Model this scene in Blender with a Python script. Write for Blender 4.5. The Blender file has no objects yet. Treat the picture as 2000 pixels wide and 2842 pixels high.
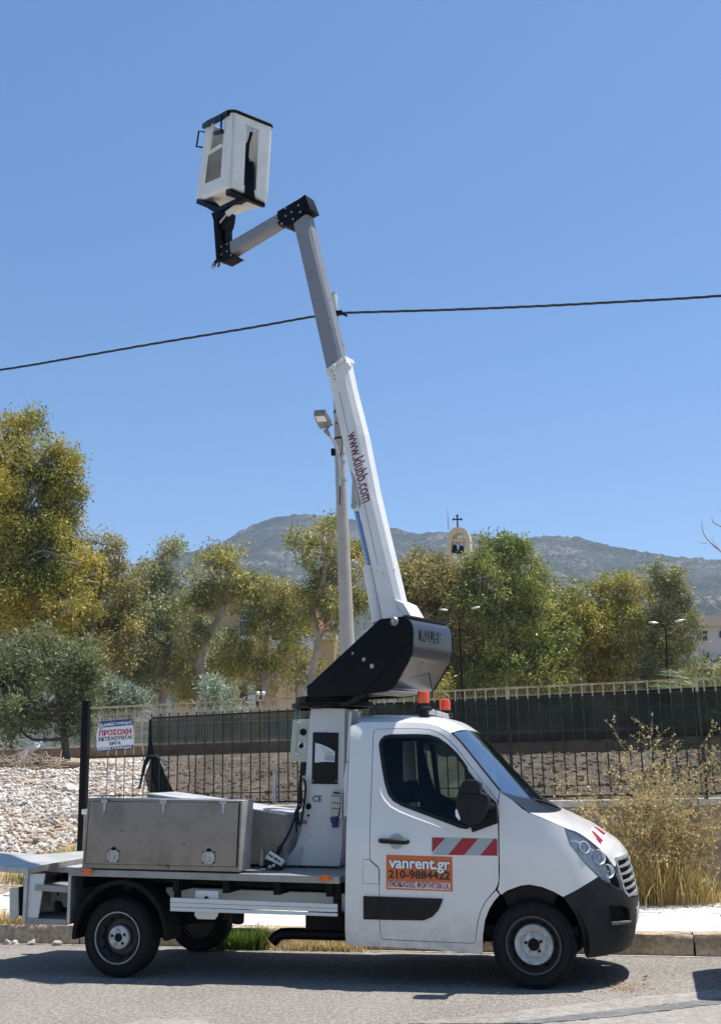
import bpy, bmesh, math, random
import numpy as np
from mathutils import Vector, Matrix, Quaternion
from mathutils.geometry import delaunay_2d_cdt
rad = math.radians
random.seed(7); RNG = np.random.default_rng(7)
scn = bpy.context.scene
COL = scn.collection

# ------------------------------------------------------------------ camera
PW, PH, FOC = 2000.0, 2842.0, 2970.0            # photograph size, focal length in its pixels
CAM = np.array([1.127, -10.225, 1.7355]); YAW, PIT, ROL = -.2627, .2373, -.0244
_fw = np.array([math.sin(YAW)*math.cos(PIT), math.cos(YAW)*math.cos(PIT), math.sin(PIT)])
_rt = np.array([math.cos(YAW), -math.sin(YAW), 0.]); _up = np.cross(_rt, _fw)
_R = _rt*math.cos(ROL)+_up*math.sin(ROL); _U = -_rt*math.sin(ROL)+_up*math.cos(ROL)
cd = bpy.data.cameras.new('camera'); cam = bpy.data.objects.new('camera', cd); COL.objects.link(cam)
cd.sensor_fit = 'VERTICAL'; cd.sensor_height = 36.0; cd.lens = 36.0*FOC/PH; cd.clip_start = .1; cd.clip_end = 8000
cam.matrix_world = Matrix(((_R[0], _U[0], -_fw[0], CAM[0]), (_R[1], _U[1], -_fw[1], CAM[1]), (_R[2], _U[2], -_fw[2], CAM[2]), (0, 0, 0, 1)))
scn.camera = cam

# ------------------------------------------------------------------ light
SX, SY = .25, .165                                # sun offset per unit of height (from the right and from behind)
SUN = Vector((SX, SY, 1)).normalized()
world = bpy.data.worlds.new('World'); scn.world = world; world.use_nodes = True
nt = world.node_tree; nt.nodes.clear()
sky = nt.nodes.new('ShaderNodeTexSky'); sky.sky_type = 'NISHITA'; sky.sun_disc = False
sky.sun_elevation = math.asin(SUN.z); sky.sun_rotation = math.atan2(SX, SY)
sky.altitude = 0; sky.air_density = 1.0; sky.dust_density = .35; sky.ozone_density = 2.0
bg = nt.nodes.new('ShaderNodeBackground'); bg.inputs[1].default_value = .105
wo = nt.nodes.new('ShaderNodeOutputWorld')
hs = nt.nodes.new('ShaderNodeHueSaturation'); hs.inputs['Saturation'].default_value = 1.17; nt.links.new(sky.outputs[0], hs.inputs['Color']); nt.links.new(hs.outputs[0], bg.inputs[0]); nt.links.new(bg.outputs[0], wo.inputs[0])
sd = bpy.data.lights.new('sun', 'SUN'); sd.energy = 5.0; sd.angle = rad(.53); sd.color = (1, .955, .88)
sun = bpy.data.objects.new('sun', sd); COL.objects.link(sun); sun.location = (0, 0, 30)
sun.rotation_euler = SUN.to_track_quat('Z', 'Y').to_euler()
vs = scn.view_settings; vs.view_transform = 'Standard'; vs.look = 'None'; vs.exposure = .58; vs.gamma = 1; vs.use_curve_mapping = False
scn.render.engine = 'CYCLES'
cy = scn.cycles; cy.use_denoising = True; cy.max_bounces = 6; cy.diffuse_bounces = 3; cy.glossy_bounces = 3
cy.transmission_bounces = 4; cy.transparent_max_bounces = 12; cy.caustics_reflective = False; cy.caustics_refractive = False
cy.sample_clamp_indirect = 6

# ------------------------------------------------------------------ photograph pixels -> points in the place
def ray(p): return _fw+_R*((p[0]-PW/2)/FOC)-_U*((p[1]-PH/2)/FOC)
def onY(p, Y): d = ray(p); return CAM+d*((Y-CAM[1])/d[1])
def onZ(p, Z): d = ray(p); return CAM+d*((Z-CAM[2])/d[2])
def onX(p, X): d = ray(p); return CAM+d*((X-CAM[0])/d[0])
def px_of(v): d = np.array(v)-CAM; z = d@_fw; return (PW/2+FOC*(d@_R)/z, PH/2-FOC*(d@_U)/z)
def view(ox, oy, s): return lambda x, y: (ox+x/s, oy+y/s)     # an enlarged view of the photograph
q1 = view(500, 250, 4.04); q2 = view(820, 700, 3.28); q3 = view(800, 1380, 3.232); q4 = view(780, 1940, 4.414)
q5 = view(0, 2130, 2.606); q6 = view(430, 2250, 2.835); q7 = view(950, 1900, 2.87); q8 = view(1250, 2180, 2.938)
qb = view(200, 2180, 2.886); qs = view(200, 1930, 5.467); qd = view(0, 0, .808)

def slew(al, mx):                  # work in the frame of the slewed boom: the camera turned about the mast axis
    global CAM, _fw, _R, _U
    c, s = math.cos(al), math.sin(al); T = lambda v: np.array([c*v[0]-s*v[1], s*v[0]+c*v[1], v[2]]); m0 = np.array([mx, 0, 0])
    CAM = T(CAM-m0)+m0; _fw, _R, _U = T(_fw), T(_R), T(_U)
def unslew(objs, al, mx, org):     # turn what was built back into the place
    M = Matrix.Translation(Vector((mx-org[0], -org[1], 0))) @ Matrix.Rotation(-al, 4, 'Z') @ Matrix.Translation(Vector((org[0]-mx, org[1], 0)))
    for o in objs:
        if o.type == 'MESH': o.data.transform(M)

# ------------------------------------------------------------------ materials
MATS = {}
class NT:
    def __init__(s, name):
        s.m = bpy.data.materials.new(name); s.m.use_nodes = True; s.t = s.m.node_tree; s.t.nodes.clear()
        s.out = s.t.nodes.new('ShaderNodeOutputMaterial'); MATS[name] = s.m
    def n(s, typ, **kw):
        o = s.t.nodes.new(typ)
        for k, v in kw.items(): setattr(o, k, v)
        return o
    def l(s, a, b): s.t.links.new(a, b)
    def coord(s, scale=1.0, world=True):
        g = s.n('ShaderNodeNewGeometry'); return g.outputs['Position']
    def noise(s, scale, detail=4, rough=.55, vec=None, dist=0):
        n = s.n('ShaderNodeTexNoise'); n.inputs['Scale'].default_value = scale; n.inputs['Detail'].default_value = detail
        n.inputs['Roughness'].default_value = rough; n.inputs['Distortion'].default_value = dist
        s.l(vec if vec is not None else s.coord(), n.inputs['Vector']); return n.outputs['Fac']
    def ramp(s, fac, stops):
        r = s.n('ShaderNodeValToRGB'); e = r.color_ramp.elements
        while len(e) < len(stops): e.new(.5)
        for k, (p, c) in enumerate(stops):
            e[k].position = p; e[k].color = (c[0], c[1], c[2], 1) if not isinstance(c, (int, float)) else (c, c, c, 1)
        s.l(fac, r.inputs[0]); return r.outputs[0]
    def mix(s, fac, a, b, mode='MIX'):
        m = s.n('ShaderNodeMix', data_type='RGBA', blend_type=mode)
        for i, v in ((0, fac), (6, a), (7, b)):
            if isinstance(v, (int, float)): m.inputs[i].default_value = v
            elif isinstance(v, tuple): m.inputs[i].default_value = (*v, 1)
            else: s.l(v, m.inputs[i])
        return m.outputs[2]
    def math(s, op, a, b=0.0):
        m = s.n('ShaderNodeMath', operation=op)
        for i, v in ((0, a), (1, b)):
            if isinstance(v, (int, float)): m.inputs[i].default_value = v
            else: s.l(v, m.inputs[i])
        return m.outputs[0]
    def bsdf(s, col, rough=.5, metal=0., spec=.5, coat=0., bump=None, bdist=.01, bstr=1., **kw):
        b = s.n('ShaderNodeBsdfPrincipled')
        for k, v in (('Base Color', col), ('Roughness', rough), ('Metallic', metal), ('Specular IOR Level', spec), ('Coat Weight', coat)):
            if isinstance(v, (int, float)): b.inputs[k].default_value = v
            elif isinstance(v, tuple): b.inputs[k].default_value = (*v, 1)
            else: s.l(v, b.inputs[k])
        b.inputs['Coat Roughness'].default_value = .06
        for k, v in kw.items(): b.inputs[k].default_value = v
        if bump is not None:
            u = s.n('ShaderNodeBump'); u.inputs['Distance'].default_value = bdist; u.inputs['Strength'].default_value = bstr
            s.l(bump, u.inputs['Height']); s.l(u.outputs[0], b.inputs['Normal'])
        s.l(b.outputs[0], s.out.inputs[0]); return b
def plain(name, col, rough=.5, metal=0., coat=0., wear=.12, scale=6., bump=0.):
    m = NT(name); f = m.noise(scale, 5)
    d = tuple(c*(1-wear) for c in col); h = tuple(min(1, c*(1+wear*.6)) for c in col)
    c = m.ramp(f, [(.3, d), (.7, h)])
    r = m.ramp(m.noise(scale*2.3, 3), [(.3, max(.02, rough-.08)), (.7, min(1, rough+.08))])
    m.bsdf(c, r, metal, coat=coat, bump=m.noise(scale*12, 3) if bump else None, bdist=bump)
    return m.m
plain('white_paint', (.72, .705, .685), .34, coat=.6, wear=.03, scale=3)
plain('boom_white', (.70, .69, .67), .42, wear=.06, scale=5)
plain('bucket_white', (.74, .74, .70), .45, wear=.10, scale=7)
plain('mast_white', (.62, .61, .60), .4, wear=.05, scale=4)
plain('rail_white', (.62, .63, .62), .45, wear=.08, scale=5)
plain('black_plastic', (.022, .022, .025), .5, wear=.25, scale=12, bump=.0006)
plain('bumper_plastic', (.030, .031, .036), .55, wear=.2, scale=9, bump=.0004)
plain('black_metal', (.012, .012, .014), .42, wear=.25, scale=8)
plain('satin_black', (.016, .016, .019), .38, wear=.2, scale=8)
plain('chassis_black', (.012, .012, .012), .7, wear=.3, scale=8)
plain('rubber', (.018, .018, .018), .8, wear=.3, scale=14, bump=.001)
plain('steel_rim', (.30, .30, .30), .5, .3, wear=.35, scale=22)
plain('rim_black', (.02, .02, .02), .5, wear=.3, scale=22)
plain('grey_hub', (.46, .46, .46), .55, .15, wear=.3, scale=30)
plain('chrome', (.8, .8, .82), .12, 1., wear=.02)
plain('steel_grey', (.42, .42, .43), .4, .7, wear=.2, scale=12)
plain('arm_grey', (.50, .51, .53), .42, .15, wear=.12, scale=9)
plain('red_film', (.34, .006, .012), .35, wear=.08)
plain('grey_film', (.36, .39, .42), .35, wear=.06)
plain('orange_sign', (.62, .13, .022), .45, wear=.06)
plain('white_print', (.82, .82, .82), .5, wear=.02)
plain('pink_print', (.72, .58, .62), .5, wear=.03)
plain('black_print', (.02, .018, .02), .5, wear=.02)
plain('maroon_print', (.15, .012, .035), .5, wear=.05)
plain('blue_print', (.012, .035, .16), .5, wear=.05)
plain('red_print', (.50, .02, .035), .5, wear=.05)
plain('sign_white', (.70, .71, .74), .5, wear=.03)
plain('amber', (.75, .13, .01), .3, wear=.08)
plain('beige_plastic', (.48, .48, .42), .5, wear=.06)
plain('seat_fabric', (.02, .02, .022), .9, wear=.2)
plain('brown_label', (.30, .20, .17), .6)
plain('blue_plastic', (.03, .045, .18), .45)
plain('pole_concrete', (.42, .385, .34), .9, wear=.14, scale=5, bump=.003)
plain('galvanised', (.45, .46, .46), .5, .5, wear=.15, scale=14)
plain('lamp_body', (.20, .205, .21), .5, .2, wear=.1)
plain('cable_black', (.010, .010, .014), .55, wear=.2)
plain('cap_green', (.42, .50, .47), .6, wear=.1)
m = NT('beacon_orange'); m.bsdf((.85, .085, .006), .22, coat=.4, **{'Transmission Weight': .15})
m = NT('glass_window')
t = m.n('ShaderNodeBsdfTransparent'); t.inputs[0].default_value = (.74, .80, .77, 1)
g = m.n('ShaderNodeBsdfGlossy'); g.inputs['Roughness'].default_value = .02; g.inputs['Color'].default_value = (.9, .95, 1, 1)
fr = m.n('ShaderNodeFresnel'); fr.inputs[0].default_value = 1.22
mx = m.n('ShaderNodeMixShader'); m.l(fr.outputs[0], mx.inputs[0]); m.l(t.outputs[0], mx.inputs[1]); m.l(g.outputs[0], mx.inputs[2]); m.l(mx.outputs[0], m.out.inputs[0])
m = NT('windscreen_glass')
t = m.n('ShaderNodeBsdfTransparent'); t.inputs[0].default_value = (.30, .40, .46, 1)
g = m.n('ShaderNodeBsdfGlossy'); g.inputs['Roughness'].default_value = .03; g.inputs['Color'].default_value = (.85, .92, 1, 1)
fr = m.n('ShaderNodeFresnel'); fr.inputs[0].default_value = 2.1
mx = m.n('ShaderNodeMixShader'); m.l(m.math('MAXIMUM', fr.outputs[0], .46), mx.inputs[0]); m.l(t.outputs[0], mx.inputs[1]); m.l(g.outputs[0], mx.inputs[2]); m.l(mx.outputs[0], m.out.inputs[0])
m = NT('lens_clear')
t = m.n('ShaderNodeBsdfTransparent'); t.inputs[0].default_value = (.9, .92, .94, 1)
g = m.n('ShaderNodeBsdfGlossy'); g.inputs['Roughness'].default_value = .04
fr = m.n('ShaderNodeFresnel'); fr.inputs[0].default_value = 1.25
mx = m.n('ShaderNodeMixShader'); m.l(fr.outputs[0], mx.inputs[0]); m.l(t.outputs[0], mx.inputs[1]); m.l(g.outputs[0], mx.inputs[2]); m.l(mx.outputs[0], m.out.inputs[0])
def tread_plate(name, col, metal):
    # worn aluminium tread plate: lozenge relief from two crossed wave patterns
    m = NT(name); pos = m.coord(); sep = m.n('ShaderNodeSeparateXYZ'); m.l(pos, sep.inputs[0])
    s = m.math('ADD', sep.outputs[0], sep.outputs[1])
    a = m.math('SINE', m.math('MULTIPLY', m.math('ADD', s, sep.outputs[2]), 150.)); b = m.math('SINE', m.math('MULTIPLY', m.math('SUBTRACT', s, sep.outputs[2]), 150.))
    h = m.math('MAXIMUM', a, b)
    dirt = m.noise(5, 6); c = m.ramp(dirt, [(.25, tuple(v*.7 for v in col)), (.55, col), (.8, tuple(v*1.15 for v in col))])
    m.bsdf(c, .48, metal, bump=h, bdist=.0035, bstr=.6); return m.m
tread_plate('tread_plate', (.33, .315, .295), .25)
tread_plate('box_tread', (.50, .49, .47), .3)
def sheet_alu(name, col):
    m = NT(name); dirt = m.noise(3.2, 7, .65); fine = m.noise(60, 3)
    c = m.ramp(dirt, [(.22, tuple(v*.55 for v in col)), (.5, col), (.8, tuple(v*1.2 for v in col))])
    st = m.ramp(m.noise(11, 4), [(.66, 1.), (.72, .42)])
    pos = m.coord(); sep = m.n('ShaderNodeSeparateXYZ'); m.l(pos, sep.inputs[0]); s_ = m.math('ADD', sep.outputs[0], sep.outputs[1])
    h_ = m.math('MAXIMUM', m.math('SINE', m.math('MULTIPLY', m.math('ADD', s_, sep.outputs[2]), 130.)), m.math('SINE', m.math('MULTIPLY', m.math('SUBTRACT', s_, sep.outputs[2]), 130.)))
    m.bsdf(m.mix(1., c, st, 'MULTIPLY'), .5, .4, bump=h_, bdist=.003, bstr=.55); return m.m
sheet_alu('box_sheet', (.27, .232, .195))
m = NT('white_paint_dirty')      # body paint with road dust low down
sep = m.n('ShaderNodeSeparateXYZ'); m.l(m.coord(), sep.inputs[0]); low = m.ramp(sep.outputs[2], [(.33, 1.), (.62, 0.)])
f = m.math('MULTIPLY', low, m.ramp(m.noise(7, 6, .7), [(.35, .05), (.7, .75)])); f2 = m.ramp(m.noise(2.2, 6, .7), [(.55, 0.), (.85, .12)])
m.bsdf(m.mix(m.math('MAXIMUM', f, f2), m.ramp(m.noise(3, 4), [(.3, (.70, .685, .665)), (.7, (.73, .715, .695))]), (.34, .29, .23)), m.ramp(m.noise(5, 3), [(.3, .26), (.7, .42)]), coat=.6)
m = NT('boom_dirty')      # white boom with worn greasy smears near its foot
c0 = (.72, .72, .71); sep = m.n('ShaderNodeSeparateXYZ'); m.l(m.coord(), sep.inputs[0])
z = m.ramp(m.math('DIVIDE', sep.outputs[2], 10.), [(.36, .62), (.46, .44)])
f = m.ramp(m.math('ADD', m.noise(6, 6, .75), m.math('MULTIPLY', z, .35)), [(.83, 0.), (.88, .8)])
m.bsdf(m.mix(f, m.ramp(m.noise(5, 5), [(.3, (.66, .66, .65)), (.7, (.75, .75, .74))]), (.16, .155, .15)), .45)
m = NT('arm_dirty'); f = m.ramp(m.noise(14, 5, .7), [(.60, 0.), (.66, 1.)])
m.bsdf(m.mix(f, (.23, .235, .255), (.09, .09, .10)), .42, .1)

for nm, sp_, ds in (('black_plastic', .22, .6), ('bumper_plastic', .25, .55), ('black_metal', .12, .4), ('satin_black', .2, .5), ('chassis_black', .15, .6), ('rubber', .2, .7), ('seat_fabric', .1, .8)):
    for n_ in MATS[nm].node_tree.nodes:
        if n_.type == 'BSDF_PRINCIPLED': n_.inputs['Specular IOR Level'].default_value = sp_
        if n_.type == 'VALTORGB' and max(n_.color_ramp.elements[0].color[:3]) < .06:
            for e_ in n_.color_ramp.elements: e_.color = [c_*ds for c_ in e_.color[:3]]+[1]
# ------------------------------------------------------------------ mesh building
def obj(name, V, Fc, mat, parent=None, smooth=False, off=None, kind=None, solid=None, bevel=0., sharp=40):
    me = bpy.data.meshes.new(name)
    V = [tuple(map(float, v)) for v in V]
    if parent is not None:
        o3 = ORG.get(parent.name, (0, 0, 0)); V = [(x-o3[0], y-o3[1], z-o3[2]) for x, y, z in V]
    me.from_pydata(V, [], Fc); me.validate(clean_customdata=False)
    if bevel:
        bm = bmesh.new(); bm.from_mesh(me); bmesh.ops.remove_doubles(bm, verts=bm.verts, dist=1e-5)
        ed = [e for e in bm.edges if len(e.link_faces) == 2 and e.calc_face_angle(0) > rad(25)]
        bmesh.ops.bevel(bm, geom=ed, offset=bevel, segments=2, profile=.7, affect='EDGES', clamp_overlap=True)
        bm.to_mesh(me); bm.free()
    if smooth or bevel:
        me.polygons.foreach_set('use_smooth', [True]*len(me.polygons))
        try: me.set_sharp_from_angle(angle=rad(sharp))
        except Exception: pass
    for mm in (mat if isinstance(mat, (list, tuple)) else [mat]): me.materials.append(MATS[mm] if isinstance(mm, str) else mm)
    o = bpy.data.objects.new(name, me); COL.objects.link(o)
    if parent is not None:
        o.parent = parent; ORG[o.name] = ORG.get(parent.name, (0, 0, 0))
    if kind: o['kind'] = kind
    return o
ORG = {}
def thing(name, label, cat, loc=(0, 0, 0), group=None):
    o = bpy.data.objects.new(name, None); COL.objects.link(o); o.location = [float(v) for v in loc]; o.empty_display_size = .3
    ORG[o.name] = tuple(float(v) for v in loc); o['label'] = label; o['category'] = cat
    if group: o['group'] = group
    return o
def tag(o, label, cat, group=None):
    o['label'] = label; o['category'] = cat
    if group: o['group'] = group
    return o
def fixn(o):                      # make normals point outwards
    bm = bmesh.new(); bm.from_mesh(o.data); bmesh.ops.recalc_face_normals(bm, faces=bm.faces); bm.to_mesh(o.data); bm.free(); return o
class MB:
    def __init__(s): s.V = []; s.F = []
    def add(s, V, F):
        k = len(s.V); s.V += [tuple(map(float, v)) for v in V]; s.F += [tuple(i+k for i in f) for f in F]; return s
    def box(s, lo, hi, M=None):
        V = [Vector((x, y, z)) for x in (lo[0], hi[0]) for y in (lo[1], hi[1]) for z in (lo[2], hi[2])]
        if M is not None: V = [M @ v for v in V]
        return s.add(V, [(0, 1, 3, 2), (4, 6, 7, 5), (0, 4, 5, 1), (2, 3, 7, 6), (0, 2, 6, 4), (1, 5, 7, 3)])
    def hexa(s, b, t):            # bottom quad, top quad
        return s.add(list(b)+list(t), [(3, 2, 1, 0), (4, 5, 6, 7), (0, 1, 5, 4), (1, 2, 6, 5), (2, 3, 7, 6), (3, 0, 4, 7)])
    def prism(s, P, d):           # polygon P (3d) swept by d
        n = len(P); d = np.array(d, float); P = [np.array(p, float) for p in P]; Q = [p+d for p in P]
        return s.add(P+Q, [tuple(range(n))[::-1], tuple(range(n, 2*n))]+[(i, (i+1) % n, n+(i+1) % n, n+i) for i in range(n)])
    def prism_px(s, pts, Y0, Y1):
        P = [onY(p, Y0) for p in pts]; return s.prism(P, (0, Y1-Y0, 0))
    def loft(s, rings, closed=True, caps=True):
        n = len(rings[0]); V = [p for r in rings for p in r]; F = []
        for i in range(len(rings)-1):
            for j in range(n if closed else n-1):
                a, b = i*n+j, i*n+(j+1) % n; F.append((a, b, b+n, a+n))
        if caps and closed: F.append(tuple(range(n))[::-1]); F.append(tuple(range((len(rings)-1)*n, len(rings)*n)))
        return s.add(V, F)
    def tube(s, path, r, n=8, caps=True):
        path = [Vector(p) for p in path]; rr = r if isinstance(r, (list, tuple)) else [r]*len(path); rings = []; ref = None
        for i, p in enumerate(path):
            t = (path[min(i+1, len(path)-1)]-path[max(i-1, 0)]).normalized()
            if ref is None: ref = Vector((0, 0, 1)) if abs(t.z) < .9 else Vector((1, 0, 0))
            u = (ref-t*ref.dot(t)).normalized(); v = t.cross(u); ref = u
            rings.append([p+(u*math.cos(a)+v*math.sin(a))*rr[i] for a in (2*math.pi*k/n for k in range(n))])
        return s.loft(rings, True, caps)
    def lathe(s, prof, c, axis, n=24):      # prof: (radius, along) pairs
        a = Vector(axis).normalized(); u = a.orthogonal().normalized(); v = a.cross(u); c = Vector(c); rings = []
        for r, h in prof: rings.append([c+a*h+(u*math.cos(t)+v*math.sin(t))*r for t in (2*math.pi*k/n for k in range(n))])
        return s.loft(rings, True, False)
    def bar(s, a, b, w, h=None, up=(0, 0, 1)):
        a, b = Vector(a), Vector(b); h = h or w; t = (b-a).normalized(); u = Vector(up)
        if abs(t.dot(u)) > .98: u = Vector((1, 0, 0))
        x = t.cross(u).normalized(); y = x.cross(t)
        q = [(-1, -1), (1, -1), (1, 1), (-1, 1)]
        return s.hexa([a+x*w/2*i+y*h/2*j for i, j in q], [b+x*w/2*i+y*h/2*j for i, j in q])
    def build(s, name, mat, parent=None, smooth=False, bevel=0., **kw):
        return fixn(obj(name, s.V, s.F, mat, parent, smooth, bevel=bevel, **kw))
def text_mesh(body, size, M, mat, name, parent, depth=.0015, bold=0., align='CENTER', width=None, shear=0.):
    c = bpy.data.curves.new(name, 'FONT'); c.body = body; c.size = size; c.align_x = align; c.align_y = 'CENTER'; c.offset = bold; c.extrude = depth; c.shear = shear; c.resolution_u = 3
    o = bpy.data.objects.new(name, c); COL.objects.link(o)
    me = bpy.data.meshes.new_from_object(o.evaluated_get(bpy.context.evaluated_depsgraph_get()))
    V = np.array([v.co for v in me.vertices]); Fc = [tuple(p.vertices) for p in me.polygons]
    if width and len(V): V[:, 0] *= width/max(1e-6, V[:, 0].max()-V[:, 0].min()); V[:, 0] -= (V[:, 0].max()+V[:, 0].min())/2
    bpy.data.objects.remove(o); bpy.data.curves.remove(c); bpy.data.meshes.remove(me)
    V = [M @ Vector(v) for v in V]
    return obj(name, V, Fc, mat, parent)
def frame(o, x, y):               # matrix with origin o, x and y axes
    x = Vector(x).normalized(); z = x.cross(Vector(y)).normalized(); y = z.cross(x); o = Vector(o)
    return Matrix(((x.x, y.x, z.x, o.x), (x.y, y.y, z.y, o.y), (x.z, y.z, z.z, o.z), (0, 0, 0, 1)))
def inpoly(x, y, P):
    r = False; j = len(P)-1
    for i in range(len(P)):
        if (P[i][1] > y) != (P[j][1] > y) and x < (P[j][0]-P[i][0])*(y-P[i][1])/(P[j][1]-P[i][1])+P[i][0]: r = not r
        j = i
    return r
def smooth_line(P, n=4, closed=False):    # Catmull-Rom through the points
    P = [np.array(p, float) for p in P]; N = len(P); out = []
    for i in range(N if closed else N-1):
        g = (lambda k: P[k % N]) if closed else (lambda k: P[min(max(k, 0), N-1)])
        a, b, c, d = g(i-1), g(i), g(i+1), g(i+2)
        for k in range(n):
            t = k/n; out.append(.5*((2*b)+(c-a)*t+(2*a-5*b+4*c-d)*t*t+(3*b-a-3*c+d)*t**3))
    if not closed: out.append(P[-1])
    return out
# ================================================================== ground, road, kerb, pavement
def speckle(name, stops, big=.35, fine=90., rough=.9, bump=.004, blot=None, spec=.3):
    m = NT(name); c = m.ramp(m.noise(fine, 3, .7), stops)
    b = m.ramp(m.noise(big, 5, .6), [(.3, .80), (.5, 1.), (.72, 1.18)]); c = m.mix(1., c, b, 'MULTIPLY')
    md = m.ramp(m.noise(fine*.16, 4, .75), [(.32, .72), (.5, 1.), (.7, 1.25)]); c = m.mix(1., c, md, 'MULTIPLY')
    if blot: c = m.mix(m.ramp(m.noise(blot[0], 6, .65), [(blot[1], 0.), (blot[1]+.08, blot[3] if len(blot) > 3 else .8)]), c, blot[2])
    m.bsdf(c, rough, spec=spec, bump=m.noise(fine*.8, 4, .7), bdist=bump, bstr=.7); return m.m
speckle('asphalt', [(.30, (.14, .136, .13)), (.5, (.25, .243, .232)), (.68, (.38, .37, .352))], .5, 70, bump=.005, blot=(.9, .62, (.30, .285, .26), .5))
m = NT('asphalt_worn'); pos = m.coord(); c = m.ramp(m.noise(58.996, 2.412, 0.524), [(.30, (0.118, 0.108, 0.095)), (.5, (0.211, 0.194, 0.172)), (.68, (0.329, 0.304, 0.267))])
c = m.mix(1., c, m.ramp(m.noise(22, 4, .8), [(.34, .62), (.5, 1.), (.66, 1.38)]), 'MULTIPLY'); c = m.mix(1., c, m.ramp(m.noise(.55, 6, .65), [(.3, .82), (.5, 1.), (.7, 1.14)]), 'MULTIPLY')
vo = m.n('ShaderNodeTexVoronoi', feature='DISTANCE_TO_EDGE'); vo.inputs['Scale'].default_value = .75
wp = m.n('ShaderNodeVectorMath', operation='ADD'); nz = m.n('ShaderNodeTexNoise'); nz.inputs['Scale'].default_value = 2.2; nz.inputs['Detail'].default_value = 6; m.l(pos, nz.inputs['Vector']); m.l(pos, wp.inputs[0]); m.l(nz.outputs['Color'], wp.inputs[1]); m.l(wp.outputs[0], vo.inputs['Vector'])
ck = m.math('MULTIPLY', m.ramp(vo.outputs['Distance'], [(.004, 1.), (.013, 0.)]), m.ramp(m.noise(.6, 3), [(.48, 0.), (.56, .75)])); c = m.mix(ck, c, (.07, .066, .06))
oil = m.ramp(m.noise(1.6, 5, .6), [(.66, 0.), (.76, .55)]); c = m.mix(oil, c, (.10, .096, .09)); m.bsdf(c, .9, spec=.3, bump=m.noise(60, 4, .7), bdist=.005, bstr=.7)
speckle('asphalt_pale', [(.30, (0.186, 0.173, 0.153)), (.5, (0.270, 0.251, 0.224)), (.7, (0.371, 0.346, 0.307))], .6, 70)
speckle('tar_seal', [(.3, (.12, .12, .12)), (.6, (.17, .17, .168))], .8, 40, .8, .002)
speckle('kerb_stone', [(.3, (.26, .20, .14)), (.5, (.40, .32, .23)), (.7, (.52, .44, .34))], 1.6, 22, bump=.012, blot=(3.2, .6, (.15, .125, .10)))
speckle('pavement', [(.3, (.52, .49, .45)), (.6, (.64, .615, .58))], .8, 45, bump=.003, blot=(1.5, .66, (.40, .365, .32)))
speckle('concrete_pale', [(.3, (.45, .43, .40)), (.7, (.60, .58, .54))], .8, 25, bump=.004)
speckle('lot_earth', [(.3, (.20, .15, .105)), (.5, (.34, .27, .20)), (.7, (.46, .40, .33))], .5, 14, bump=.04, blot=(.8, .55, (.50, .46, .41)))
speckle('wall_render', [(.3, (.30, .24, .18)), (.7, (.38, .31, .24))], .7, 30, bump=.004, blot=(1.1, .6, (.24, .19, .145)))
speckle('wall_brown', [(.3, (.17, .125, .09)), (.7, (.27, .20, .145))], .6, 8, bump=.01)
speckle('rubble_white', [(.3, (.46, .42, .39)), (.6, (.60, .57, .53))], .6, 12, bump=.01)
speckle('rubble_tan', [(.3, (.34, .25, .17)), (.6, (.46, .36, .27))], 1.2, 12, bump=.01)
speckle('rubble_grey', [(.3, (.25, .24, .23)), (.6, (.38, .37, .36))], 1.2, 12, bump=.01)
speckle('boulder_orange', [(.3, (.36, .21, .12)), (.6, (.50, .33, .21))], 1.5, 10, bump=.02)
GX0, GX1 = -400., 400.
obj('ground', [(-1900, -70, -.30), (1900, -70, -.30), (1900, 2400, -.30), (-1900, 2400, -.30)], [(0, 1, 2, 3)], 'lot_earth', kind='structure')
KY, KH = 1.14, .140
roadz = lambda y: -.030*max(0., y+.95)       # the carriageway falls towards the gutter
obj('road', [(-60, -30, 0), (60, -30, 0), (60, -.95, 0), (-60, -.95, 0), (60, KY+.02, roadz(KY+.02)), (-60, KY+.02, roadz(KY+.02))], [(0, 1, 2, 3), (3, 2, 4, 5)], 'asphalt_worn', kind='structure')
# repaired strips in the carriageway
def sheet(name, pts, z, mat, jag=.02, n=16, seed=1):
    r = random.Random(seed); P = []
    for i in range(len(pts)):
        a, b = np.array(pts[i]), np.array(pts[(i+1) % len(pts)])
        for k in range(n): q = a+(b-a)*k/n; P.append((q[0]+r.uniform(-jag, jag), q[1]+r.uniform(-jag, jag), z))
    return obj(name, P, [tuple(range(len(P)))], mat, kind='structure')
g = lambda x, y: tuple(onZ((x, y), 0)[:2])
a1, a2, a3 = g(1380, 2842), g(1700, 2806), g(2000, 2772); b1, b2, b3 = g(1500, 2842), g(1720, 2822), g(2000, 2787)
sheet('road_patch', [g(1100, 2842), g(1400, 2812), g(1700, 2775), g(1990, 2748), (a3[0]+2, a3[1]+.2), a3, a2, a1], .004, 'asphalt_pale', .025, 20, 3)
sheet('road_seal', [a1, a2, a3, (a3[0]+3, a3[1]+.35), (b3[0]+3, b3[1]+.35), b3, b2, b1], .006, 'tar_seal', .012, 22, 4)
sheet('road_patch', [b1, b2, b3, (b3[0]+3, b3[1]+.3), (6, -6), (-.4, -6)], .003, 'asphalt_pale', .015, 20, 5)
sheet('road_patch', [g(340, 2842), g(430, 2828), g(540, 2830), g(600, 2842), (-2.3, -2.9), (-3.0, -2.9)], .004, 'asphalt_pale', .03, 8, 6)
GU = sheet('gutter', [(-40, KY-.07), (40, KY-.05), (40, KY+.02), (-40, KY+.02)], 0, 'concrete_pale', .012, 60, 7)
for v_ in GU.data.vertices: v_.co.z = roadz(v_.co.y)+.005
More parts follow.
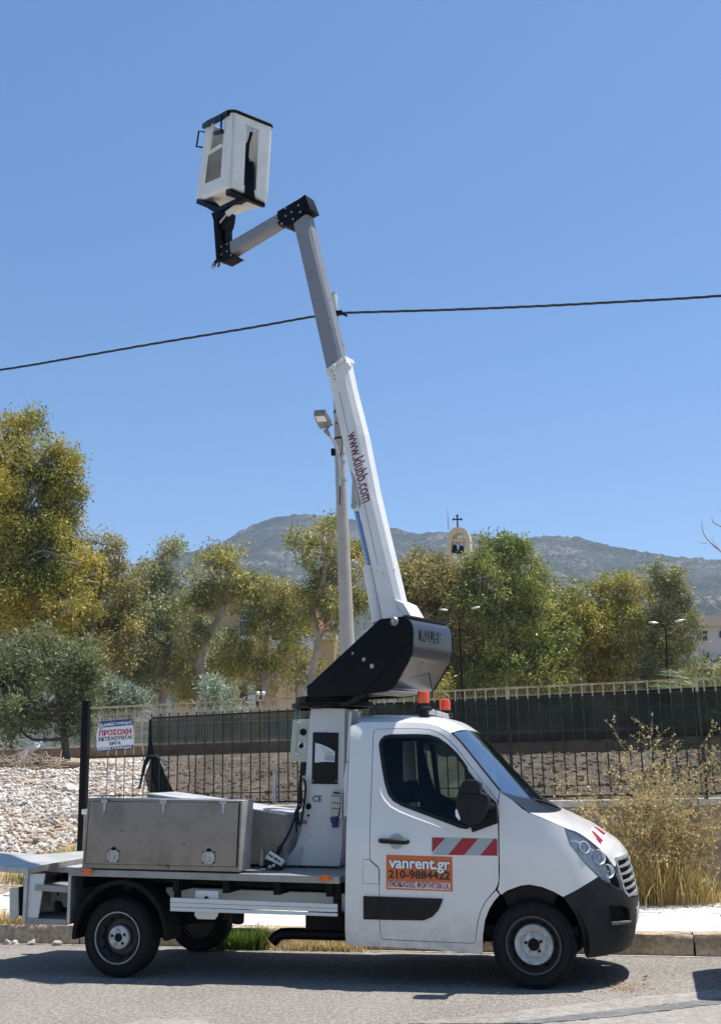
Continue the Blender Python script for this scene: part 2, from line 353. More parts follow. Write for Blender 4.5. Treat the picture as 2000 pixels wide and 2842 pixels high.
# kerb: one stone after another, chipped
KB = bpy.data.objects.new('kerb', None); COL.objects.link(KB); KB['kind'] = 'structure'; ORG['kerb'] = (0, 0, 0)
for nm in ('rubble_white', 'rubble_tan', 'rubble_grey'):      # every stone a shade of its own
    t_ = MATS[nm].node_tree; b_ = [n_ for n_ in t_.nodes if n_.type == 'BSDF_PRINCIPLED'][0]; lk = b_.inputs['Base Color'].links[0].from_socket; g_ = t_.nodes.new('ShaderNodeNewGeometry'); oi = t_.nodes.new('ShaderNodeObjectInfo'); ad = t_.nodes.new('ShaderNodeMath'); ad.operation = 'ADD'; fr_ = t_.nodes.new('ShaderNodeMath'); fr_.operation = 'FRACT'; rp_ = t_.nodes.new('ShaderNodeValToRGB'); mx_ = t_.nodes.new('ShaderNodeMix'); mx_.data_type = 'RGBA'; mx_.blend_type = 'MULTIPLY'; mx_.inputs[0].default_value = 1.
    e_ = rp_.color_ramp.elements; e_[0].color = (.70, .66, .62, 1); e_[1].color = (1.2, 1.19, 1.17, 1)
    t_.links.new(g_.outputs['Random Per Island'], ad.inputs[0]); t_.links.new(oi.outputs['Random'], ad.inputs[1]); t_.links.new(ad.outputs[0], fr_.inputs[0]); t_.links.new(fr_.outputs[0], rp_.inputs[0]); t_.links.new(lk, mx_.inputs[6]); t_.links.new(rp_.outputs[0], mx_.inputs[7]); t_.links.new(mx_.outputs[2], b_.inputs['Base Color'])
def rough_block(x0, x1, y0, y1, z0, z1, amp, seed, nx=10, ny=3, nz=4):
    bm = bmesh.new(); bmesh.ops.create_cube(bm, size=1.0)
    bmesh.ops.subdivide_edges(bm, edges=bm.edges[:], cuts=4, use_grid_fill=True); r = np.random.default_rng(seed); ph = r.uniform(0, 50, 3)
    for v in bm.verts:
        c = Vector((x0+(v.co.x+.5)*(x1-x0), y0+(v.co.y+.5)*(y1-y0), z0+(v.co.z+.5)*(z1-z0)))
        edge = (abs(v.co.y) > .49)+(abs(v.co.z) > .49)+(abs(v.co.x) > .49)
        d = Vector(r.normal(0, amp, 3)); c += d*(.6 if edge < 2 else 1.)
        if edge >= 2 and v.co.z > .4: c.z -= abs(r.normal(0, amp*1.6)); c.y += abs(r.normal(0, amp*1.6))*(1 if v.co.y < 0 else -1)
        v.co = c
    V = [v.co[:] for v in bm.verts]; F = [tuple(v.index for v in f.verts) for f in bm.faces]; bm.free(); return V, F
x = -12.; k = 0
while x < 8:
    L = .95+.12*math.sin(k*2.3); V, F = rough_block(x+.006, x+L-.006, KY, KY+.17, -.12, KH+.004*math.sin(k), .007, 100+k); obj('kerb_stone', V, F, 'kerb_stone', KB, smooth=True, sharp=50); x += L; k += 1
# pavement of cast slabs
PV = bpy.data.objects.new('pavement', None); COL.objects.link(PV); PV['kind'] = 'structure'; ORG['pavement'] = (0, 0, 0)
obj('pavement_bed', [(-60, KY+.1, KH-.03), (60, KY+.1, KH-.03), (60, 4.2, KH-.03), (-60, 4.2, KH-.03)], [(0, 1, 2, 3)], 'concrete_pale', PV)
for i in range(15):
    for j in range(2):
        x0 = -13.+i*1.62+.1*j; y0 = KY+.185+j*1.36; mb = MB(); dzz = .003*math.sin(i*3.1+j*1.7)
        mb.box((x0+.004, y0+.004, KH-.06), (x0+1.616, y0+1.356, KH-.002+dzz)); mb.build('slab', 'pavement', PV)
# waste ground behind the pavement
def lotz(x, y):
    yl = np.interp(y, [3.9, 4.6, 6, 9, 13, 20, 27, 30, 60, 140], [.17, .28, .52, .95, 1.30, 1.85, 2.35, 2.5, 2.95, 3.4])
    yr = np.interp(y, [3.9, 4.4, 8, 13, 20, 30, 60, 140], [1.22, 1.25, 1.5, 1.86, 1.98, 2.1, 2.9, 3.4])
    t = np.clip((np.asarray(x)+7.6)/1.3, 0, 1); t = t*t*(3-2*t)
    return yl*(1-t)+yr*t
def bumps(x, y): return .07*np.sin(x*1.7+y*.9)*np.sin(y*1.3-x*.4)+.05*np.sin(x*3.7-y*2.1+1)*np.sin(y*2.9+x)
xs = np.concatenate([np.linspace(-200, -42, 20), np.linspace(-40, 12, 150), np.linspace(14, 150, 16)]); ys = np.concatenate([np.linspace(4.24, 14, 60), np.linspace(14.5, 31, 40), np.linspace(34, 400, 40)])
V = []; F = []
for j, y in enumerate(ys):
    for x in xs: V.append((x, y, float(lotz(x, y)+bumps(x, y)*min(1., (y-4.2)/1.2)*(1 if y < 30 else .4))))
n = len(xs)
F = [(j*n+i, j*n+i+1, (j+1)*n+i+1, (j+1)*n+i) for j in range(len(ys)-1) for i in range(n-1)]
LOT = obj('waste_ground', V, F, 'lot_earth', smooth=True, kind='structure'); ORG['waste_ground'] = (0, 0, 0)
gz = lambda x, y: float(lotz(x, y)+bumps(x, y)*min(1., (y-4.2)/1.2)*(1 if y < 30 else .4))
# strip of earth from the pavement to the lot at the open end
obj('verge', [(-60, 3.6, KH+.004), (-6.9, 4.0, KH+.004), (-6.9, 4.3, gz(-8, 4.25)+.01), (-60, 4.3, gz(-20, 4.25)+.01)], [(0, 1, 2, 3)], 'lot_earth', kind='structure')
# broken stone: a few shared shapes
def stone_mesh(seed, mat, k=1):
    r = np.random.default_rng(seed); bm = bmesh.new(); bmesh.ops.create_icosphere(bm, subdivisions=k, radius=1)
    d = r.normal(0, 1, (9, 3)); d /= np.linalg.norm(d, axis=1)[:, None]; cut = r.uniform(.35, .8, 9)
    for v in bm.verts:
        p = np.array(v.co); 
        for dd, c in zip(d, cut):
            e = p@dd
            if e > c: p -= dd*(e-c)
        v.co = p*np.array([1.15, .85, .62])*(1+r.normal(0, .10))
    me = bpy.data.meshes.new('stone'); bm.to_mesh(me); bm.free(); me.materials.append(MATS[mat]); return me
SM = [stone_mesh(i, ['rubble_white', 'rubble_white', 'rubble_white', 'rubble_tan', 'rubble_grey', 'rubble_white'][i % 6]) for i in range(18)]
def put_stone(x, y, s, i, parent=LOT, sink=.35, name='stone'):
    o = bpy.data.objects.new(name, SM[i % 18]); COL.objects.link(o); o.parent = parent
    o.location = (x, y, gz(x, y)+s*.62*(1-2*sink)); r = random.Random(i*7+3); o.rotation_euler = (r.uniform(-.5, .5), r.uniform(-.5, .5), r.uniform(0, 6.3)); o.scale = (s*r.uniform(.8, 1.25),)*3; return o
R_ = random.Random(11); cnt = 0
while cnt < 220:
    y = 6.3+9*R_.random()**1.3; px = R_.uniform(-15, 250); p = onY((px, 2250), y); x = p[0]
    put_stone(x, y, R_.choice([.04, .05, .06, .075, .10]), cnt); cnt += 1
while cnt < 300:
    y = 5.0+8*R_.random(); px = R_.uniform(280, 840) if cnt % 2 else R_.uniform(1400, 2000); p = onY((px, 2150), y); put_stone(p[0], y, R_.choice([.035, .05, .06, .08]), cnt+3); cnt += 1
# the rest of the rubble as one mass
def scatter(name, n, fn, parts, seed):
    r = np.random.default_rng(seed); base = []
    for k in range(6):
        me = SM[k+seed % 3]; vv = np.array([v.co for v in me.vertices]); ff = np.array([p.vertices for p in me.polygons]); base.append((vv, ff))
    VV, FF, MI = [], [], []; off = 0
    for i in range(n):
        x, y, s, mi = fn(r); vv, ff = base[r.integers(6)]; a = r.uniform(0, 6.28); b = r.normal(0, .4); ca, sa, cb, sb = math.cos(a), math.sin(a), math.cos(b), math.sin(b)
        q = vv*s; q = np.stack([q[:, 0]*cb-q[:, 2]*sb, q[:, 1], q[:, 0]*sb+q[:, 2]*cb], 1); q = np.stack([q[:, 0]*ca-q[:, 1]*sa, q[:, 0]*sa+q[:, 1]*ca, q[:, 2]], 1)
        VV.append(q+np.array([x, y, gz(x, y)+s*.2])); FF.append(ff+off); off += len(vv); MI += [mi]*len(ff)
    me = bpy.data.meshes.new(name); VV = np.concatenate(VV); FF = np.concatenate(FF); me.vertices.add(len(VV)); me.vertices.foreach_set('co', VV.ravel()); me.loops.add(FF.size); me.loops.foreach_set('vertex_index', FF.ravel())
    me.polygons.add(len(FF)); me.polygons.foreach_set('loop_start', np.arange(len(FF))*3); me.polygons.foreach_set('loop_total', np.full(len(FF), 3)); 
    for mm in parts: me.materials.append(MATS[mm])
    me.polygons.foreach_set('material_index', np.array(MI)); me.update(); me.validate(); o = bpy.data.objects.new(name, me); COL.objects.link(o); o['kind'] = 'stuff'; return o
def fl_(r):
    y = 6.0+19.5*r.random()**1.1; px = r.uniform(-120, 470) if y > 8 else r.uniform(-120, 235); x = onY((px, 2200), y)[0]; s = .014+.065*r.random()**4.; q = r.random()+.25*math.sin(x*.9+y*1.3)
    return x, y, s*(1+.03*(y-5)), (1 if q > .80 else 2 if q > .66 else 0)
o = scatter('rubble', 30000, fl_, ['rubble_white', 'rubble_tan', 'rubble_grey'], 1); tag(o, 'pale broken stone rubble spread over the waste ground', 'rubble')
def fr_(r):
    y = 4.6+19*r.random(); px = r.uniform(240, 900) if r.random() < .5 else r.uniform(1350, 2050); x = onY((px, 2150), y)[0]; s = .018+.05*r.random()**2.6; q = r.random()
    return x, y, s*(1+.02*(y-5)), (1 if q > .45 else 2 if q > .25 else 0)
o = scatter('loose_stones', 5200, fr_, ['rubble_white', 'rubble_tan', 'rubble_grey'], 2); tag(o, 'brown earth and loose stones on the bank behind the fence', 'stones')
# ================================================================== bucket truck
TR = thing('bucket_truck', 'white bucket truck with raised telescopic boom parked at the kerb', 'truck', (-1.84, 0, 0))
# ---- surface of the cab: half width as a function of length and height
XN = lambda z: float(np.interp(z, [.15, .30, .48, .62, .80, .95, 1.05, 1.15, 1.25, 1.4], [.70, .765, .81, .815, .79, .755, .73, .695, .655, .61]))
SIDE = lambda z: float(np.interp(z, [.20, .35, .55, .80, 1.0, 1.15, 1.3, 1.6, 1.9, 2.05, 2.14, 2.2], [.95, .972, .992, 1., .998, .988, .970, .918, .868, .838, .795, .74]))
PE, CW, UK = 2.5, 1.02, .62
def hw(x, z):
    s = CW*SIDE(z)
    if x < -1.35: s -= .05*((-1.35-x)/.25)**2
    if x <= 0: return s
    a = x/XN(z)
    return s*(max(0., 1-a**PE))**(1/PE) if a < 1 else -.3
def S(u, z):                       # surface point from (u, z)
    if u <= 0: return np.array([u, -hw(u, z), z])
    t = min(u/UK, math.pi/2); s = CW*SIDE(z)
    return np.array([XN(z)*math.sin(t)**(2/PE), -s*max(0, math.cos(t))**(2/PE), z])
UMAX = UK*math.pi/2
def uz(p):                         # photograph pixel -> (u, z) on the cab side
    d = ray(p); best = None; prev = None
    for k in range(260):
        Y = -1.15+k*.005; P = CAM+d*((Y-CAM[1])/d[1]); g = Y+hw(P[0], P[2])
        if prev is not None and prev[0] < 0 <= g: P = prev[1]+(P-prev[1])*(-prev[0]/(g-prev[0])); best = P; break
        prev = (g, P)
        if best is None or abs(g) < best[0]: best = (abs(g), P) if not isinstance(best, np.ndarray) else best
    P = best if isinstance(best, np.ndarray) else best[1]
    x, z = P[0], P[2]
    if x <= 0: return (x, z)
    a = min(.9999, x/XN(z)); return (UK*math.asin(a**(PE/2)), z)
def inset(P, d):
    n = len(P); A = sum(P[i][0]*P[(i+1) % n][1]-P[(i+1) % n][0]*P[i][1] for i in range(n)); sg = 1 if A > 0 else -1; out = []
    for i in range(n):
        a, b, c = np.array(P[i-1]), np.array(P[i]), np.array(P[(i+1) % n]); e1 = b-a; e2 = c-b
        n1 = np.array([-e1[1], e1[0]])/(np.hypot(*e1)+1e-9); n2 = np.array([-e2[1], e2[0]])/(np.hypot(*e2)+1e-9); m = n1+n2; m /= max(.5, np.hypot(*m))*.5+1e-9
        m = m/ (np.hypot(*m)+1e-9); out.append(tuple(b+sg*m*d))
    return out
def cdt(poly, holes=(), step=.045):
    pts, edges = [], []
    for P in [poly]+list(holes):
        Q = []
        for i in range(len(P)):
            a, b = np.array(P[i]), np.array(P[(i+1) % len(P)]); k = max(1, int(np.hypot(*(b-a))/step))
            Q += [a+(b-a)*j/k for j in range(k)]
        o = len(pts); pts += [Vector((float(v[0]), float(v[1]))) for v in Q]; edges += [(o+i, o+(i+1) % len(Q)) for i in range(len(Q))]
    x0, x1 = min(p[0] for p in poly), max(p[0] for p in poly); z0, z1 = min(p[1] for p in poly), max(p[1] for p in poly)
    for x in np.arange(x0+step*.5, x1, step):
        for z in np.arange(z0+step*.5, z1, step):
            if inpoly(x, z, poly) and not any(inpoly(x, z, h) for h in holes): pts.append(Vector((float(x), float(z))))
    V, E_, F, *_ = delaunay_2d_cdt(pts, edges, [], 0, 1e-5)
    F = [f for f in F if (lambda c: inpoly(c[0], c[1], poly) and not any(inpoly(c[0], c[1], h) for h in holes))((sum(V[i].x for i in f)/3, sum(V[i].y for i in f)/3))]
    return [(v.x, v.y) for v in V], [tuple(f) for f in F]
def panel(name, poly, mat, holes=(), out=0., thick=.014, both=True, parent=None, step=.045, zscale=None):
    V2, F = cdt(poly, holes, step); res = []
    for sgn in ((1, -1) if both else (1,)):
        T, B = [], []
        for u, z in V2:
            p = S(u, z); e = 2e-3
            n = np.cross(S(u+e, z)-p, S(u, z+e)-p); n /= np.linalg.norm(n)+1e-12
            a = p+n*out; b = p+n*(out-thick)
            for L, v in ((T, a), (B, b)): L.append((v[0], v[1]*sgn, v[2]))
        n = len(T); cnt = {}
        for f in F:
            for i in range(3):
                e = (f[i], f[(i+1) % 3]); cnt[tuple(sorted(e))] = cnt.get(tuple(sorted(e)), 0)+1
        FF = list(F)+[tuple(i+n for i in f[::-1]) for f in F]
        for f in F:
            for i in range(3):
                a, b = f[i], f[(i+1) % 3]
                if cnt[tuple(sorted((a, b)))] == 1: FF.append((b, a, a+n, b+n))
        res.append(fixn(obj(name, T+B, FF, mat, parent or TR, smooth=True, sharp=35)))
    return res
U7 = lambda L: [uz(q7(*p)) for p in L]
U8 = lambda L: [uz(q8(*p)) for p in L]
seam_low = [(1142, 1728), (1100, 1812), (1078, 1900), (1066, 2000), (1060, 2046), (1040, 2064), (800, 2055), (500, 2041), (325, 2031), (303, 2012), (293, 1900), (290, 1600), (293, 1485), (280, 1452), (228, 1407), (215, 1385), (215, 1200), (225, 900), (235, 600), (243, 400), (250, 368), (272, 352)]
seam_top = [(440, 348), (600, 348), (690, 354), (760, 376), (830, 425), (900, 492), (1000, 622), (1120, 775), (1235, 925)]
seam_front = [(1239, 1000), (1243, 1200), (1246, 1400), (1247, 1555), (1238, 1598), (1220, 1636)]
arch7 = [(1115, 2150), (1116, 2000), (1132, 1880), (1165, 1790), (1205, 1725), (1248, 1676)]
rear = [(48, 2078), (28, 2050), (21, 1950), (22, 1700), (26, 1400), (36, 1050), (48, 720), (58, 480), (68, 330)]
Jroof = [(1250, 850), (1120, 690), (1000, 538), (930, 452), (865, 388), (800, 350), (730, 325), (640, 308), (480, 300), (300, 298), (150, 300)]
sill = [(1115, 2150), (860, 2128), (690, 2106), (300, 2086), (48, 2078)]
cabside = U7([(1220, 1640)]+seam_low+seam_top+Jroof+rear[::-1]+sill[::-1][1:]+arch7[1:])
panel('cab_side', cabside, 'white_paint_dirty')
win = [(300, 480), (308, 447), (338, 417), (390, 407), (600, 405), (690, 410), (760, 432), (830, 482), (900, 548), (960, 625), (985, 665), (1000, 900), (1000, 1138), (980, 1140), (930, 1130), (800, 1080), (600, 1005), (480, 960), (410, 920), (372, 872), (345, 780), (320, 640)]
W = U7(win)
door = inset(U7(seam_low+seam_top+seam_front), .006)
sail = U7([(985, 665), (1090, 800), (1160, 880), (1226, 940), (1232, 1000), (1234, 1105), (1035, 1178), (1021, 1136), (1000, 1138), (1000, 900)])
DO = panel('door', door, 'white_paint_dirty', holes=[inset(W, -.002)])
panel('window_seal', inset(W, -.012), 'black_plastic', holes=[inset(W, .018)], out=.004, thick=.02)
panel('side_window', inset(W, .01), 'glass_window', out=-.004, thick=.004)
panel('mirror_mount', sail, 'black_plastic', out=.012, thick=.02)
# crease highlight under the window
for o, s in ((DO[0], 1), (DO[1], -1)):
    mb = MB(); L = [(300, 820), (305, 870), (330, 920), (380, 975), (450, 1015), (560, 1060), (700, 1110), (850, 1163)]
    P = [S(*uz(q7(*p))) for p in L]; mb.tube([(p[0], s*(p[1]-.002), p[2]) for p in P], [.002, .009, .012, .012, .012, .011, .009, .002], 8)
    mb.build('crease', 'white_paint', o, smooth=True)
# fuel flap seam, black side moulding, handle, stripes, sign
for o, s in ((DO[0], 1), (DO[1], -1)):
    mb = MB(); c = S(*uz(q7(430, 1250)))
    mb.lathe([(.0, .001), (.062, .001), (.062, -.004), (.058, -.003), (0, -.012)], (c[0], s*(c[1]-.003), c[2]), (0, s, 0), 28); mb.build('handle_recess', 'grey_film', o, smooth=True)
    A, B = S(*uz(q7(300, 1243))), S(*uz(q7(520, 1252))); mb = MB()
    ys = -s*.028
    for k in range(1): mb.tube([(A[0], s*A[1]-s*.0, A[2]), (A[0]+.012, s*A[1]+ys, A[2]), (B[0]-.012, s*B[1]+ys, B[2]), (B[0], s*B[1], B[2])], [.018, .021, .021, .018], 10)
    mb.build('handle', 'black_plastic', o, smooth=True)
panel('side_moulding', inset(U7([(170, 1682), (480, 1692), (800, 1704), (792, 1740), (765, 1798), (720, 1848), (650, 1878), (400, 1874), (170, 1868)]), .002), 'black_plastic', out=.016, thick=.02)
fl = U7([(168, 1392), (212, 1396), (226, 1409), (286, 1466), (290, 1584), (166, 1584)])
panel('fuel_flap', fl, 'white_paint', out=.0035, thick=.003, both=False)
panel('flap_joint', inset(fl, -.004), 'chassis_black', holes=[inset(fl, .0015)], out=.0015, thick=.003, both=False)
xs = [(712, 1217), (820, 1219), (955, 1222), (1085, 1225), (1205, 1227), (1232, 1228)]; xb = [(712, 1355), (712, 1345), (835, 1357), (968, 1360), (1095, 1361), (1232, 1364)]
for a, b, c_, d, mt in (((712, 1217), (820, 1219), (714, 1338), (712, 1340), 'red_film'), ((824, 1219), (952, 1222), (838, 1357), (712, 1355), 'grey_film'), ((955, 1222), (1082, 1225), (966, 1359), (840, 1357), 'red_film'), ((1085, 1225), (1203, 1227), (1092, 1361), (969, 1359), 'grey_film'), ((1206, 1227), (1232, 1230), (1232, 1364), (1095, 1361), 'red_film')):
    panel('warning_stripe', U7([a, b, c_, d]), mt, out=.0025, thick=.002, both=False, parent=DO[0])
SG = panel('advert_panel', U7([(349, 1355), (873, 1372), (877, 1648), (349, 1630)]), 'orange_sign', out=.003, thick=.003, both=False, parent=DO[0])[0]
panel('advert_strip', U7([(364, 1563), (858, 1580), (858, 1636), (364, 1617)]), 'pink_print', out=.0045, thick=.002, both=False, parent=DO[0])
def door_text(body, a, b, h, mat, out, bold=0., wf=1.):
    A, B = S(*uz(q7(*a))), S(*uz(q7(*b))); X = Vector(B-A); c = (A+B)/2; n = Vector((0, -1, 0)); up = Vector((0, 0, 1))
    M = frame(Vector(c)+n*out, X, up); return text_mesh(body, h, M, mat, 'lettering', DO[0], .0008, bold, width=X.length*wf)
door_text('vanrent.gr', (370, 1422), (858, 1438), .125, 'black_print', .0055, .008, 1.02)
door_text('vanrent.gr', (370, 1420), (858, 1436), .125, 'white_print', .0080, .0035)
door_text('210-9884422', (366, 1512), (856, 1526), .088, 'black_print', .0055, .0022)
door_text('ΕΝΟΙΚΙΑΣΕΙΣ ΦΟΡΤΗΓΩΝ Ι.X.', (372, 1589), (852, 1610), .058, 'maroon_print', .0065, .0008)
# ---- front: fender, headlight, bumper, grille, bonnet
fender = U8([(402, 52), (500, 116), (640, 226), (760, 272), (926, 346), (965, 472), (1080, 622), (1200, 745), (1110, 803), (1000, 868), (915, 910), (840, 868), (740, 828), (640, 810), (570, 818), (460, 858), (410, 893), (380, 850), (392, 806), (398, 700), (393, 300), (390, 120)])
panel('fender', inset(fender, .002), 'white_paint_dirty')
m = NT('lamp_silver'); m.bsdf(m.ramp(m.noise(16, 4, .7, dist=1.5), [(.35, (.50, .53, .58)), (.5, (.74, .76, .79)), (.66, (.88, .89, .90))]), .3, .0)
HLo = U8([(930, 342), (1040, 386), (1150, 462), (1260, 562), (1335, 672), (1375, 770), (1398, 850), (1350, 832), (1240, 770), (1080, 622), (965, 472)])
panel('headlight_housing', HLo, 'lamp_silver', out=-.014, thick=.01)
panel('headlight_lens', inset(HLo, .003), 'lens_clear', out=.002, thick=.004)
panel('headlight_rim', HLo, 'steel_grey', holes=[inset(HLo, .014)], out=-.006, thick=.03)
for sx, sy_, r in ((1085, 505, .050), (1205, 585, .062), (1278, 700, .058)):
    for s in (1, -1):
        c = S(*uz(q8(sx, sy_))); n = np.array([.55, -s*.75, .25]); n /= np.linalg.norm(n); c = np.array([c[0], s*c[1], c[2]])-n*.018
        mb = MB(); mb.lathe([(r*.15, -.02), (r*.55, -.012), (r*.9, .012), (r, .026), (r*.93, .027), (r*.84, .012), (r*.5, -.006), (0, -.012)], c, n, 20); mb.build('reflector', 'lamp_silver', TR, smooth=True)
        mb = MB(); mb.lathe([(0, -.01), (r*.3, -.008), (r*.34, .006), (r*.2, .016), (0, .019)], c, n, 14); mb.build('bulb', 'white_print', TR, smooth=True)
bl = U8([(1203, 748), (1238, 774), (1345, 836), (1400, 868), (1440, 902)]); bl2 = U8([(1000, 872), (1110, 807)])
zt = bl[-1][1]; zb = uz(q8(1440, 1330))[1]
bump_poly = bl+[(UMAX*.86, zt-.03), (UMAX, zt-.04), (UMAX, zb), (UMAX*.86, zb)]+U8([(1440, 1330), (1270, 1385), (1112, 1408), (1092, 1330), (1066, 1180), (1030, 1075), (975, 985), (918, 914)])+bl2
fog = U8([(1288, 978), (1400, 980), (1452, 1000), (1462, 1104), (1312, 1136)])
panel('bumper', bump_poly, 'bumper_plastic', holes=[fog], thick=.03)
panel('bumper_pocket', inset(fog, -.01), 'chassis_black', out=-.035, thick=.01)
panel('pocket_trim', U8([(1310, 1112), (1466, 1100), (1468, 1112), (1312, 1138)]), 'steel_grey', out=.006, thick=.02)
gl = U8([(1345, 585), (1350, 640), (1385, 760), (1412, 862), (1442, 900)])
gpoly = gl+[(UMAX, zt-.04), (UMAX, gl[0][1])]
panel('grille_backing', gpoly, 'chassis_black', out=-.04, thick=.01)
zs = np.linspace(gl[0][1]-.02, zt+.0, 6)
for k, z in enumerate(zs):
    u0 = float(np.interp(z, [p[1] for p in gl][::-1], [p[0] for p in gl][::-1]))
    panel('grille_bar', [(u0, z-.009), (UMAX, z-.009), (UMAX, z+.009), (u0, z+.009)], 'galvanised', out=.004, thick=.04)
panel('grille_surround', gpoly, 'grey_film', holes=[inset(gpoly, .02)], out=.002, thick=.02)
panel('number_plate', [(UMAX*.87, zt-.26), (UMAX, zt-.26), (UMAX, zt-.12), (UMAX*.87, zt-.12)], 'grey_film', out=.006, thick=.01)
# bonnet, cowl, windscreen, roof lofted from the near edge to the centre line and mirrored
def loft_top(name, J, T, mat, pw, n=12, m=10, out=0., thick=.0, parent=None):
    J = smooth_line(J, m); T = smooth_line(T, m); rows = []
    for a, b in zip(J, T):
        row = []
        for k in range(-n, n+1):
            t = abs(k)/n; f = 1-(1-t)**1.35 if False else t
            p = b+(a-b)*np.array([f**pw, 0, f**pw]); p[1] = a[1]*f*(1 if k < 0 else -1)
            row.append(p)
        rows.append(row)
    mb = MB(); mb.loft(rows, False, False); o = mb.build(name, mat, parent or TR, smooth=True)
    if sum(f.normal.z*f.area for f in o.data.polygons) < 0: o.data.flip_normals()
    return o
s7 = lambda x, y: S(*uz(q7(x, y))); s8 = lambda x, y: S(*uz(q8(x, y)))
c7 = lambda x, y, Y=.05: onY(q7(x, y), Y); c8 = lambda x, y, Y=.05: onY(q8(x, y), Y)
roofJ = [s7(150, 300), s7(300, 298), s7(480, 300), s7(640, 308), s7(730, 325), s7(800, 350), s7(865, 388)]
roofT = [c7(180, 262, -.1), c7(300, 248, -.1), c7(480, 246, -.1), c7(650, 250, -.1), c7(780, 262, -.1), c7(900, 290, -.1), c7(1055, 372, .2)]
loft_top('roof', roofJ, roofT, 'white_paint', 3.2, n=16)
wsJ = [s7(865, 388), s7(930, 452), s7(1000, 538), s7(1120, 690), s7(1250, 850)]
wsT = [c7(1055, 372, .2), c7(1130, 445, .2), c7(1215, 530, .2), c8(590, -55, .2), c8(760, 112, .2)]
loft_top('windscreen', wsJ, wsT, 'windscreen_glass', 2.0, n=14)
cwJ = [s7(1250, 850), s8(500, 114), s8(640, 222)]; cwT = [c8(760, 112, .2), c8(830, 160, .2), c8(903, 199, .2)]
loft_top('cowl', cwJ, cwT, 'satin_black', 2.0, n=14)
hdJ = [s8(640, 222), s8(760, 270), s8(928, 344), s8(1040, 386), s8(1150, 462), s8(1260, 562), s8(1335, 660), s8(1345, 590)]
hdT = [c8(903, 199, .2), c8(1000, 248, .15), c8(1100, 300, .1), c8(1180, 342, .1), c8(1260, 385, .1), c8(1335, 428, .05), c8(1385, 475, 0), c8(1418, 552, 0)]
hdJ[-1] = S(*gl[0]); hdT[-1] = np.array([XN(gl[0][1]), 0, gl[0][1]])
HD = loft_top('bonnet', hdJ, hdT, 'white_paint', 2.4, n=16)
# pillars beside the windscreen
for s in (1, -1):
    mb = MB(); mb.tube([(p[0]+.006, s*p[1], p[2]+.006) for p in wsJ], .008, 8); mb.build('windscreen_seal', 'black_plastic', TR, smooth=True)
from mathutils.bvhtree import BVHTree
def bvh_of(o): off = Vector(ORG.get(o.name, (0, 0, 0))); return BVHTree.FromPolygons([v.co+off for v in o.data.vertices], [tuple(p.vertices) for p in o.data.polygons])
HB = bvh_of(HD)
def cast(p, t): h = t.ray_cast(Vector(CAM), Vector(ray(p)).normalized()); return h
for quad, mt, e_ in ((((1150, 340), (1272, 402), (1232, 478), (1130, 392)), 'white_print', .004), (((1160, 338), (1190, 348), (1262, 398), (1240, 408)), 'red_film', .007), (((1138, 372), (1166, 380), (1238, 452), (1214, 474)), 'red_film', .007)):
    a_, b_, c_, d_ = [np.array(q, float) for q in quad]; nu, nv = 8, 4; P = []; ok_ = True
    for i in range(nu+1):
        for j in range(nv+1):
            u, v = i/nu, j/nv; q = (a_*(1-v)+b_*v)*(1-u)+(d_*(1-v)+c_*v)*u if mt == 'white_print' else (a_*(1-v)+b_*v)*(1-u)+(d_*(1-v)+c_*v)*u
            h = cast(q8(*q), HB)
            if h[0] is None: ok_ = False; break
            P.append(h[0]+h[1]*(1 if h[1].z > 0 else -1)*e_)
        if not ok_: break
    if ok_: obj('bonnet_stripe', P, [(i*(nv+1)+j, i*(nv+1)+j+1, (i+1)*(nv+1)+j+1, (i+1)*(nv+1)+j) for i in range(nu) for j in range(nv)], mt, HD)
# cab back wall, floor, interior
bw = [onY(q7(75, 310), -.8), onY(q7(30, 2060), -.8)]
mb = MB(); x0 = bw[0][0]+.03; x1 = bw[1][0]+.05
mb.hexa([(x1, -.93, .42), (x1+.05, -.93, .42), (x1+.05, .93, .42), (x1, .93, .42)], [(x0, -.80, 2.12), (x0+.05, -.80, 2.12), (x0+.05, .80, 2.12), (x0, .80, 2.12)])
mb.build('cab_back', 'white_paint', TR, bevel=.01)
mb = MB(); mb.hexa([(x1+.055, -.93, .42), (x1+.065, -.93, .42), (x1+.065, .93, .42), (x1+.055, .93, .42)], [(x0+.055, -.78, 2.08), (x0+.065, -.78, 2.08), (x0+.065, .78, 2.08), (x0+.055, .78, 2.08)]); mb.build('cab_lining', 'seat_fabric', TR)
panel('door_lining', inset(door, .02), 'seat_fabric', holes=[inset(W, .012)], out=-.03, thick=.012)
mb = MB(); mb.bar(onY(q7(712, 470), .86), onY(q7(790, 1090), .93), .05, .03, (0, 1, 0)); mb.build('window_divider', 'black_plastic', TR)
mb = MB(); mb.box((-1.5, -.90, .40), (.35, .90, .47)); mb.build('cab_floor', 'chassis_black', TR)
mb = MB(); prof = [(.12, .55), (-.22, .62), (-.35, .95), (-.30, 1.16), (-.05, 1.20), (.22, 1.18), (.3, .9)]
mb.prism([(x, -.86, z) for x, z in prof], (0, 1.72, 0)); mb.build('dashboard', 'black_plastic', TR, bevel=.02)
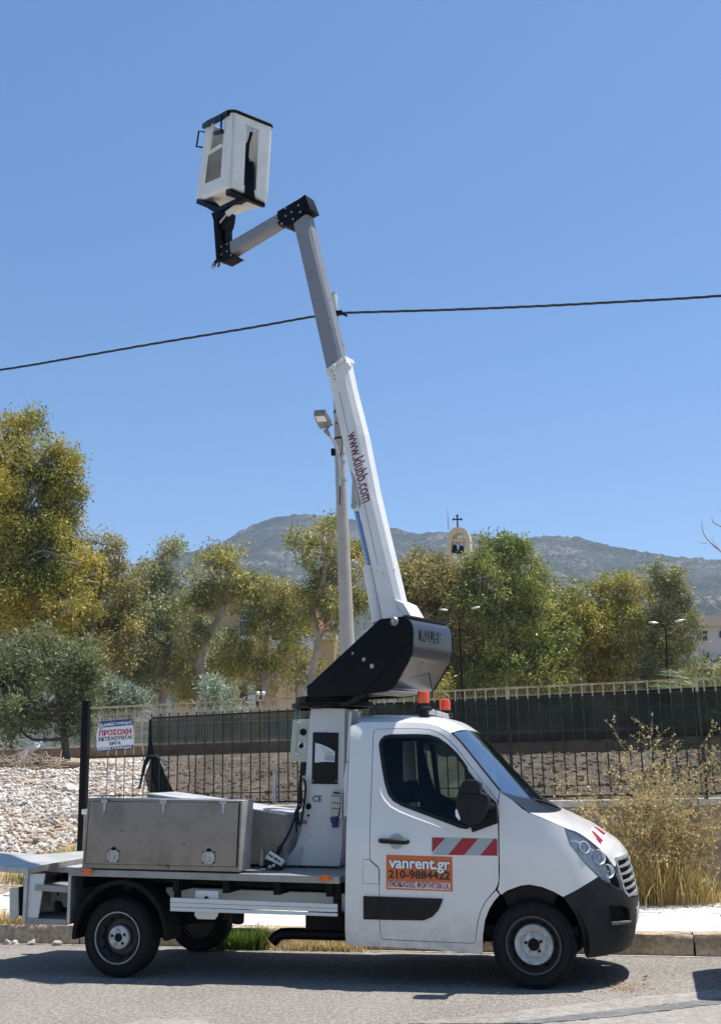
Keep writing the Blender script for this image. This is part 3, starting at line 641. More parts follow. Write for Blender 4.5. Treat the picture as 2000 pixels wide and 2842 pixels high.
for y in (-.55, 0., .55):
    mb = MB(); mb.prism([(x, y-.23, z) for x, z in ((-.62, .55), (-1.15, .52), (-1.15, .74), (-.62, .82))], (0, .46, 0)); st = mb.build('seat', 'seat_fabric', TR, bevel=.04)
    mb = MB(); mb.prism([(x, y-.22, z) for x, z in ((-1.02, .70), (-1.18, .70), (-1.34, 1.36), (-1.22, 1.38))], (0, .44, 0)); mb.build('seat_back', 'seat_fabric', st, bevel=.04)
    mb = MB(); mb.prism([(x, y-.12, z) for x, z in ((-1.22, 1.42), (-1.32, 1.42), (-1.36, 1.62), (-1.27, 1.64))], (0, .24, 0)); mb.build('headrest', 'seat_fabric', st, bevel=.03)
mb = MB(); mb.tube([(-.46+.10*math.sin(a), .48+.2*math.cos(a), 1.12+.17*math.sin(a)) for a in np.linspace(0, 2*math.pi, 25)], .016, 8); mb.build('steering_wheel', 'black_plastic', TR, smooth=True)
mb = MB(); mb.box((-1.45, -.78, 2.02), (-.75, .78, 2.06)); mb.build('headliner', 'seat_fabric', TR)
# wheel housings
for x in (0,):
    for s in (-1, 1):
        mb = MB(); c = onY((1481.4, 2624), -.93); rings = []
        for a in np.linspace(-.25, math.pi+.15, 22): rings.append([(c[0]-.01+.455*math.cos(a), s*.97, c[2]+.03+.435*math.sin(a)), (c[0]-.01+.455*math.cos(a), s*.60, c[2]+.03+.435*math.sin(a))])
        mb.loft(rings, False, False); mb.build('wheel_housing', 'chassis_black', TR, smooth=True)
        mb = MB(); mb.box((c[0]-.5, s*.58-.02, .3), (c[0]+.5, s*.58+.02, .85)); mb.build('inner_arch', 'chassis_black', TR)
# mirror
mp = -1.16
def blob_px(pts, Y0, Y1, bev): mb = MB(); mb.prism_px(pts, Y0, Y1); return mb
mr = blob_px([q7(*p) for p in ((895, 985), (905, 900), (925, 840), (950, 775), (975, 758), (1060, 762), (1092, 785), (1095, 860), (1150, 880), (1162, 925), (1150, 1000), (1110, 1080), (1040, 1118), (990, 1112), (935, 1085), (905, 1040))], -1.20, -1.06, .03).build('mirror', 'black_plastic', TR, bevel=.022)
mb = MB(); a = onY(q7(1130, 960), -1.1); mb.tube([a, (a[0]+.05, -.96, a[2]-.02)], .035, 8); mb.build('mirror_arm', 'black_plastic', mr, smooth=True)
mb = MB(); mb.prism_px([q7(*p) for p in ((896, 1000), (908, 990), (935, 1060), (930, 1085), (900, 1050))], -1.212, -1.19); mb.build('mirror_indicator', 'white_print', mr, bevel=.004)
mb = MB(); mb.prism_px([q7(*p) for p in ((935, 860), (1090, 868), (1090, 880), (935, 872))], -1.204, -1.19); mb.build('mirror_joint', 'chassis_black', mr)
far = [Vector((onY(q7(*p), -1.2)[0], 1.06, onY(q7(*p), -1.2)[2])) for p in ((895, 985), (925, 840), (975, 758), (1092, 785), (1162, 925), (1110, 1080), (990, 1112))]
mb = MB(); mb.prism(far, (0, .14, 0)); mb.build('mirror', 'black_plastic', TR, bevel=.022)
# wiper
mb = MB(); P = [c8(505, 108, -.35), c8(660, 122, -.3), c8(750, 140, -.2), c8(880, 190, -.05)]; mb.tube([p+np.array([0, -.06, .012]) for p in P], [.008, .013, .012, .008], 6); mb.build('wiper', 'black_plastic', TR, smooth=True)
# beacons on the roof
zr = onY(q7(480, 262), -.4)[2]
lb = thing_part = None
A, B = onY(q7(645, 168), -.5), onY(q7(818, 222), .5)
mb = MB(); mb.bar(A+np.array([0, .03, -.045]), B+np.array([0, -.03, -.045]), .09, .055); br = mb.build('beacon_bar', 'arm_grey', TR, bevel=.012)
for P in (A, B):
    mb = MB(); mb.lathe([(.02, -.16), (.042, -.155), (.042, -.06), (.078, -.045), (.078, -.02), (.058, -.01), (.060, .02)], P, (0, 0, 1), 20); mb.build('beacon_base', 'black_plastic', br, smooth=True)
    mb = MB(); mb.lathe([(.056, .02), (.055, .10), (.052, .122), (.042, .13), (0, .132)], P, (0, 0, 1), 24); mb.build('beacon_lens', 'beacon_orange', br, smooth=True)
a = c7(775, 268, .1); mb = MB(); mb.tube([a, a+np.array([-.045, 0, .13])], [.012, .004], 6); mb.lathe([(.03, 0), (.022, .03), (0, .035)], a+np.array([0, 0, -.01]), (0, 0, 1), 10); mb.build('aerial', 'black_plastic', TR, smooth=True)
# ---- wheels
plain('rim_dull', (.06, .06, .06), .5, wear=.3, scale=22)
def wheel(cx, cz, s, rear):
    yo = .985*s; R = .338; mb = MB(); ax = (0, s, 0); c = (cx, 0, cz); w = .22
    yi = abs(yo)-w
    mb.lathe([(.215, yi+.01), (.27, yi-.004), (.315, yi+.01), (R-.003, yi+.03), (R, yi+.06), (R, yi+w-.06), (R-.003, yi+w-.03), (.322, yi+w-.012), (.285, yi+w+.003), (.25, yi+w-.001), (.226, yi+w-.012), (.215, yi+w-.03)], c, ax, 56)
    ty = mb.build('wheel', 'rubber', TR, smooth=True, sharp=60)
    for rr in (.317, .29):
        mb = MB(); mb.lathe([(rr-.003, yi+w-.02), (rr-.003, yi+w+.0015), (rr+.003, yi+w+.0005), (rr+.003, yi+w-.02)], c, ax, 56); mb.build('sidewall_ring', 'rubber', ty, smooth=True)
    mb = MB(); mb.lathe([(.232, yi+w-.02), (.226, yi+w-.002), (.216, yi+w-.002), (.207, yi+w-.012), (.200, yi+w-.05), (.195, yi+w-.05)], c, ax, 48)
    mb.build('rim_flange', 'rim_black', ty, smooth=True, sharp=50)
    mb = MB(); mb.lathe([(.224, yi+w-.004), (.221, yi+w-.0005), (.213, yi+w-.0005), (.210, yi+w-.005)], c, ax, 48); mb.build('rim_edge', 'steel_rim' if rear else 'rim_dull', ty, smooth=True)
    mb = MB(); mb.lathe([(.20, yi+w-.05), (.205, yi+.02), (.19, yi+.02), (.19, yi+w-.06)], c, ax, 40); mb.lathe([(.19, yi+.05), (0, yi+.05)], c, ax, 40); mb.build('rim_barrel', 'rim_black', ty, smooth=True)
    mb = MB(); mb.lathe([(.205, yi+w-.055), (.18, yi+w-.075), (.155, yi+w-.06), (.15, yi+w-.09), (0, yi+w-.10)], c, ax, 40); mb.build('rim', 'rim_black', ty, smooth=True)
    for k in range(12):
        a = 2*math.pi*k/12; mb = MB(); cc = Vector((cx+.178*math.cos(a), s*(yi+w-.068), cz+.178*math.sin(a)))
        mb.lathe([(.014, 0), (.0135, .004), (0, .004)], cc, ax, 10); mb.build('rim_hole', 'chassis_black', ty)
    if rear: prof = [(.118, yi+w-.075), (.118, yi+w-.035), (.108, yi+w-.028), (.07, yi+w-.030), (.045, yi+w-.026), (.04, yi+w-.04), (0, yi+w-.05)]
    if rear: prof = [(r_*.84, h_) for r_, h_ in prof]
    else: prof = [(.158, yi+w-.07), (.156, yi+w-.03), (.15, yi+w-.024), (.135, yi+w-.032), (.10, yi+w-.055), (.09, yi+w-.05), (.088, yi+w-.036), (.05, yi+w-.034), (.045, yi+w-.06), (0, yi+w-.065)]
    mb = MB(); mb.lathe(prof, c, ax, 36); mb.build('hub', 'grey_hub', ty, smooth=True, sharp=45)
    mb = MB(); mb.lathe([(.042, yi+w-.06), (.042, yi+w-.029), (.036, yi+w-.026), (0, yi+w-.03)], c, ax, 10); mb.build('hub_centre', 'chassis_black', ty)
    for k in range(5):
        a = 2*math.pi*k/5+.4; cc = Vector((cx+.064*math.cos(a), s*(yi+w-.04), cz+.064*math.sin(a)))
        mb = MB(); mb.lathe([(.013, 0), (.013, .02), (.008, .026), (0, .026)], cc, ax, 6); mb.build('wheel_nut', 'steel_grey' if k % 2 else 'chassis_black', ty)
    return ty
WF = onY((1481.4, 2624), -.93); WR = onY((333, 2604), -.93)
for s in (-1, 1): wheel(WF[0], .336 if s < 0 else .281, s, False); wheel(WR[0], .336 if s < 0 else .281, s, True)
mb = MB(); mb.tube([(WF[0], -.8, .34), (WF[0], .8, .285)], .045, 10); mb.build('front_axle', 'chassis_black', TR, smooth=True)
mb = MB(); mb.tube([(WR[0], -.8, .34), (WR[0], -.2, .325), (WR[0], 0, .315), (WR[0], .2, .305), (WR[0], .8, .285)], [.05, .05, .13, .05, .05], 12); mb.build('rear_axle', 'chassis_black', TR, smooth=True)
# ---- load bed and chassis
YN, YF = -.98, .98
def P5(*L): return [q5(*p) for p in L]
def P6(*L): return [q6(*p) for p in L]
def PB(*L): return [qb(*p) for p in L]
mb = MB(); mb.prism_px([q5(497, 726), q5(1000, 752), q6(0, 484), q6(700, 516), q6(1450, 546), q6(1450, 506), q6(700, 478), q6(0, 447), q5(1000, 735), q5(505, 720)][:], YN, YF)
deckpx = [q5(500, 728), q6(0, 475), q6(1448, 545), q6(1446, 507), q6(0, 447+0), q5(505, 722)]
L0, L1 = onY(q5(500, 735), YN), onY(q6(1448, 520), YN)       # top edge of the lip
mb = MB(); th = .058
mb.hexa([(L0[0], YN, L0[2]-th), (L1[0], YN, L1[2]-th), (L1[0], YF, L1[2]-th), (L0[0], YF, L0[2]-th)], [(L0[0], YN, L0[2]), (L1[0], YN, L1[2]), (L1[0], YF, L1[2]), (L0[0], YF, L0[2])])
DK = mb.build('bed', 'tread_plate', TR, bevel=.004)
dz = lambda x: float(np.interp(x, [L0[0], L1[0]], [L0[2], L1[2]]))
for p, w in ((q5(637, 750), 85), (q6(1342, 528), 100)):
    c = onY(p, YN); mb = MB(); x = w/2/2.7/290
    hw_ = .055; mb.prism([(c[0]-hw_, YN-.003, c[2]-.012), (c[0]-hw_+.012, YN-.003, c[2]-.024), (c[0]+hw_-.012, YN-.003, c[2]-.024), (c[0]+hw_, YN-.003, c[2]-.012), (c[0]+hw_, YN-.003, c[2]+.010), (c[0]+hw_-.012, YN-.003, c[2]+.022), (c[0]-hw_+.012, YN-.003, c[2]+.022), (c[0]-hw_, YN-.003, c[2]+.010)], (0, -.018, 0))
    mk = mb.build('side_marker', 'amber', TR, bevel=.003)
    for dx in (-.04, .04): M2 = MB(); M2.lathe([(.006, 0), (.005, .004), (0, .004)], (c[0]+dx, YN-.02, c[2]), (0, -1, 0), 8); M2.build('screw', 'chassis_black', mk)
# cross members below the bed and two chassis rails
for s in (-1, 1):
    mb = MB(); mb.box((-4.35, s*.42-.035, .52), (-.2, s*.42+.035, .72)); mb.build('chassis_rail', 'chassis_black', TR)
for x in np.linspace(L0[0]+.1, L1[0]-.1, 6):
    mb = MB(); mb.box((x-.03, YN+.03, dz(x)-th-.11), (x+.03, YF-.03, dz(x)-th)); mb.build('cross_member', 'chassis_black', TR)
for s in (YN+.16, YF-.2):
    A_, B_ = onY(q6(-300, 545), YN), onY(q6(1440, 630), YN); mb = MB()
    mb.hexa([(A_[0], s, A_[2]-.02), (B_[0], s, B_[2]-.02), (B_[0], s+.04, B_[2]-.02), (A_[0], s+.04, A_[2]-.02)], [(A_[0], s, A_[2]+.06), (B_[0], s, B_[2]+.03), (B_[0], s+.04, B_[2]+.03), (A_[0], s+.04, A_[2]+.06)]); mb.build('skirt_beam', 'chassis_black', TR)
mb = MB(); mb.prism_px(P6((88, 602), (1400, 648), (1400, 760), (88, 720)), -.62, -.56); mb.build('tank_side', 'rail_white', TR, bevel=.006)
mb = MB(); mb.prism_px(P6((1455, 652), (1500, 655), (1500, 850), (1455, 848)), -.62, -.56); mb.build('cab_skirt', 'rail_white', TR)
for a, b in (((150, 505), (190, 690)), ((1408, 540), (1455, 845))):
    mb = MB(); mb.prism_px(P6((a[0], a[1]), (b[0], a[1]+2), (b[0], b[1]), (a[0], b[1]-2)), -.93, -.88); mb.build('hanger', 'chassis_black', TR)
mb = MB(); mb.prism_px(P6((120, 684), (1432, 735), (1432, 770), (120, 720)), -.985, -.955); r1 = mb.build('side_guard', 'rail_white', TR, bevel=.006)
for y0, y1 in ((722, 756), (758, 790)):
    mb = MB(); mb.prism_px(P6((120, y0), (1432, y0+50), (1432, y1+43), (120, y1)), -.983, -.957); mb.build('guard_strip', 'rail_white', r1, bevel=.004)
mb = MB(); mb.prism_px(P6((320, 626), (500, 633), (500, 800), (490, 830), (470, 856), (335, 852), (312, 826), (312, 790)), -.945, -.93); mb.build('guard_plate', 'rail_white', TR, bevel=.003)
mb = MB(); c = onY(q6(405, 690), -.95); mb.lathe([(.02, 0), (.02, .004), (0, .004)], c, (0, -1, 0), 10); mb.build('plate_hole', 'chassis_black', TR)
mb = MB(); mb.prism_px(P6((608, 790), (688, 792), (682, 890), (670, 897), (620, 895), (608, 880)), -.5, -.44); mb.build('bracket', 'chassis_black', TR, bevel=.004)
mb = MB(); mb.prism_px(P6((1182, 800), (1495, 810), (1495, 945), (1182, 935)), -.72, -.2); mb.build('step_box', 'chassis_black', TR, bevel=.01)
mb = MB(); mb.prism_px(P6((-350, 560), (540, 600), (540, 870), (300, 890), (60, 910), (-350, 930)), -.3, .4); mb.build('fuel_tank', 'chassis_black', TR, bevel=.03)
P = [onY(q6(*p), -.6) for p in ((1500, 975), (1250, 970), (1080, 965), (1000, 968), (960, 990), (925, 1030))]; mb = MB(); mb.tube(P, [.05]*5+[.05], 12); mb.build('exhaust_pipe', 'black_metal', TR, smooth=True)
# mudguard over the rear wheel
cR = Vector((WR[0], 0, .336))
for s in (-1, 1):
    mb = MB(); rings = []
    for a in np.linspace(rad(-2), rad(182), 26):
        r0, r1_ = .43, .47; ca, sa = math.cos(a), math.sin(a)*1.05
        rings.append([(cR.x+.02+r0*ca, s*.985, cR.z+r0*sa), (cR.x+.02+r1_*ca, s*.985, cR.z+r1_*sa), (cR.x+.02+r1_*ca, s*.70, cR.z+r1_*sa), (cR.x+.02+r0*ca, s*.70, cR.z+r0*sa)])
    mb.loft(rings); mb.build('mudguard', 'chassis_black', TR, smooth=True, sharp=50)
# rear platform, steps and flap
Q0, Q1 = onY(q5(0, 722), YN), onY(q5(214, 742), YN)
sl = (Q1[2]-Q0[2])/(Q1[0]-Q0[0])
XA, XB = Q0[0]-.75, onY(q5(335, 705), YN)[0]
xc = onY(q5(497, 735), YN)[0]; zp = lambda x: Q0[2]+sl*(x-Q0[0])
plan = [(-5.7, YN), (-4.63, YN), (-4.62, -.69), (-4.31, -.59), (xc, -.55), (xc, .85), (-5.02, .85), (-5.2, .12), (-5.7, .08)]
mb = MB(); mb.prism([(x, y, zp(x)+.012) for x, y in plan], (0, 0, -.052)); RP = mb.build('rear_platform', 'box_tread', TR, bevel=.003); XA = -5.65
for k in range(8):
    x = XA+.08+k*(Q1[0]-XA-.1)/8; M2 = MB(); M2.lathe([(.007, 0), (.005, .004), (0, .005)], (x, YN-.001, Q0[2]+sl*(x-Q0[0])-.012), (0, -1, 0), 8); M2.build('rivet', 'steel_grey', RP)
mb = MB(); mb.prism_px(P5((214, 728), (335, 700), (335, 745), (214, 768)), YN+.004, -.3); mb.build('step_corner', 'tread_plate', TR, bevel=.003)
for a, b, c_, d in (((180, 745), (206, 748), (182, 1125), (160, 1122)), ((497, 765), (517, 765), (505, 1136), (482, 1134))):
    mb = MB(); mb.prism_px(P5(a, b, c_, d), YN+.003, -.34); mb.build('step_side', 'steel_grey', TR, bevel=.003)
mb = MB(); mb.prism_px(P5((207, 770), (326, 768), (276, 1088), (186, 1100)), YN+.03, YN+.045); mb.build('step_panel', 'sheet_grey' if False else 'rail_white', TR)
for (a, b), Yb in ((((258, 848), (498, 864)), -.42), (((184, 1090), (484, 1100)), -.5)):
    A_, B_ = onY(q5(*a), YN+.02), onY(q5(*b), YN+.02); mb = MB()
    mb.hexa([(A_[0], YN+.01, A_[2]-.05), (B_[0], YN+.01, B_[2]-.05), (B_[0], Yb, B_[2]-.05), (A_[0], Yb, A_[2]-.05)], [(A_[0], YN+.01, A_[2]), (B_[0], YN+.01, B_[2]), (B_[0], Yb, B_[2]), (A_[0], Yb, A_[2])]); mb.build('step_tread', 'tread_plate', TR, bevel=.003)
mb = MB(); mb.prism_px(P5((285, 893), (490, 897), (490, 1012), (462, 1008), (448, 970), (410, 958), (385, 972), (370, 1006), (285, 1004)), -.55, -.53); pl = mb.build('step_back', 'rail_white', TR)
mb = MB(); mb.prism_px(P5((413, 893), (427, 893), (427, 928), (413, 928)), -.553, -.551); mb.build('slot', 'chassis_black', pl)
mb = MB(); mb.prism_px(P5((335, 740), (497, 745), (497, 1130), (240, 1090)), -.32, -.30); mb.build('step_well', 'chassis_black', TR)
mb = MB(); mb.prism_px(P5((70, 876), (135, 866), (135, 1066), (104, 1106), (70, 1106)), -.62, -.60); fl_ = mb.build('rear_flap', 'rail_white', TR, bevel=.004)
mb = MB(); mb.prism_px(P5((135, 866), (182, 858), (182, 1088), (135, 1066)), -.60, -.3); mb.build('flap_side', 'chassis_black', fl_)
for y in (-.45, .45):
    mb = MB(); mb.prism_px(P5((330, 780), (700, 790), (700, 900), (330, 890)), y-.04, y+.04); mb.build('rear_frame', 'chassis_black', TR)
mb = MB(); mb.prism_px(P5((690, 985), (745, 870), (790, 850), (1010, 860), (1060, 985)), .45, .5); mb.build('far_arch', 'rail_white', TR)
# ---- tool boxes
def toolbox(name, TL, TRt, BR, BL, Y0, Y1, nhinge, latch, inner, lab):
    c = [onY(p, Y0) for p in (BL, BR, TRt, TL)]
    mb = MB(); mb.prism(c, (0, Y1-Y0, 0)); bx = mb.build(name, 'box_sheet', TR, bevel=.006)
    bx.data.materials.append(MATS['box_tread'])
    for f in bx.data.polygons:
        if f.normal.x > .7 or f.normal.z > .7: f.material_index = 1
    if inner:
        d = [onY(p, Y0) for p in inner]
        cc = sum(d)/4; g = [p+(p-cc)/np.linalg.norm(p-cc)*.012 for p in d]
        mb = MB(); mb.prism([p+np.array([0, -.002, 0]) for p in g], (0, .001, 0)); mb.build('door_gap', 'chassis_black', bx)
        mb = MB(); mb.prism([p+np.array([0, -.012, 0]) for p in d], (0, .0095, 0)); dr = mb.build('box_door', 'box_sheet', bx, bevel=.003)
        for h in nhinge:
            p = onY(h, Y0-.014); mb = MB(); mb.box((p[0]-.032, Y0-.024, p[2]-.016), (p[0]+.032, Y0-.012, p[2]+.012)); mb.tube([(p[0]-.03, Y0-.022, p[2]+.012), (p[0]+.03, Y0-.022, p[2]+.012)], .008, 8)
            hg = mb.build('hinge', 'steel_grey', bx, bevel=.002)
            mb = MB(); mb.prism([(p[0]-.014, Y0-.018, p[2]-.016), (p[0]+.014, Y0-.018, p[2]-.016), (p[0]+.006, Y0-.018, p[2]-.12), (p[0]-.008, Y0-.018, p[2]-.12)], (0, .005, 0)); mb.build('hinge_strap', 'steel_grey', bx)
            mb = MB(); mb.lathe([(.006, 0), (.004, .003), (0, .003)], (p[0], Y0-.019, p[2]-.106), (0, -1, 0), 8); mb.build('hinge_bolt', 'chassis_black', bx)
        for h in latch:
            p = onY(h, Y0-.014); x, z = p[0], p[2]; mb = MB(); w, hh = .055, .05
            for lo, hi in (((x-w, z-hh), (x-w+.014, z+hh)), ((x+w-.014, z-hh), (x+w, z+hh)), ((x-w, z-hh), (x+w, z-hh+.014)), ((x-w, z+hh-.012), (x+w, z+hh))):
                mb.box((lo[0], Y0-.024, lo[1]), (hi[0], Y0-.011, hi[1]))
            lt = mb.build('latch_frame', 'galvanised', bx)
            mb = MB(); mb.box((x-w+.014, Y0-.014, z-hh+.014), (x+w-.014, Y0-.0115, z+hh-.012)); mb.build('latch_plate', 'steel_grey', bx)
            mb = MB(); mb.lathe([(.016, 0), (.015, .006), (.006, .008), (.006, .016), (0, .016)], (x+.004, Y0-.014, z-.008), (0, -1, 0), 12); mb.bar((x+.004, Y0-.02, z+.0), (x+.002, Y0-.02, z-.03), .010, .006); mb.build('latch_lock', 'galvanised', bx)
            mb = MB(); mb.lathe([(.024, 0), (.022, .006), (0, .007)], (x, Y0-.012, z+hh+.006), (0, -1, 0), 14); mb.build('padlock_eye', 'chassis_black', bx, smooth=True)
    return bx
toolbox('tool_box', qb(130, 100), qb(1365, 120), qb(1337, 692), qb(80, 660), -.975, -.70, [qb(263, 122), qb(733, 128), qb(1213, 134)], [qb(332, 565), qb(1095, 578)],
        [qb(113, 624), qb(1316, 650), qb(1338, 141), qb(150, 129)], '')
toolbox('tool_box', q5(1065, 196), q6(1030, 36), q6(1018, 420), q5(1065, 700), -.40, .25, [], [], None, '')
c = [onY(p, -.41) for p in (q5(1063, 186), q6(1036, 24), q6(1036, 40), q5(1063, 200))]
mb = MB(); mb.prism(c, (0, .67, 0)); mb.build('box_lid', 'box_tread', TR, bevel=.004)
c = [onY(p, -.43) for p in (qb(1500, 645), qb(1530, 640), qb(1528, 508), qb(1515, 508))]; mb = MB(); mb.prism(c, (0, .02, 0)); mb.build('box_foot', 'box_tread', TR)
# ---- mast pedestal
def P4(*L): return [q4(*p) for p in L]
def P3(*L): return [q3(*p) for p in L]
def P2(*L): return [q2(*p) for p in L]
MY0, MY1 = -.30, .26
mb = MB(); mb.prism_px(P4((365, 112), (782, 124), (772, 700), (764, 1130), (752, 1600), (742, 1800), (700, 2052), (0, 2036), (60, 1962), (180, 1802), (245, 1600), (270, 1350), (295, 1000), (312, 760), (340, 300)), MY0, MY1)
MS = mb.build('mast', 'mast_white', TR, bevel=.008)
mb = MB(); mb.prism_px(P4((232, 1815), (240, 1815), (212, 2035), (202, 2035)), MY0-.05, MY0+.01); mb.build('mast_gusset', 'mast_white', MS)
mb = MB(); mb.prism_px(P4((733, 1812), (741, 1812), (712, 2046), (700, 2046)), MY0-.05, MY0+.01); mb.build('mast_gusset', 'mast_white', MS)
mb = MB(); mb.prism_px(P4((388, 406), (700, 413), (690, 1045), (372, 1040)), MY0-.012, MY0-.002); bp = mb.build('mast_cover', 'satin_black', MS, bevel=.006)
for x, y in ((392, 1003), (673, 1005), (540, 400)): mb = MB(); mb.lathe([(.007, 0), (.005, .004), (0, .004)], onY(q4(x, y), MY0-.013), (0, -1, 0), 8); mb.build('screw', 'steel_grey', bp)
mb = MB(); mb.prism_px(P4((418, 536), (500, 560), (590, 600), (657, 645), (652, 772), (540, 768), (410, 780)), MY0-.0155, MY0-.0135); pp = mb.build('notice_paper', 'sign_white', bp)
mb = MB(); mb.prism_px(P4((478, 585), (520, 578), (600, 650), (648, 640), (590, 705), (560, 712)), MY0-.018, MY0-.0165); mb.build('notice_picture', 'steel_grey', bp)
mb = MB(); mb.prism_px(P4((535, 690), (648, 690), (645, 760), (530, 750)), MY0-.0172, MY0-.0162); mb.build('notice_picture', 'grey_film', bp)
Mt = lambda x, y, o=.004: frame(Vector(onY(q4(x, y), MY0-o)), (1, 0, -.045), (0, 0, 1))
text_mesh('CE', .075, Mt(440, 1228), 'black_print', 'lettering', MS, .0006, .001)
for x, y, w, h in ((440, 1185, 90, 14), (335, 1275, 70, 10), (625, 1562, 34, 8), (605, 1605, 24, 10), (355, 1682, 50, 10), (352, 1800, 40, 8)):
    mb = MB(); mb.prism_px(P4((x-w/2, y-h/2), (x+w/2, y-h/2), (x+w/2, y+h/2), (x-w/2, y+h/2)), MY0-.003, MY0-.001); mb.build('small_print', 'grey_film', MS)
mb = MB(); mb.prism_px(P4((330, 1675), (510, 1685), (500, 1815), (325, 1805)), MY0-.002, MY0-.0005); mb.build('data_plate', 'mast_white', MS)
for x, y, r in ((335, 1317, .030), (333, 1427, .013)): mb = MB(); mb.lathe([(r, 0), (r*.9, .006), (0, .004)], onY(q4(x, y), MY0), (0, -1, 0), 8); mb.build('socket', 'chassis_black', MS)
mb = MB(); mb.prism_px(P4((262, 1485), (322, 1488), (318, 1536), (257, 1533)), MY0-.004, MY0-.001); mb.build('small_label', 'brown_label', MS)
for k, y in enumerate((1415, 1475, 1552)): mb = MB(); mb.prism_px(P4((488, y-7), (498, y-7), (498, y+7), (488, y+7)), MY0-.003, MY0-.001); mb.build('small_print', 'steel_grey', MS)
mb = MB(); mb.prism_px(P4((613, 1137), (728, 1148), (722, 1270), (712, 1345), (690, 1440), (610, 1436), (612, 1300)), MY0-.07, MY0); bk = mb.build('breaker_box', 'beige_plastic', MS, bevel=.006)
for y in (1180, 1268, 1335): mb = MB(); mb.prism_px(P4((616, y), (722, y+6), (722, y+14), (616, y+8)), MY0-.073, MY0-.069); mb.build('box_joint', 'chassis_black', bk)
mb = MB(); mb.prism_px(P4((640, 1138), (715, 1146), (715, 1165), (640, 1158)), MY0-.074, MY0-.069); mb.build('box_lever', 'chassis_black', bk)
mb = MB(); c = onY(q4(650, 1440), MY0-.04); mb.lathe([(.038, 0), (.036, -.05), (.028, -.06), (.026, -.10), (0, -.10)], c, (-.1, 0, 1), 14); mb.build('plug', 'blue_plastic', bk, smooth=True)
mb = MB(); mb.prism_px(P4((738, 1130), (748, 1130), (742, 1465), (712, 1465), (722, 1420)), MY0-.05, MY0); mb.build('breaker_cover', 'mast_white', MS)
mb = MB(); mb.prism_px(P4((832, 165), (868, 150), (822, 765), (796, 762)), MY0-.02, MY0+.05); mb.build('mast_pole', 'white_paint', MS, bevel=.008)
mb = MB(); mb.prism_px(P4((790, 780), (822, 762), (808, 1440), (762, 1446), (762, 1000)), MY0-.05, MY0+.03); mb.build('pole_cover', 'white_paint', MS, bevel=.012)
mb = MB(); mb.prism_px(P4((785, 128), (862, 138), (845, 330), (780, 900), (772, 900)), MY0+.06, MY0+.3); mb.build('mast_side', 'mast_white', MS)
mb = MB(); mb.prism_px(P4((365, 108), (785, 120), (785, 132), (364, 122)), MY0-.02, MY1+.02); mb.build('mast_flange', 'mast_white', MS, bevel=.003)
mb = MB(); mb.prism_px(P4((142, 250), (356, 254), (338, 400), (312, 766), (170, 758), (103, 735)), -.26, -.12); cb = mb.build('control_cabinet', 'beige_plastic', TR, bevel=.012)
mb = MB(); mb.prism_px(P4((190, 330), (205, 330), (175, 690), (160, 690)), -.268, -.258); mb.build('cabinet_fold', 'beige_plastic', cb)
mb = MB(); mb.lathe([(.034, 0), (.030, .02), (0, .022)], onY(q4(272, 405), -.262), (0, -1, 0), 18); mb.build('stop_button', 'chassis_black', cb, smooth=True)
mb = MB(); mb.prism_px(P4((212, 525), (306, 528), (300, 602), (206, 598)), -.266, -.261); mb.build('switch_plate', 'sign_white', cb)
mb = MB(); c = onY(q4(248, 575), -.268); mb.lathe([(.022, 0), (.018, .014), (0, .014)], c, (0, -1, 0), 12); mb.bar(c+np.array([-.015, -.02, -.015]), c+np.array([.02, -.02, .03]), .012, .012); mb.build('rotary_switch', 'chassis_black', cb)
for x, y in ((215, 280), (190, 672)): mb = MB(); mb.prism_px(P4((x-22, y-10), (x+24, y-6), (x+22, y+16), (x-24, y+12)), -.272, -.258); mb.build('cabinet_hinge', 'sign_white', cb)
mb = MB(); mb.prism_px(P4((232, 770), (305, 775), (285, 940), (222, 950)), -.2, -.1); mb.build('cable_gland', 'black_plastic', TR, bevel=.02)
for dx, L in ((0, [(240, 930), (225, 1080), (215, 1240), (205, 1420), (222, 1540), (245, 1500), (270, 1350), (292, 1200), (298, 1050), (275, 970)]), (0, [(250, 950), (232, 1200), (190, 1400), (190, 1640)])):
    mb = MB(); mb.tube(smooth_line([onY(q4(*p), -.36) for p in L], 4), .011, 8); mb.build('hose', 'black_plastic', TR, smooth=True)
# ---- turret, boom and bucket are slewed a little about the mast
SLA = rad(20); MX = float(onY(q3(395, 1850), 0)[0]); before = set(bpy.data.objects); slew(SLA, MX)
# ---- turret
TY0, TY1 = -.36, .36
plate = [(165, 1692), (200, 1668), (820, 1092), (1035, 1068), (1085, 1105), (1108, 1150), (1116, 1210), (1108, 1400), (1060, 1500), (950, 1690), (918, 1722), (880, 1742), (660, 1770), (180, 1800), (166, 1760)]
for a, b in ((TY0, TY0+.02), (TY1-.02, TY1)):
    P = [onY(q3(*p), TY0)+np.array([0, a-TY0, 0]) for p in plate]; mb = MB(); mb.prism(P, (0, b-a, 0)); tp = mb.build('turret_plate', 'black_metal', TR, bevel=.004)
    if a == TY0:
        TP = tp
wrap = [(1036, 1074), (1082, 1108), (1104, 1152), (1111, 1210), (1103, 1396), (1056, 1494), (946, 1684), (915, 1716), (878, 1736), (662, 1764)]
W0 = [onY(q3(*p), TY0) for p in wrap]; mb = MB(); rings = []
for p in smooth_line(W0, 4): rings.append([p+np.array([0, y, 0]) for y in np.linspace(.004, TY1-TY0-.004, 8)])
m = NT('turret_cover'); m.bsdf((.035, .036, .040), .33, 0., coat=.5)
mb.loft(rings, False, False); mb.build('turret_cover', 'turret_cover', TR, smooth=True, sharp=50)
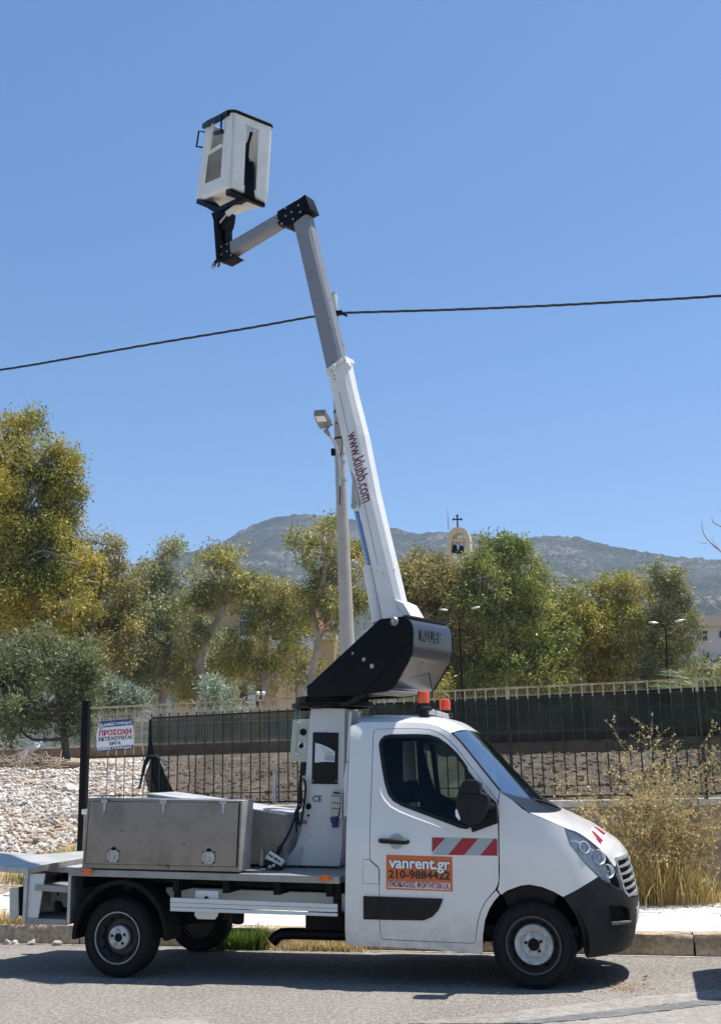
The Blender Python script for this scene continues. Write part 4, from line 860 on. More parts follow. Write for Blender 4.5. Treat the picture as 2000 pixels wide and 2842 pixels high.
mb = MB(); mb.bar(onY(q3(1040, 1070), TY0)+np.array([0, .01, 0]), onY(q3(1040, 1070), TY0)+np.array([0, .71, 0]), .05, .03); mb.build('cover_seal', 'black_plastic', TR, bevel=.01)
iw = [onY(q3(*p), TY0)+np.array([0, .03, 0]) for p in [(200, 1680), (820, 1110), (1030, 1085), (1085, 1200), (1080, 1390), (930, 1670), (660, 1750), (200, 1780)]]
mb = MB(); mb.prism(iw, (0, .66, 0)); mb.build('turret_core', 'black_metal', TR)
a_, b_ = onY(q3(660, 1765), TY0-.004), onY(q3(1105, 1275), TY0-.004); mb = MB(); mb.bar(a_, b_, .008, .006); mb.build('plate_fold', 'chassis_black', TP)
for x, y, r in ((955, 1115, .042),): 
    c = onY(q3(x, y), TY0); mb = MB(); mb.lathe([(r, 0), (r, .02), (r*.8, .03), (r*.78, .018), (r*.5, .018), (r*.45, .034), (r*.2, .034), (0, .022)], c, (0, -1, 0), 24); mb.build('pivot_pin', 'steel_grey', TP, smooth=True)
for x, y, r in ((750, 1515, .022), (677, 1455, .018), (578, 1400, .012)):
    c = onY(q3(x, y), TY0); mb = MB(); mb.lathe([(r, 0), (r, .006), (r*.8, .006), (r*.75, .002), (r*.35, .002), (r*.3, .007), (0, .007)], c, (0, -1, 0), 16); mb.build('plate_bolt', 'steel_grey', TP)
# raised lettering on the cover
wv = Vector((0, 1, 0)); c = onY(q3(1108, 1230), TY0); M = frame(Vector((c[0]+.016, -.05, c[2]+.0)), (0, 1, 0), (0, 0, 1)); text_mesh('KLUBB', .15, M, 'turret_cover', 'lettering', TR, .004, .001, width=.36)
# slewing ring and hoses under the turret
c = onY(q3(395, 1850), 0); mb = MB(); mb.lathe([(.36, -.05), (.40, -.045), (.40, .0), (.36, .01), (.36, .06), (.30, .07)], (c[0], 0, c[2]), (0, 0, 1), 36); mb.build('slew_ring', 'black_metal', TR, smooth=True, sharp=40)
for L in ([(155, 1790), (150, 1840), (190, 1878), (300, 1880)], [(620, 1778), (570, 1830), (520, 1850), (470, 1850)], [(700, 1772), (640, 1800), (560, 1845), (480, 1865)]):
    mb = MB(); mb.tube(smooth_line([onY(q3(*p), TY0-.02) for p in L], 4), .018, 8); mb.build('hose', 'black_plastic', TR, smooth=True)
mb = MB(); mb.tube(smooth_line([onY(q3(*p), .1) for p in ((1225, 1230), (1240, 1400), (1262, 1580), (1300, 1800))], 3), .005, 6); mb.build('tether', 'black_plastic', TR)
mb = MB(); mb.tube([onY(q3(*p), -.2) for p in ((190, 1825), (250, 1810), (300, 1815))], .015, 8); mb.build('hose_clip', 'galvanised', TR)
# ---- boom: cross-section swept between two stations given by near-left and near-right corner pixels
BY = .13
def beam(name, sta, mat, hwid, ch=.035, front=.0, parent=None, bevel=0.):
    rings = []
    for A, B in sta:
        a, b = onY(A, -hwid), onY(B, -hwid); d = b-a; L = np.linalg.norm(d); n = d/L
        rings.append([a, b, b+n*ch+np.array([0, ch*.9, 0]), b+n*ch+np.array([0, 2*hwid-ch*.9, 0]), b+np.array([0, 2*hwid, 0]), a+np.array([0, 2*hwid, 0])])
    mb = MB(); mb.loft(rings); return mb.build(name, mat, parent or TR, bevel=bevel)
BM = beam('lower_boom', [(q2(298, 1085), q2(412, 990)), (q2(330, 1270), q2(462, 1230)), (q2(425, 1700), q2(570, 1660)), (q3(606, -20), q3(735, -20)), (q3(645, 150), q3(775, 150)), (q3(735, 560), q3(872, 560)), (q3(826, 1000), q3(976, 1000)), (q3(850, 1120), q3(1003, 1120))], 'boom_dirty', .09, .045)
UB = beam('upper_boom', [(q1(1268, 1492), q1(1392, 1400)), (q2(45, 0), q2(160, 0)), (q2(285, 1075), q2(398, 1000))], 'arm_dirty', .075, .03)
# lug with cylinder pin, cylinder
mb = MB(); mb.prism_px([q2(490, 1960), q2(512, 2080), q3(562, 20), q3(563, 95), q3(580, 122), q3(632, 122), q3(660, 60), q2(545, 2050)], -.09, -.05); lg = mb.build('cylinder_lug', 'boom_white', TR, bevel=.004)
mb = MB(); P = [onY(q2(*p), -.09) for p in ((485, 1930), (512, 2080), (506, 2290), (560, 2290))]; mb.prism(P, (0, .04, 0)); mb.build('lug_web', 'boom_white', lg)
c = onY(q3(588, 75), -.09); mb = MB(); mb.lathe([(.034, 0), (.03, .014), (.018, .014), (.016, .008), (0, .008)], c, (0, -1, 0), 18); mb.build('lug_pin', 'steel_grey', lg, smooth=True)
A_, B_ = onY(q3(600, 80), -.02), onY(q3(738, 690), -.02); m = NT('rod_chrome'); m.bsdf((.32, .38, .50), .2, .9); mb = MB(); mb.tube([A_, B_], .026, 14); mb.build('cylinder_rod', 'rod_chrome', TR, smooth=True)
A_, B_ = onY(q3(728, 672), -.03), onY(q3(812, 1120), -.03); mb = MB(); mb.tube([A_, B_], .062, 18); mb.lathe([(.066, 0), (.066, .05), (.03, .06)], A_, (A_-B_), 18); mb.build('lift_cylinder', 'boom_white', TR, smooth=True)
# foot bracket of the boom
mb = MB(); mb.prism_px(P3((950, 915), (1030, 950), (1110, 1085), (1040, 1088), (1000, 1010)), -.12, .12); mb.build('boom_foot', 'boom_white', TR, bevel=.006)
mb = MB(); mb.prism_px(P3((910, 1060), (990, 1010), (1040, 1072), (1040, 1090), (840, 1100)), -.13, .13); mb.build('boom_foot', 'boom_white', TR, bevel=.006)
# collar at the end of the lower boom
mb = MB(); P = [q2(275, 1065), q2(412, 965), q2(418, 1000), q2(292, 1100)]; mb.prism_px(P, -.102, .102); cl = mb.build('boom_collar', 'boom_white', TR, bevel=.004)
a = onY(q2(412, 968), -.08); b = onY(q2(420, 1004), -.08); n = np.array([.05, 0, .02]); mb = MB(); mb.hexa([b, b+n, b+n+np.array([0, .16, 0]), b+np.array([0, .16, 0])], [a, a+n, a+n+np.array([0, .16, 0]), a+np.array([0, .16, 0])]); mb.build('collar_top', 'boom_white', cl)
for x, y in ((302, 1095), (350, 1048)):
    mb = MB(); c = onY(q2(x, y), -.102); mb.lathe([(.032, -.01), (.032, .012), (.026, .018), (0, .018)], c, (0, -1, 0), 18); mb.build('wear_pad', 'boom_white', cl, smooth=True)
mb = MB(); c = onY(q2(462, 1030), -.03); mb.lathe([(.045, -.05), (.045, .03), (.03, .045), (0, .046)], c, (.9, 0, .25), 16); mb.build('wear_pad', 'boom_white', cl, smooth=True)
for x, y in ((350, 1125), (355, 1155)): mb = MB(); mb.lathe([(.008, 0), (.008, .003), (0, .003)], onY(q2(x, y), -.091), (0, -1, 0), 8); mb.build('boom_hole', 'chassis_black', cl)
A_, B_ = onY(q2(512, 1640), -.09), onY(q2(655, 2270), -.09); X = Vector(B_-A_); M = frame(Vector((A_+B_)/2)+Vector((0, -.002, 0)), X, X.cross(Vector((0, 1, 0))))
text_mesh('www.klubb.com', .20, M, 'maroon_print', 'lettering', BM, .001, .002, width=X.length)
mb = MB(); mb.bar(onY(q2(395, 1270), -.091), onY(q3(800, 600), -.091), .006, .004); mb.build('boom_seam', 'steel_grey', BM)
# ---- jib, knuckle, bucket
mb = MB(); mb.prism_px([q1(*p) for p in ((1087, 1360), (1340, 1212), (1405, 1225), (1385, 1370), (1262, 1492), (1190, 1528), (1085, 1490))], -.09, .09); kn = mb.build('knuckle', 'black_metal', TR, bevel=.006)
mb = MB(); a = onY(q1(1340, 1212), -.08); b = onY(q1(1390, 1378), -.08); P = [a, b, b+np.array([.09, 0, .01]), a+np.array([.075, 0, .02])]; mb.prism(P, (0, .16, 0)); mb.build('knuckle_end', 'black_metal', kn, bevel=.004)
for x, y in ((1180, 1325), (1325, 1290), (1248, 1370), (1345, 1368), (1182, 1412), (1265, 1447), (1097, 1465), (1140, 1497)):
    mb = MB(); mb.lathe([(.013, 0), (.011, .007), (0, .008)], onY(q1(x, y), -.09), (0, -1, 0), 8); mb.build('bolt', 'steel_grey', kn)
for z in (1297, 1343): c = onY(q1(1416, z), -.02); mb = MB(); mb.lathe([(.02, -.02), (.018, .012), (0, .014)], c, (1, -.3, .1), 10); mb.build('bolt', 'steel_grey', kn)
jb = beam('jib', [(q1(548, 1705), q1(552, 1822)), (q1(1087, 1388), q1(1090, 1490))], 'arm_dirty', .07, .025)
mb = MB(); mb.prism_px([q1(*p) for p in ((512, 1718), (545, 1703), (556, 1822), (620, 1852), (480, 1928), (442, 1915), (425, 1860), (432, 1742))], -.08, .08); kc = mb.build('jib_clamp', 'black_metal', TR, bevel=.006)
for x, y in ((525, 1725), (462, 1756), (525, 1810), (462, 1842), (570, 1850)): mb = MB(); mb.lathe([(.012, 0), (.010, .007), (0, .008)], onY(q1(x, y), -.08), (0, -1, 0), 8); mb.build('bolt', 'steel_grey', kc)
mb = MB(); mb.prism_px([q1(*p) for p in ((368, 1420), (415, 1430), (432, 1640), (440, 1900), (402, 1905))], -.10, .05); pm = mb.build('bucket_post', 'black_metal', TR, bevel=.006)
mb = MB(); mb.prism_px([q1(*p) for p in ((470, 1490), (512, 1430), (508, 1580), (515, 1700), (480, 1720), (440, 1720), (440, 1690), (470, 1680))], -.02, .10); mb.build('post_web', 'black_metal', pm, bevel=.004)
mb = MB(); mb.prism_px([q1(*p) for p in ((370, 1440), (520, 1430), (505, 1500), (470, 1560), (380, 1540))], -.06, .09); mb.build('post_head', 'black_metal', pm, bevel=.006)
mb = MB(); mb.tube([onY(q1(*p), -.02) for p in ((420, 1900), (400, 1930), (372, 1965))], .02, 8); mb.tube([onY(q1(*p), -.02) for p in ((430, 1905), (440, 1950), (425, 1985))], .012, 8); mb.build('valve', 'black_metal', pm, smooth=True)
c = onY(q1(378, 1972), -.04); mb = MB(); mb.tube([(c[0]+.03*math.cos(a), c[1], c[2]+.03*math.sin(a)) for a in np.linspace(0, 6.2, 14)], .007, 6); mb.build('valve_ring', 'steel_grey', pm)
# bucket: eight corners from the photograph at the depths of a box about .75 x .6 m
YNr, YL, YR = -.36, .24, .02
bN, bL, bR = onY(q1(556, 1088), YNr), onY(q1(150, 1250), YL), onY(q1(1003, 1285), YR)
tN, tL, tR = onY(q1(588, 232), YNr), onY(q1(270, 385), YL), onY(q1(1052, 420), YR)
bF, tF = bL+bR-bN, tL+tR-tN
def bq(u, v, w, o=0.):      # u along the left face, v along the right face, w height, o outwards offset in metres
    b = bN+(bL-bN)*u+(bR-bN)*v+(bF-bL-bR+bN)*u*v; t = tN+(tL-tN)*u+(tR-tN)*v+(tF-tL-tR+tN)*u*v
    return b+(t-b)*w
BK = 'bucket_white'; plain('bucket_inside_shade', (.34, .32, .27), .6, wear=.2, scale=6)  # bucket interior: beige darkened, its shade put into the colour
def slabq(name, quad_fn, u0, u1, w0, w1, th, mat, parent=TR, bevel=.012):   # quad on a face given by fn(s, w, depth)
    mb = MB(); mb.hexa([quad_fn(u0, w0, 0), quad_fn(u1, w0, 0), quad_fn(u1, w1, 0), quad_fn(u0, w1, 0)], [quad_fn(u0, w0, th), quad_fn(u1, w0, th), quad_fn(u1, w1, th), quad_fn(u0, w1, th)]); return mb.build(name, mat, parent, bevel=bevel)
fL = lambda s, w, d: bq(s, d, w); fR = lambda s, w, d: bq(d, s, w); fB = lambda s, w, d: bq(s, 1-d, w); fE = lambda s, w, d: bq(1-d, s, w)
mb = MB()
# shell outline with rounded corners, swept bottom to top (outer), walls with openings are built separately
def rr(u0, u1, v0, v1, r, k=5):
    out = []
    for cu, cv, a0 in ((u0+r, v0+r, math.pi), (u1-r, v0+r, 1.5*math.pi), (u1-r, v1-r, 0), (u0+r, v1-r, .5*math.pi)):
        for i in range(k+1): a = a0+i/k*math.pi/2; out.append((cu+r*math.cos(a), cv+r*math.sin(a)))
    return out
BU = thing_dummy = None
base = rr(0, 1, 0, 1, .13); mb = MB()
mb.loft([[bq(.5+(u-.5)*k, .5+(v-.5)*k, w) for u, v in base] for k, w in ((.90, 0.), (.97, .008), (1, .03), (1, .10), (.94, .10), (.90, .06))]); BU = mb.build('bucket', BK, TR, smooth=True, sharp=45)
def wallseg(name, path, w0, w1, th=.06):   # path of (u, v) along the rim, swept in height
    mb = MB(); c = (.5, .5); ring = lambda k, w: [bq(.5+(u-.5)*k, .5+(v-.5)*k, w) for u, v in path]
    n = len(path); o0, o1, i1, i0 = ring(1, w0), ring(1, w1), ring(1-th*2, w1), ring(1-th*2, w0)
    mb.loft([o0, o1, i1, i0, o0], False, False); mb.add([o0[0], o1[0], i1[0], i0[0]], [(0, 1, 2, 3)]); mb.add([o0[-1], o1[-1], i1[-1], i0[-1]], [(3, 2, 1, 0)])
    return mb.build(name, BK, BU, smooth=True, sharp=40)
wallseg('bucket_corner', [(.26, 0), (.10, 0), (.05, .013), (.013, .05), (0, .10), (0, .33)], .10, 1.0)      # near corner post
wallseg('bucket_corner', [(0, .66), (0, .90), (.013, .95), (.05, .987), (.10, 1), (.9, 1), (.95, .987), (.987, .95), (1, .9), (1, .5), (1, .1), (.987, .05), (.95, .013), (.90, 0), (.82, 0)], .10, 1.0)
wallseg('bucket_lip', [(.82, 0), (.26, 0)], .10, .18)
wallseg('bucket_header', [(0, .33), (0, .66)], .89, 1.0)
for nm_, q_ in (('bucket_shade_sheet', [(.10, .88), (.88, .88), (.88, .10), (.86, .10), (.86, .86), (.10, .86)]),):  # inner sheets added in the darkened beige so the opening reads as shaded
    mb = MB(); mb.loft([[bq(u, v, w) for u, v in q_] for w in (.10, .97)]); mb.build(nm_, 'bucket_inside_shade', BU)
mb = MB(); mb.hexa([bq(.08, .08, .102), bq(.9, .08, .102), bq(.9, .9, .102), bq(.08, .9, .102)], [bq(.08, .08, .112), bq(.9, .08, .112), bq(.9, .9, .112), bq(.08, .9, .112)]); mb.build('bucket_floor', 'bucket_inside_shade', BU)
for L in ([(.012, .05, .03), (.012, .05, .5), (.012, .05, .99)],): mb = MB(); mb.tube([bq(u, v, w)+np.array([-.004, -.010, 0]) for u, v, w in L], .0025, 5); mb.build('bucket_seam', 'steel_grey', BU)
mb = MB(); mb.hexa([bq(.16, .33, .10), bq(.16, .66, .10), bq(.20, .66, .10), bq(.20, .33, .10)], [bq(.16, .33, .99), bq(.16, .66, .99), bq(.20, .66, .99), bq(.20, .33, .99)]); mb.build('bucket_channel', BK, BU)
for v in (.33, .66):
    mb = MB(); mb.hexa([bq(0, v-.012, .06), bq(0, v+.012, .06), bq(.16, v+.012, .06), bq(.16, v-.012, .06)], [bq(0, v-.012, .88), bq(0, v+.012, .88), bq(.16, v+.012, .88), bq(.16, v-.012, .88)]); mb.build('bucket_channel', BK, BU)
mb = MB(); mb.tube([bq(u, v, 1.01) for u, v in base]+[bq(*base[0], 1.01)], .022, 8); mb.build('bucket_rim', 'black_metal', BU, smooth=True)
mb = MB(); mb.bar(bq(.08, -.02, .985), bq(.97, -.02, .965), .05, .06); mb.build('gate_bar', 'black_metal', BU, bevel=.006)
mb = MB(); mb.bar(bq(.62, -.01, .95), bq(.70, -.01, .55), .035, .03); mb.bar(bq(.70, -.01, .56), bq(.27, -.01, .60), .03, .03); mb.build('gate_frame', BK, BU, bevel=.004)
mb = MB(); mb.bar(bq(.27, 0, .78), bq(.60, .02, .82), .035, .045); mb.build('gate_latch', 'black_metal', BU, bevel=.004)
for u, w0, w1, o in ((.24, .96, .76, -.05), (.97, .90, .70, -.06)):
    P = [bq(u, .03, w0), bq(u+.06*(u > .9), o-.03, w0), bq(u+.07*(u > .9), o-.03, w1), bq(u, .03, w1)]; mb = MB(); mb.tube(P, .012, 8); mb.build('grab_handle', 'black_metal', BU, smooth=True)
# levelling gear in the channel
G = lambda v, w, u=.07: bq(u, v, w)
mb = MB(); mb.tube([G(.52, .84), G(.50, .78), G(.47, .70), G(.45, .66)], [.02, .017, .017, .015], 8); mb.build('level_link', 'black_metal', BU, smooth=True)
mb = MB(); mb.tube([G(.45, .68), G(.44, .45)], .024, 10); mb.build('level_link', 'black_metal', BU, smooth=True)
mb = MB(); mb.hexa([G(.36, -.02, -.02), G(.62, -.02, -.02), G(.62, -.02, .12), G(.36, -.02, .12)], [G(.38, .44, .03), G(.52, .44, .03), G(.52, .44, .12), G(.38, .44, .12)]); mb.build('level_bracket', 'black_metal', BU, bevel=.006)
mb = MB(); mb.hexa([G(.50, .05, .0), G(.60, .05, .0), G(.60, .05, .05), G(.50, .05, .05)], [G(.50, .46, .0), G(.57, .44, .0), G(.57, .44, .05), G(.50, .46, .05)]); mb.build('level_bracket', 'black_metal', BU, bevel=.006)
for w in (.46, .26, .12): mb = MB(); mb.bar(G(.36, w, .03), G(.48, w, .03), .03, .03); mb.build('level_clamp', 'black_metal', BU)
# support frame under the bucket
D = lambda u, v, d: bq(u, v, 0)+np.array([0, 0, -d])
hub = onY(q1(450, 1400), 0.0)
for u, v in ((.06, .48), (.88, .04)):
    mb = MB(); mb.bar(D(u, v, .015), hub+np.array([0, 0, .06]), .07, .06); mb.build('bucket_bearer', 'black_metal', TR, bevel=.006)
mb = MB(); P = [D(.01, .04, .004), D(.01, .90, .004), D(.08, .90, .004), D(.10, .55, .004), D(.20, .10, .004), D(.12, .02, .004)]; mb.prism(P, (0, 0, -.045)); mb.build('bearer_plate', 'black_metal', TR, bevel=.006)
mb = MB(); P = [D(.55, .05, .02), D(.9, .05, .02), hub+np.array([.0, 0, -.02]), hub+np.array([.05, 0, .05])]; mb.prism(P, (0, .03, 0)); mb.build('bearer_gusset', 'black_metal', TR)
mb = MB(); mb.prism_px([q1(*p) for p in ((345, 1375), (530, 1350), (520, 1440), (500, 1500), (375, 1470))], -.07, .08); mb.build('bucket_hub', 'black_metal', TR, bevel=.008)
A_, B_ = onY(q1(680, 1275), -.05), onY(q1(525, 1390), -.08); mb = MB(); mb.tube([A_, B_], .035, 12); mb.build('level_cylinder', BK, TR, smooth=True)
mb = MB(); mb.tube([B_, onY(q1(445, 1490), -.09)], .012, 8); mb.build('level_rod', 'galvanised', TR, smooth=True)
unslew([o for o in bpy.data.objects if o not in before], SLA, MX, ORG['bucket_truck']); slew(-SLA, MX)
# ---- remote control hanging from its cable (a thing of its own)
RCo = onY(q6(935, 400), -.55)
RC = thing('remote_control', 'white and black remote control box hanging by a cable above the truck bed', 'remote control', (RCo[0], -.55, dz(RCo[0])))
P = [onY(q6(*p), -.62) for p in ((865, 372), (905, 315), (1016, 386), (988, 432))]; mb = MB()
mb.prism(P, (.0, .035, -.012)); fp = mb.build('control_face', 'white_print', RC, bevel=.004)
ce = sum(P)/4; ex = (P[2]-P[1])/np.linalg.norm(P[2]-P[1]); ey = (P[1]-P[0])/np.linalg.norm(P[1]-P[0])
for k in (-.36, -.18, .05, .2, .38):
    c = ce+ex*k*.15; mb = MB(); mb.tube([c+np.array([0, -.002, 0]), c+np.array([.004, -.035, .008])], [.006, .009], 8); mb.build('toggle', 'chassis_black', RC)
P2_ = [onY(q6(*p), -.60) for p in ((868, 385), (990, 436), (975, 474), (868, 440), (855, 400))]; mb = MB(); mb.prism(P2_, (0, .12, 0)); mb.build('control_body', 'black_plastic', RC, bevel=.008)
for x, y in ((905, 440), (935, 430)): mb = MB(); mb.lathe([(.016, 0), (.014, .012), (0, .014)], onY(q6(x, y), -.61), (0, -1, 0), 12); mb.build('control_button', 'pink_print', RC, smooth=True)
mb = MB(); L = [onY(q6(*p), -.5) for p in ((965, 340), (990, 285), (1030, 220), (1065, 150), (1098, 60), (1110, 0))]+[onY(q4(245, 1300), -.38), onY(q4(238, 1000), -.34)]
mb.tube(smooth_line(L, 4), [.022]*5+[.012]*24, 8); mb.build('control_cable', 'black_plastic', RC, smooth=True)
# ================================================================== boundary wall, fence, net, sign
FY = 4.12; FX0, FX1 = -6.9, 7.0
WL = thing('boundary_wall', 'low rendered brown wall with a pale coping under the black fence', 'wall', (0, FY, KH))
mb = MB(); mb.box((FX0, FY-.10, KH-.1), (FX1, FY+.14, 1.225)); mb.build('wall_body', 'wall_render', WL, bevel=.01)
x = FX0
while x < FX1:
    L = min(1.2, FX1-x); mb = MB(); mb.box((x+.004, FY-.17, 1.227), (x+L-.004, FY+.19, 1.30)); mb.build('coping_stone', 'concrete_pale', WL, bevel=.008); x += 1.2
m = NT('bar_two_tone'); f = m.ramp(m.noise(9, 5, .65), [(.42, 0.), (.60, 1.)]); sep = m.n('ShaderNodeSeparateXYZ'); m.l(m.coord(), sep.inputs[0]); up_ = m.math('GREATER_THAN', sep.outputs[2], 2.61); m.bsdf(m.mix(up_, m.mix(f, (.016, .014, .013), (.05, .04, .033)), (.44, .37, .27)), .6, .1)  # mottled dark bars, beige above a set height near the net's top
m = NT('bar_rust'); f = m.ramp(m.noise(6, 5, .6), [(.40, 0.), (.60, 1.)]); m.bsdf(m.mix(f, (.28, .20, .13), (.46, .38, .27)), .6, .1)
FE = thing('railing_fence', 'long black iron bar fence standing on the low boundary wall', 'fence', (0, FY, 1.30))
ztop = lambda x: float(np.interp(x, [-7, 2], [2.725, 2.79]))
def rail(z0, z1, h, nm='rail', mat='bar_two_tone', xa=FX0, xb=FX1): mb = MB(); mb.bar((xa, FY, z0), (xb, FY, z1), .035, h); return mb.build(nm, mat, FE)
for xa, xb, mt in ((FX0, -5.9, 'bar_two_tone'), (-5.9, FX1, 'bar_rust')): mb = MB(); mb.bar((xa, FY, ztop(xa)), (xb, FY, ztop(xb)), .035, .022); mb.build('rail', mt, FE)
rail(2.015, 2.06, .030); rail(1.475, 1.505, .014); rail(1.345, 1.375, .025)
shb = {}
def bar_obj(x, mat, lean=0., bent=False):
    key = (mat, bent)
    if key not in shb:
        mb = MB(); P = [(0, 0, -.685), (0, 0, -.2), (0, 0, .3), (0, 0, .70)] if not bent else [(0, 0, -.685), (.05, 0, -.35), (.015, 0, .05), (-.03, 0, .2), (0, 0, .70)]
        mb.tube(P, .0095, 7); o = mb.build('bar', mat, smooth=True); o.parent = FE; o.location = (x, 0, ztop(x)-.70-1.30); shb[key] = o; return o
    s = shb[key]; o = s.copy(); COL.objects.link(o); o.parent = FE; o.location = (x, 0, ztop(x)-.70-1.30); o.rotation_euler = (0, lean, 0); return o
x = FX0+.30; k = 0
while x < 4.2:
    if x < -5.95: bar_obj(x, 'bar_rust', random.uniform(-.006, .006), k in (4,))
    else: bar_obj(x, 'bar_two_tone', random.uniform(-.006, .006), k in (9,))
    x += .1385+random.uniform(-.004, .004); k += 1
for x in (-3.15, -.78, 1.62, 4.0): mb = MB(); mb.bar((x, FY+.02, 1.30), (x, FY+.02, ztop(x)+.01), .035, .035); mb.build('fence_post', 'bar_rust' if x < -3 else 'bar_two_tone', FE)
pb, ptp = onY(qs(165, 1880), FY), onY(qs(225, 95), FY)
PO = thing('gate_post', 'thick black steel post at the open end of the fence', 'post', (pb[0], FY, gz(pb[0], 4.3)-.2))
mb = MB(); mb.bar((pb[0], FY, .15), (ptp[0], FY, ptp[2]), .10, .10); mb.build('post_tube', 'black_metal', PO, bevel=.008)
mb = MB(); mb.box((ptp[0]-.055, FY-.055, ptp[2]), (ptp[0]+.055, FY+.055, ptp[2]+.012)); mb.build('post_cap', 'black_metal', PO, bevel=.003)
# shade net: woven cloth, partly see-through
def net_mat(name, col, op):
    m = NT(name); a = m.n('ShaderNodeBsdfDiffuse'); a.inputs[0].default_value = (*col, 1); b = m.n('ShaderNodeBsdfTransparent'); c = m.n('ShaderNodeBsdfTranslucent'); c.inputs[0].default_value = (*col, 1)
    s = m.n('ShaderNodeMixShader'); s.inputs[0].default_value = .35; m.l(a.outputs[0], s.inputs[1]); m.l(c.outputs[0], s.inputs[2])
    w = m.ramp(m.noise(3, 4), [(.3, max(0, op-.07)), (.7, op+.07)]); x = m.n('ShaderNodeMixShader'); m.l(w, x.inputs[0]); m.l(b.outputs[0], x.inputs[1]); m.l(s.outputs[0], x.inputs[2]); m.l(x.outputs[0], m.out.inputs[0])
net_mat('net_single', (.024, .033, .030), .73); net_mat('net_double', (.026, .031, .029), .78); net_mat('net_fold', (.020, .028, .028), .93)
def cloth(name, xs, zt, zb, y, mat, parent, nz=10, amp=.012, seed=0):
    V, F = [], []; nx = len(xs)
    for j in range(nz+1):
        for i, x in enumerate(xs):
            a, b = zb(x), zt(x); z = a+(b-a)*j/nz; V.append((x, y+amp*math.sin(x*7.1+seed)+amp*.8*math.sin(z*9+x*2.3+seed), z))
    F = [(j*nx+i, j*nx+i+1, (j+1)*nx+i+1, (j+1)*nx+i) for j in range(nz) for i in range(nx-1)]
    return obj(name, V, F, mat, parent, smooth=True)
NE = thing('shade_net', 'dark green shade net tied along the inside of the iron fence', 'net', (0, FY+.04, 1.30))
nzt = lambda x: float(np.interp(x, [-6, -3.5, -2.75, .6, 2, 7], [2.545, 2.575, 2.615, 2.645, 2.66, 2.70]))
cloth('net_cloth', np.linspace(-5.94, 7, 120), nzt, lambda x: 1.31, FY+.045, 'net_single', NE)
cloth('net_overlap', np.linspace(-2.7, 7, 100), lambda x: nzt(x)-.005, lambda x: float(np.interp(x, [-3, 2], [1.99, 2.05])), FY+.075, 'net_double', NE, 8, .01, 2)
mb = MB(); mb.tube([(x, FY+.04, nzt(x)+.004) for x in np.linspace(-5.94, 7, 60)], .012, 6); mb.build('net_hem', 'black_plastic', NE, smooth=True)
# loose end of the net folded down
pts = [qs(1175, 350), qs(1200, 560), qs(1215, 880), qs(1110, 1080), qs(1060, 1220), qs(1020, 1500), qs(1120, 1500)]
qn = view(400, 1950, 3.232)
E1 = [onY(qn(*p), FY+.02) for p in ((70, 470), (125, 490), (185, 640), (265, 806), (112, 806), (60, 640), (45, 560))]
mb = MB(); mb.prism(E1, (0, .012, 0)); mb.build('net_flap', 'net_fold', NE)
E1 = [onY(qn(*p), FY+.0) for p in ((45, 560), (70, 640), (112, 806), (40, 806), (5, 660))]; mb = MB(); mb.prism(E1, (0, .01, 0)); mb.build('net_flap', 'net_double', NE)
E1 = [onY(qn(*p), FY-.01) for p in ((45, 150), (62, 150), (66, 330), (90, 470), (60, 500), (20, 560), (-40, 780), (-52, 780), (-10, 560), (35, 430))]; mb = MB(); mb.prism(E1, (0, .012, 0)); mb.build('net_flap', 'net_fold', NE)
# works notice on the fence
cs = [onY(qs(*p), FY-.035) for p in ((392, 855), (936, 812), (920, 350), (412, 398))]
SI = thing('works_sign', 'white notice board with blue bands and Greek lettering wired to the fence', 'sign', (cs[0][0], FY-.03, cs[0][2]))
mb = MB(); mb.prism([onY(qs(*p), FY-.035) for p in ((392, 855), (936, 812), (933, 600), (920, 350), (412, 398), (372, 600), (378, 780))], (0, .004, 0)); mb.build('board', 'sign_white', SI)
def sp(L, d, mat, nm): mb = MB(); mb.prism([onY(qs(*p), FY-.035-d) for p in L], (0, d*.6, 0)); return mb.build(nm, mat, SI)
sp([(414, 400), (918, 352), (926, 445), (470, 490), (462, 430), (412, 440)], .003, 'blue_print', 'blue_band'); sp([(398, 800), (934, 750), (936, 812), (392, 855)], .003, 'blue_print', 'blue_band')
mb = MB(); c = onY(qs(442, 470), FY-.04); mb.lathe([(.045, 0), (.045, .002), (.03, .003), (.026, .001), (0, .001)], c, (0, -1, 0), 16); mb.build('emblem', 'grey_film', SI)
def st(body, a, b, h, mat, bold=.002):
    A, B = onY(qs(*a), FY-.041), onY(qs(*b), FY-.041); X = Vector(B-A); text_mesh(body, h, frame((A+B)/2, X, (0, 0, 1)), mat, 'lettering', SI, .0008, bold, width=X.length)
st('ΔΗΜΟΣ ΓΛΥΦΑΔΑΣ', (485, 452), (908, 410), .056, 'white_print', .0015); st('ΠΡΟΣΟXΗ', (412, 583), (900, 550), .098, 'red_print', .003)
st('ΕΚΤΕΛΟΥΝΤΑΙ', (405, 672), (908, 638), .072, 'black_print', .001); st('ΕΡΓΑ', (572, 738), (738, 724), .055, 'black_print', .001); st('ΔΗΜΟΣ ΓΛΥΦΑΔΑΣ', (402, 820), (910, 784), .048, 'white_print', .0012)
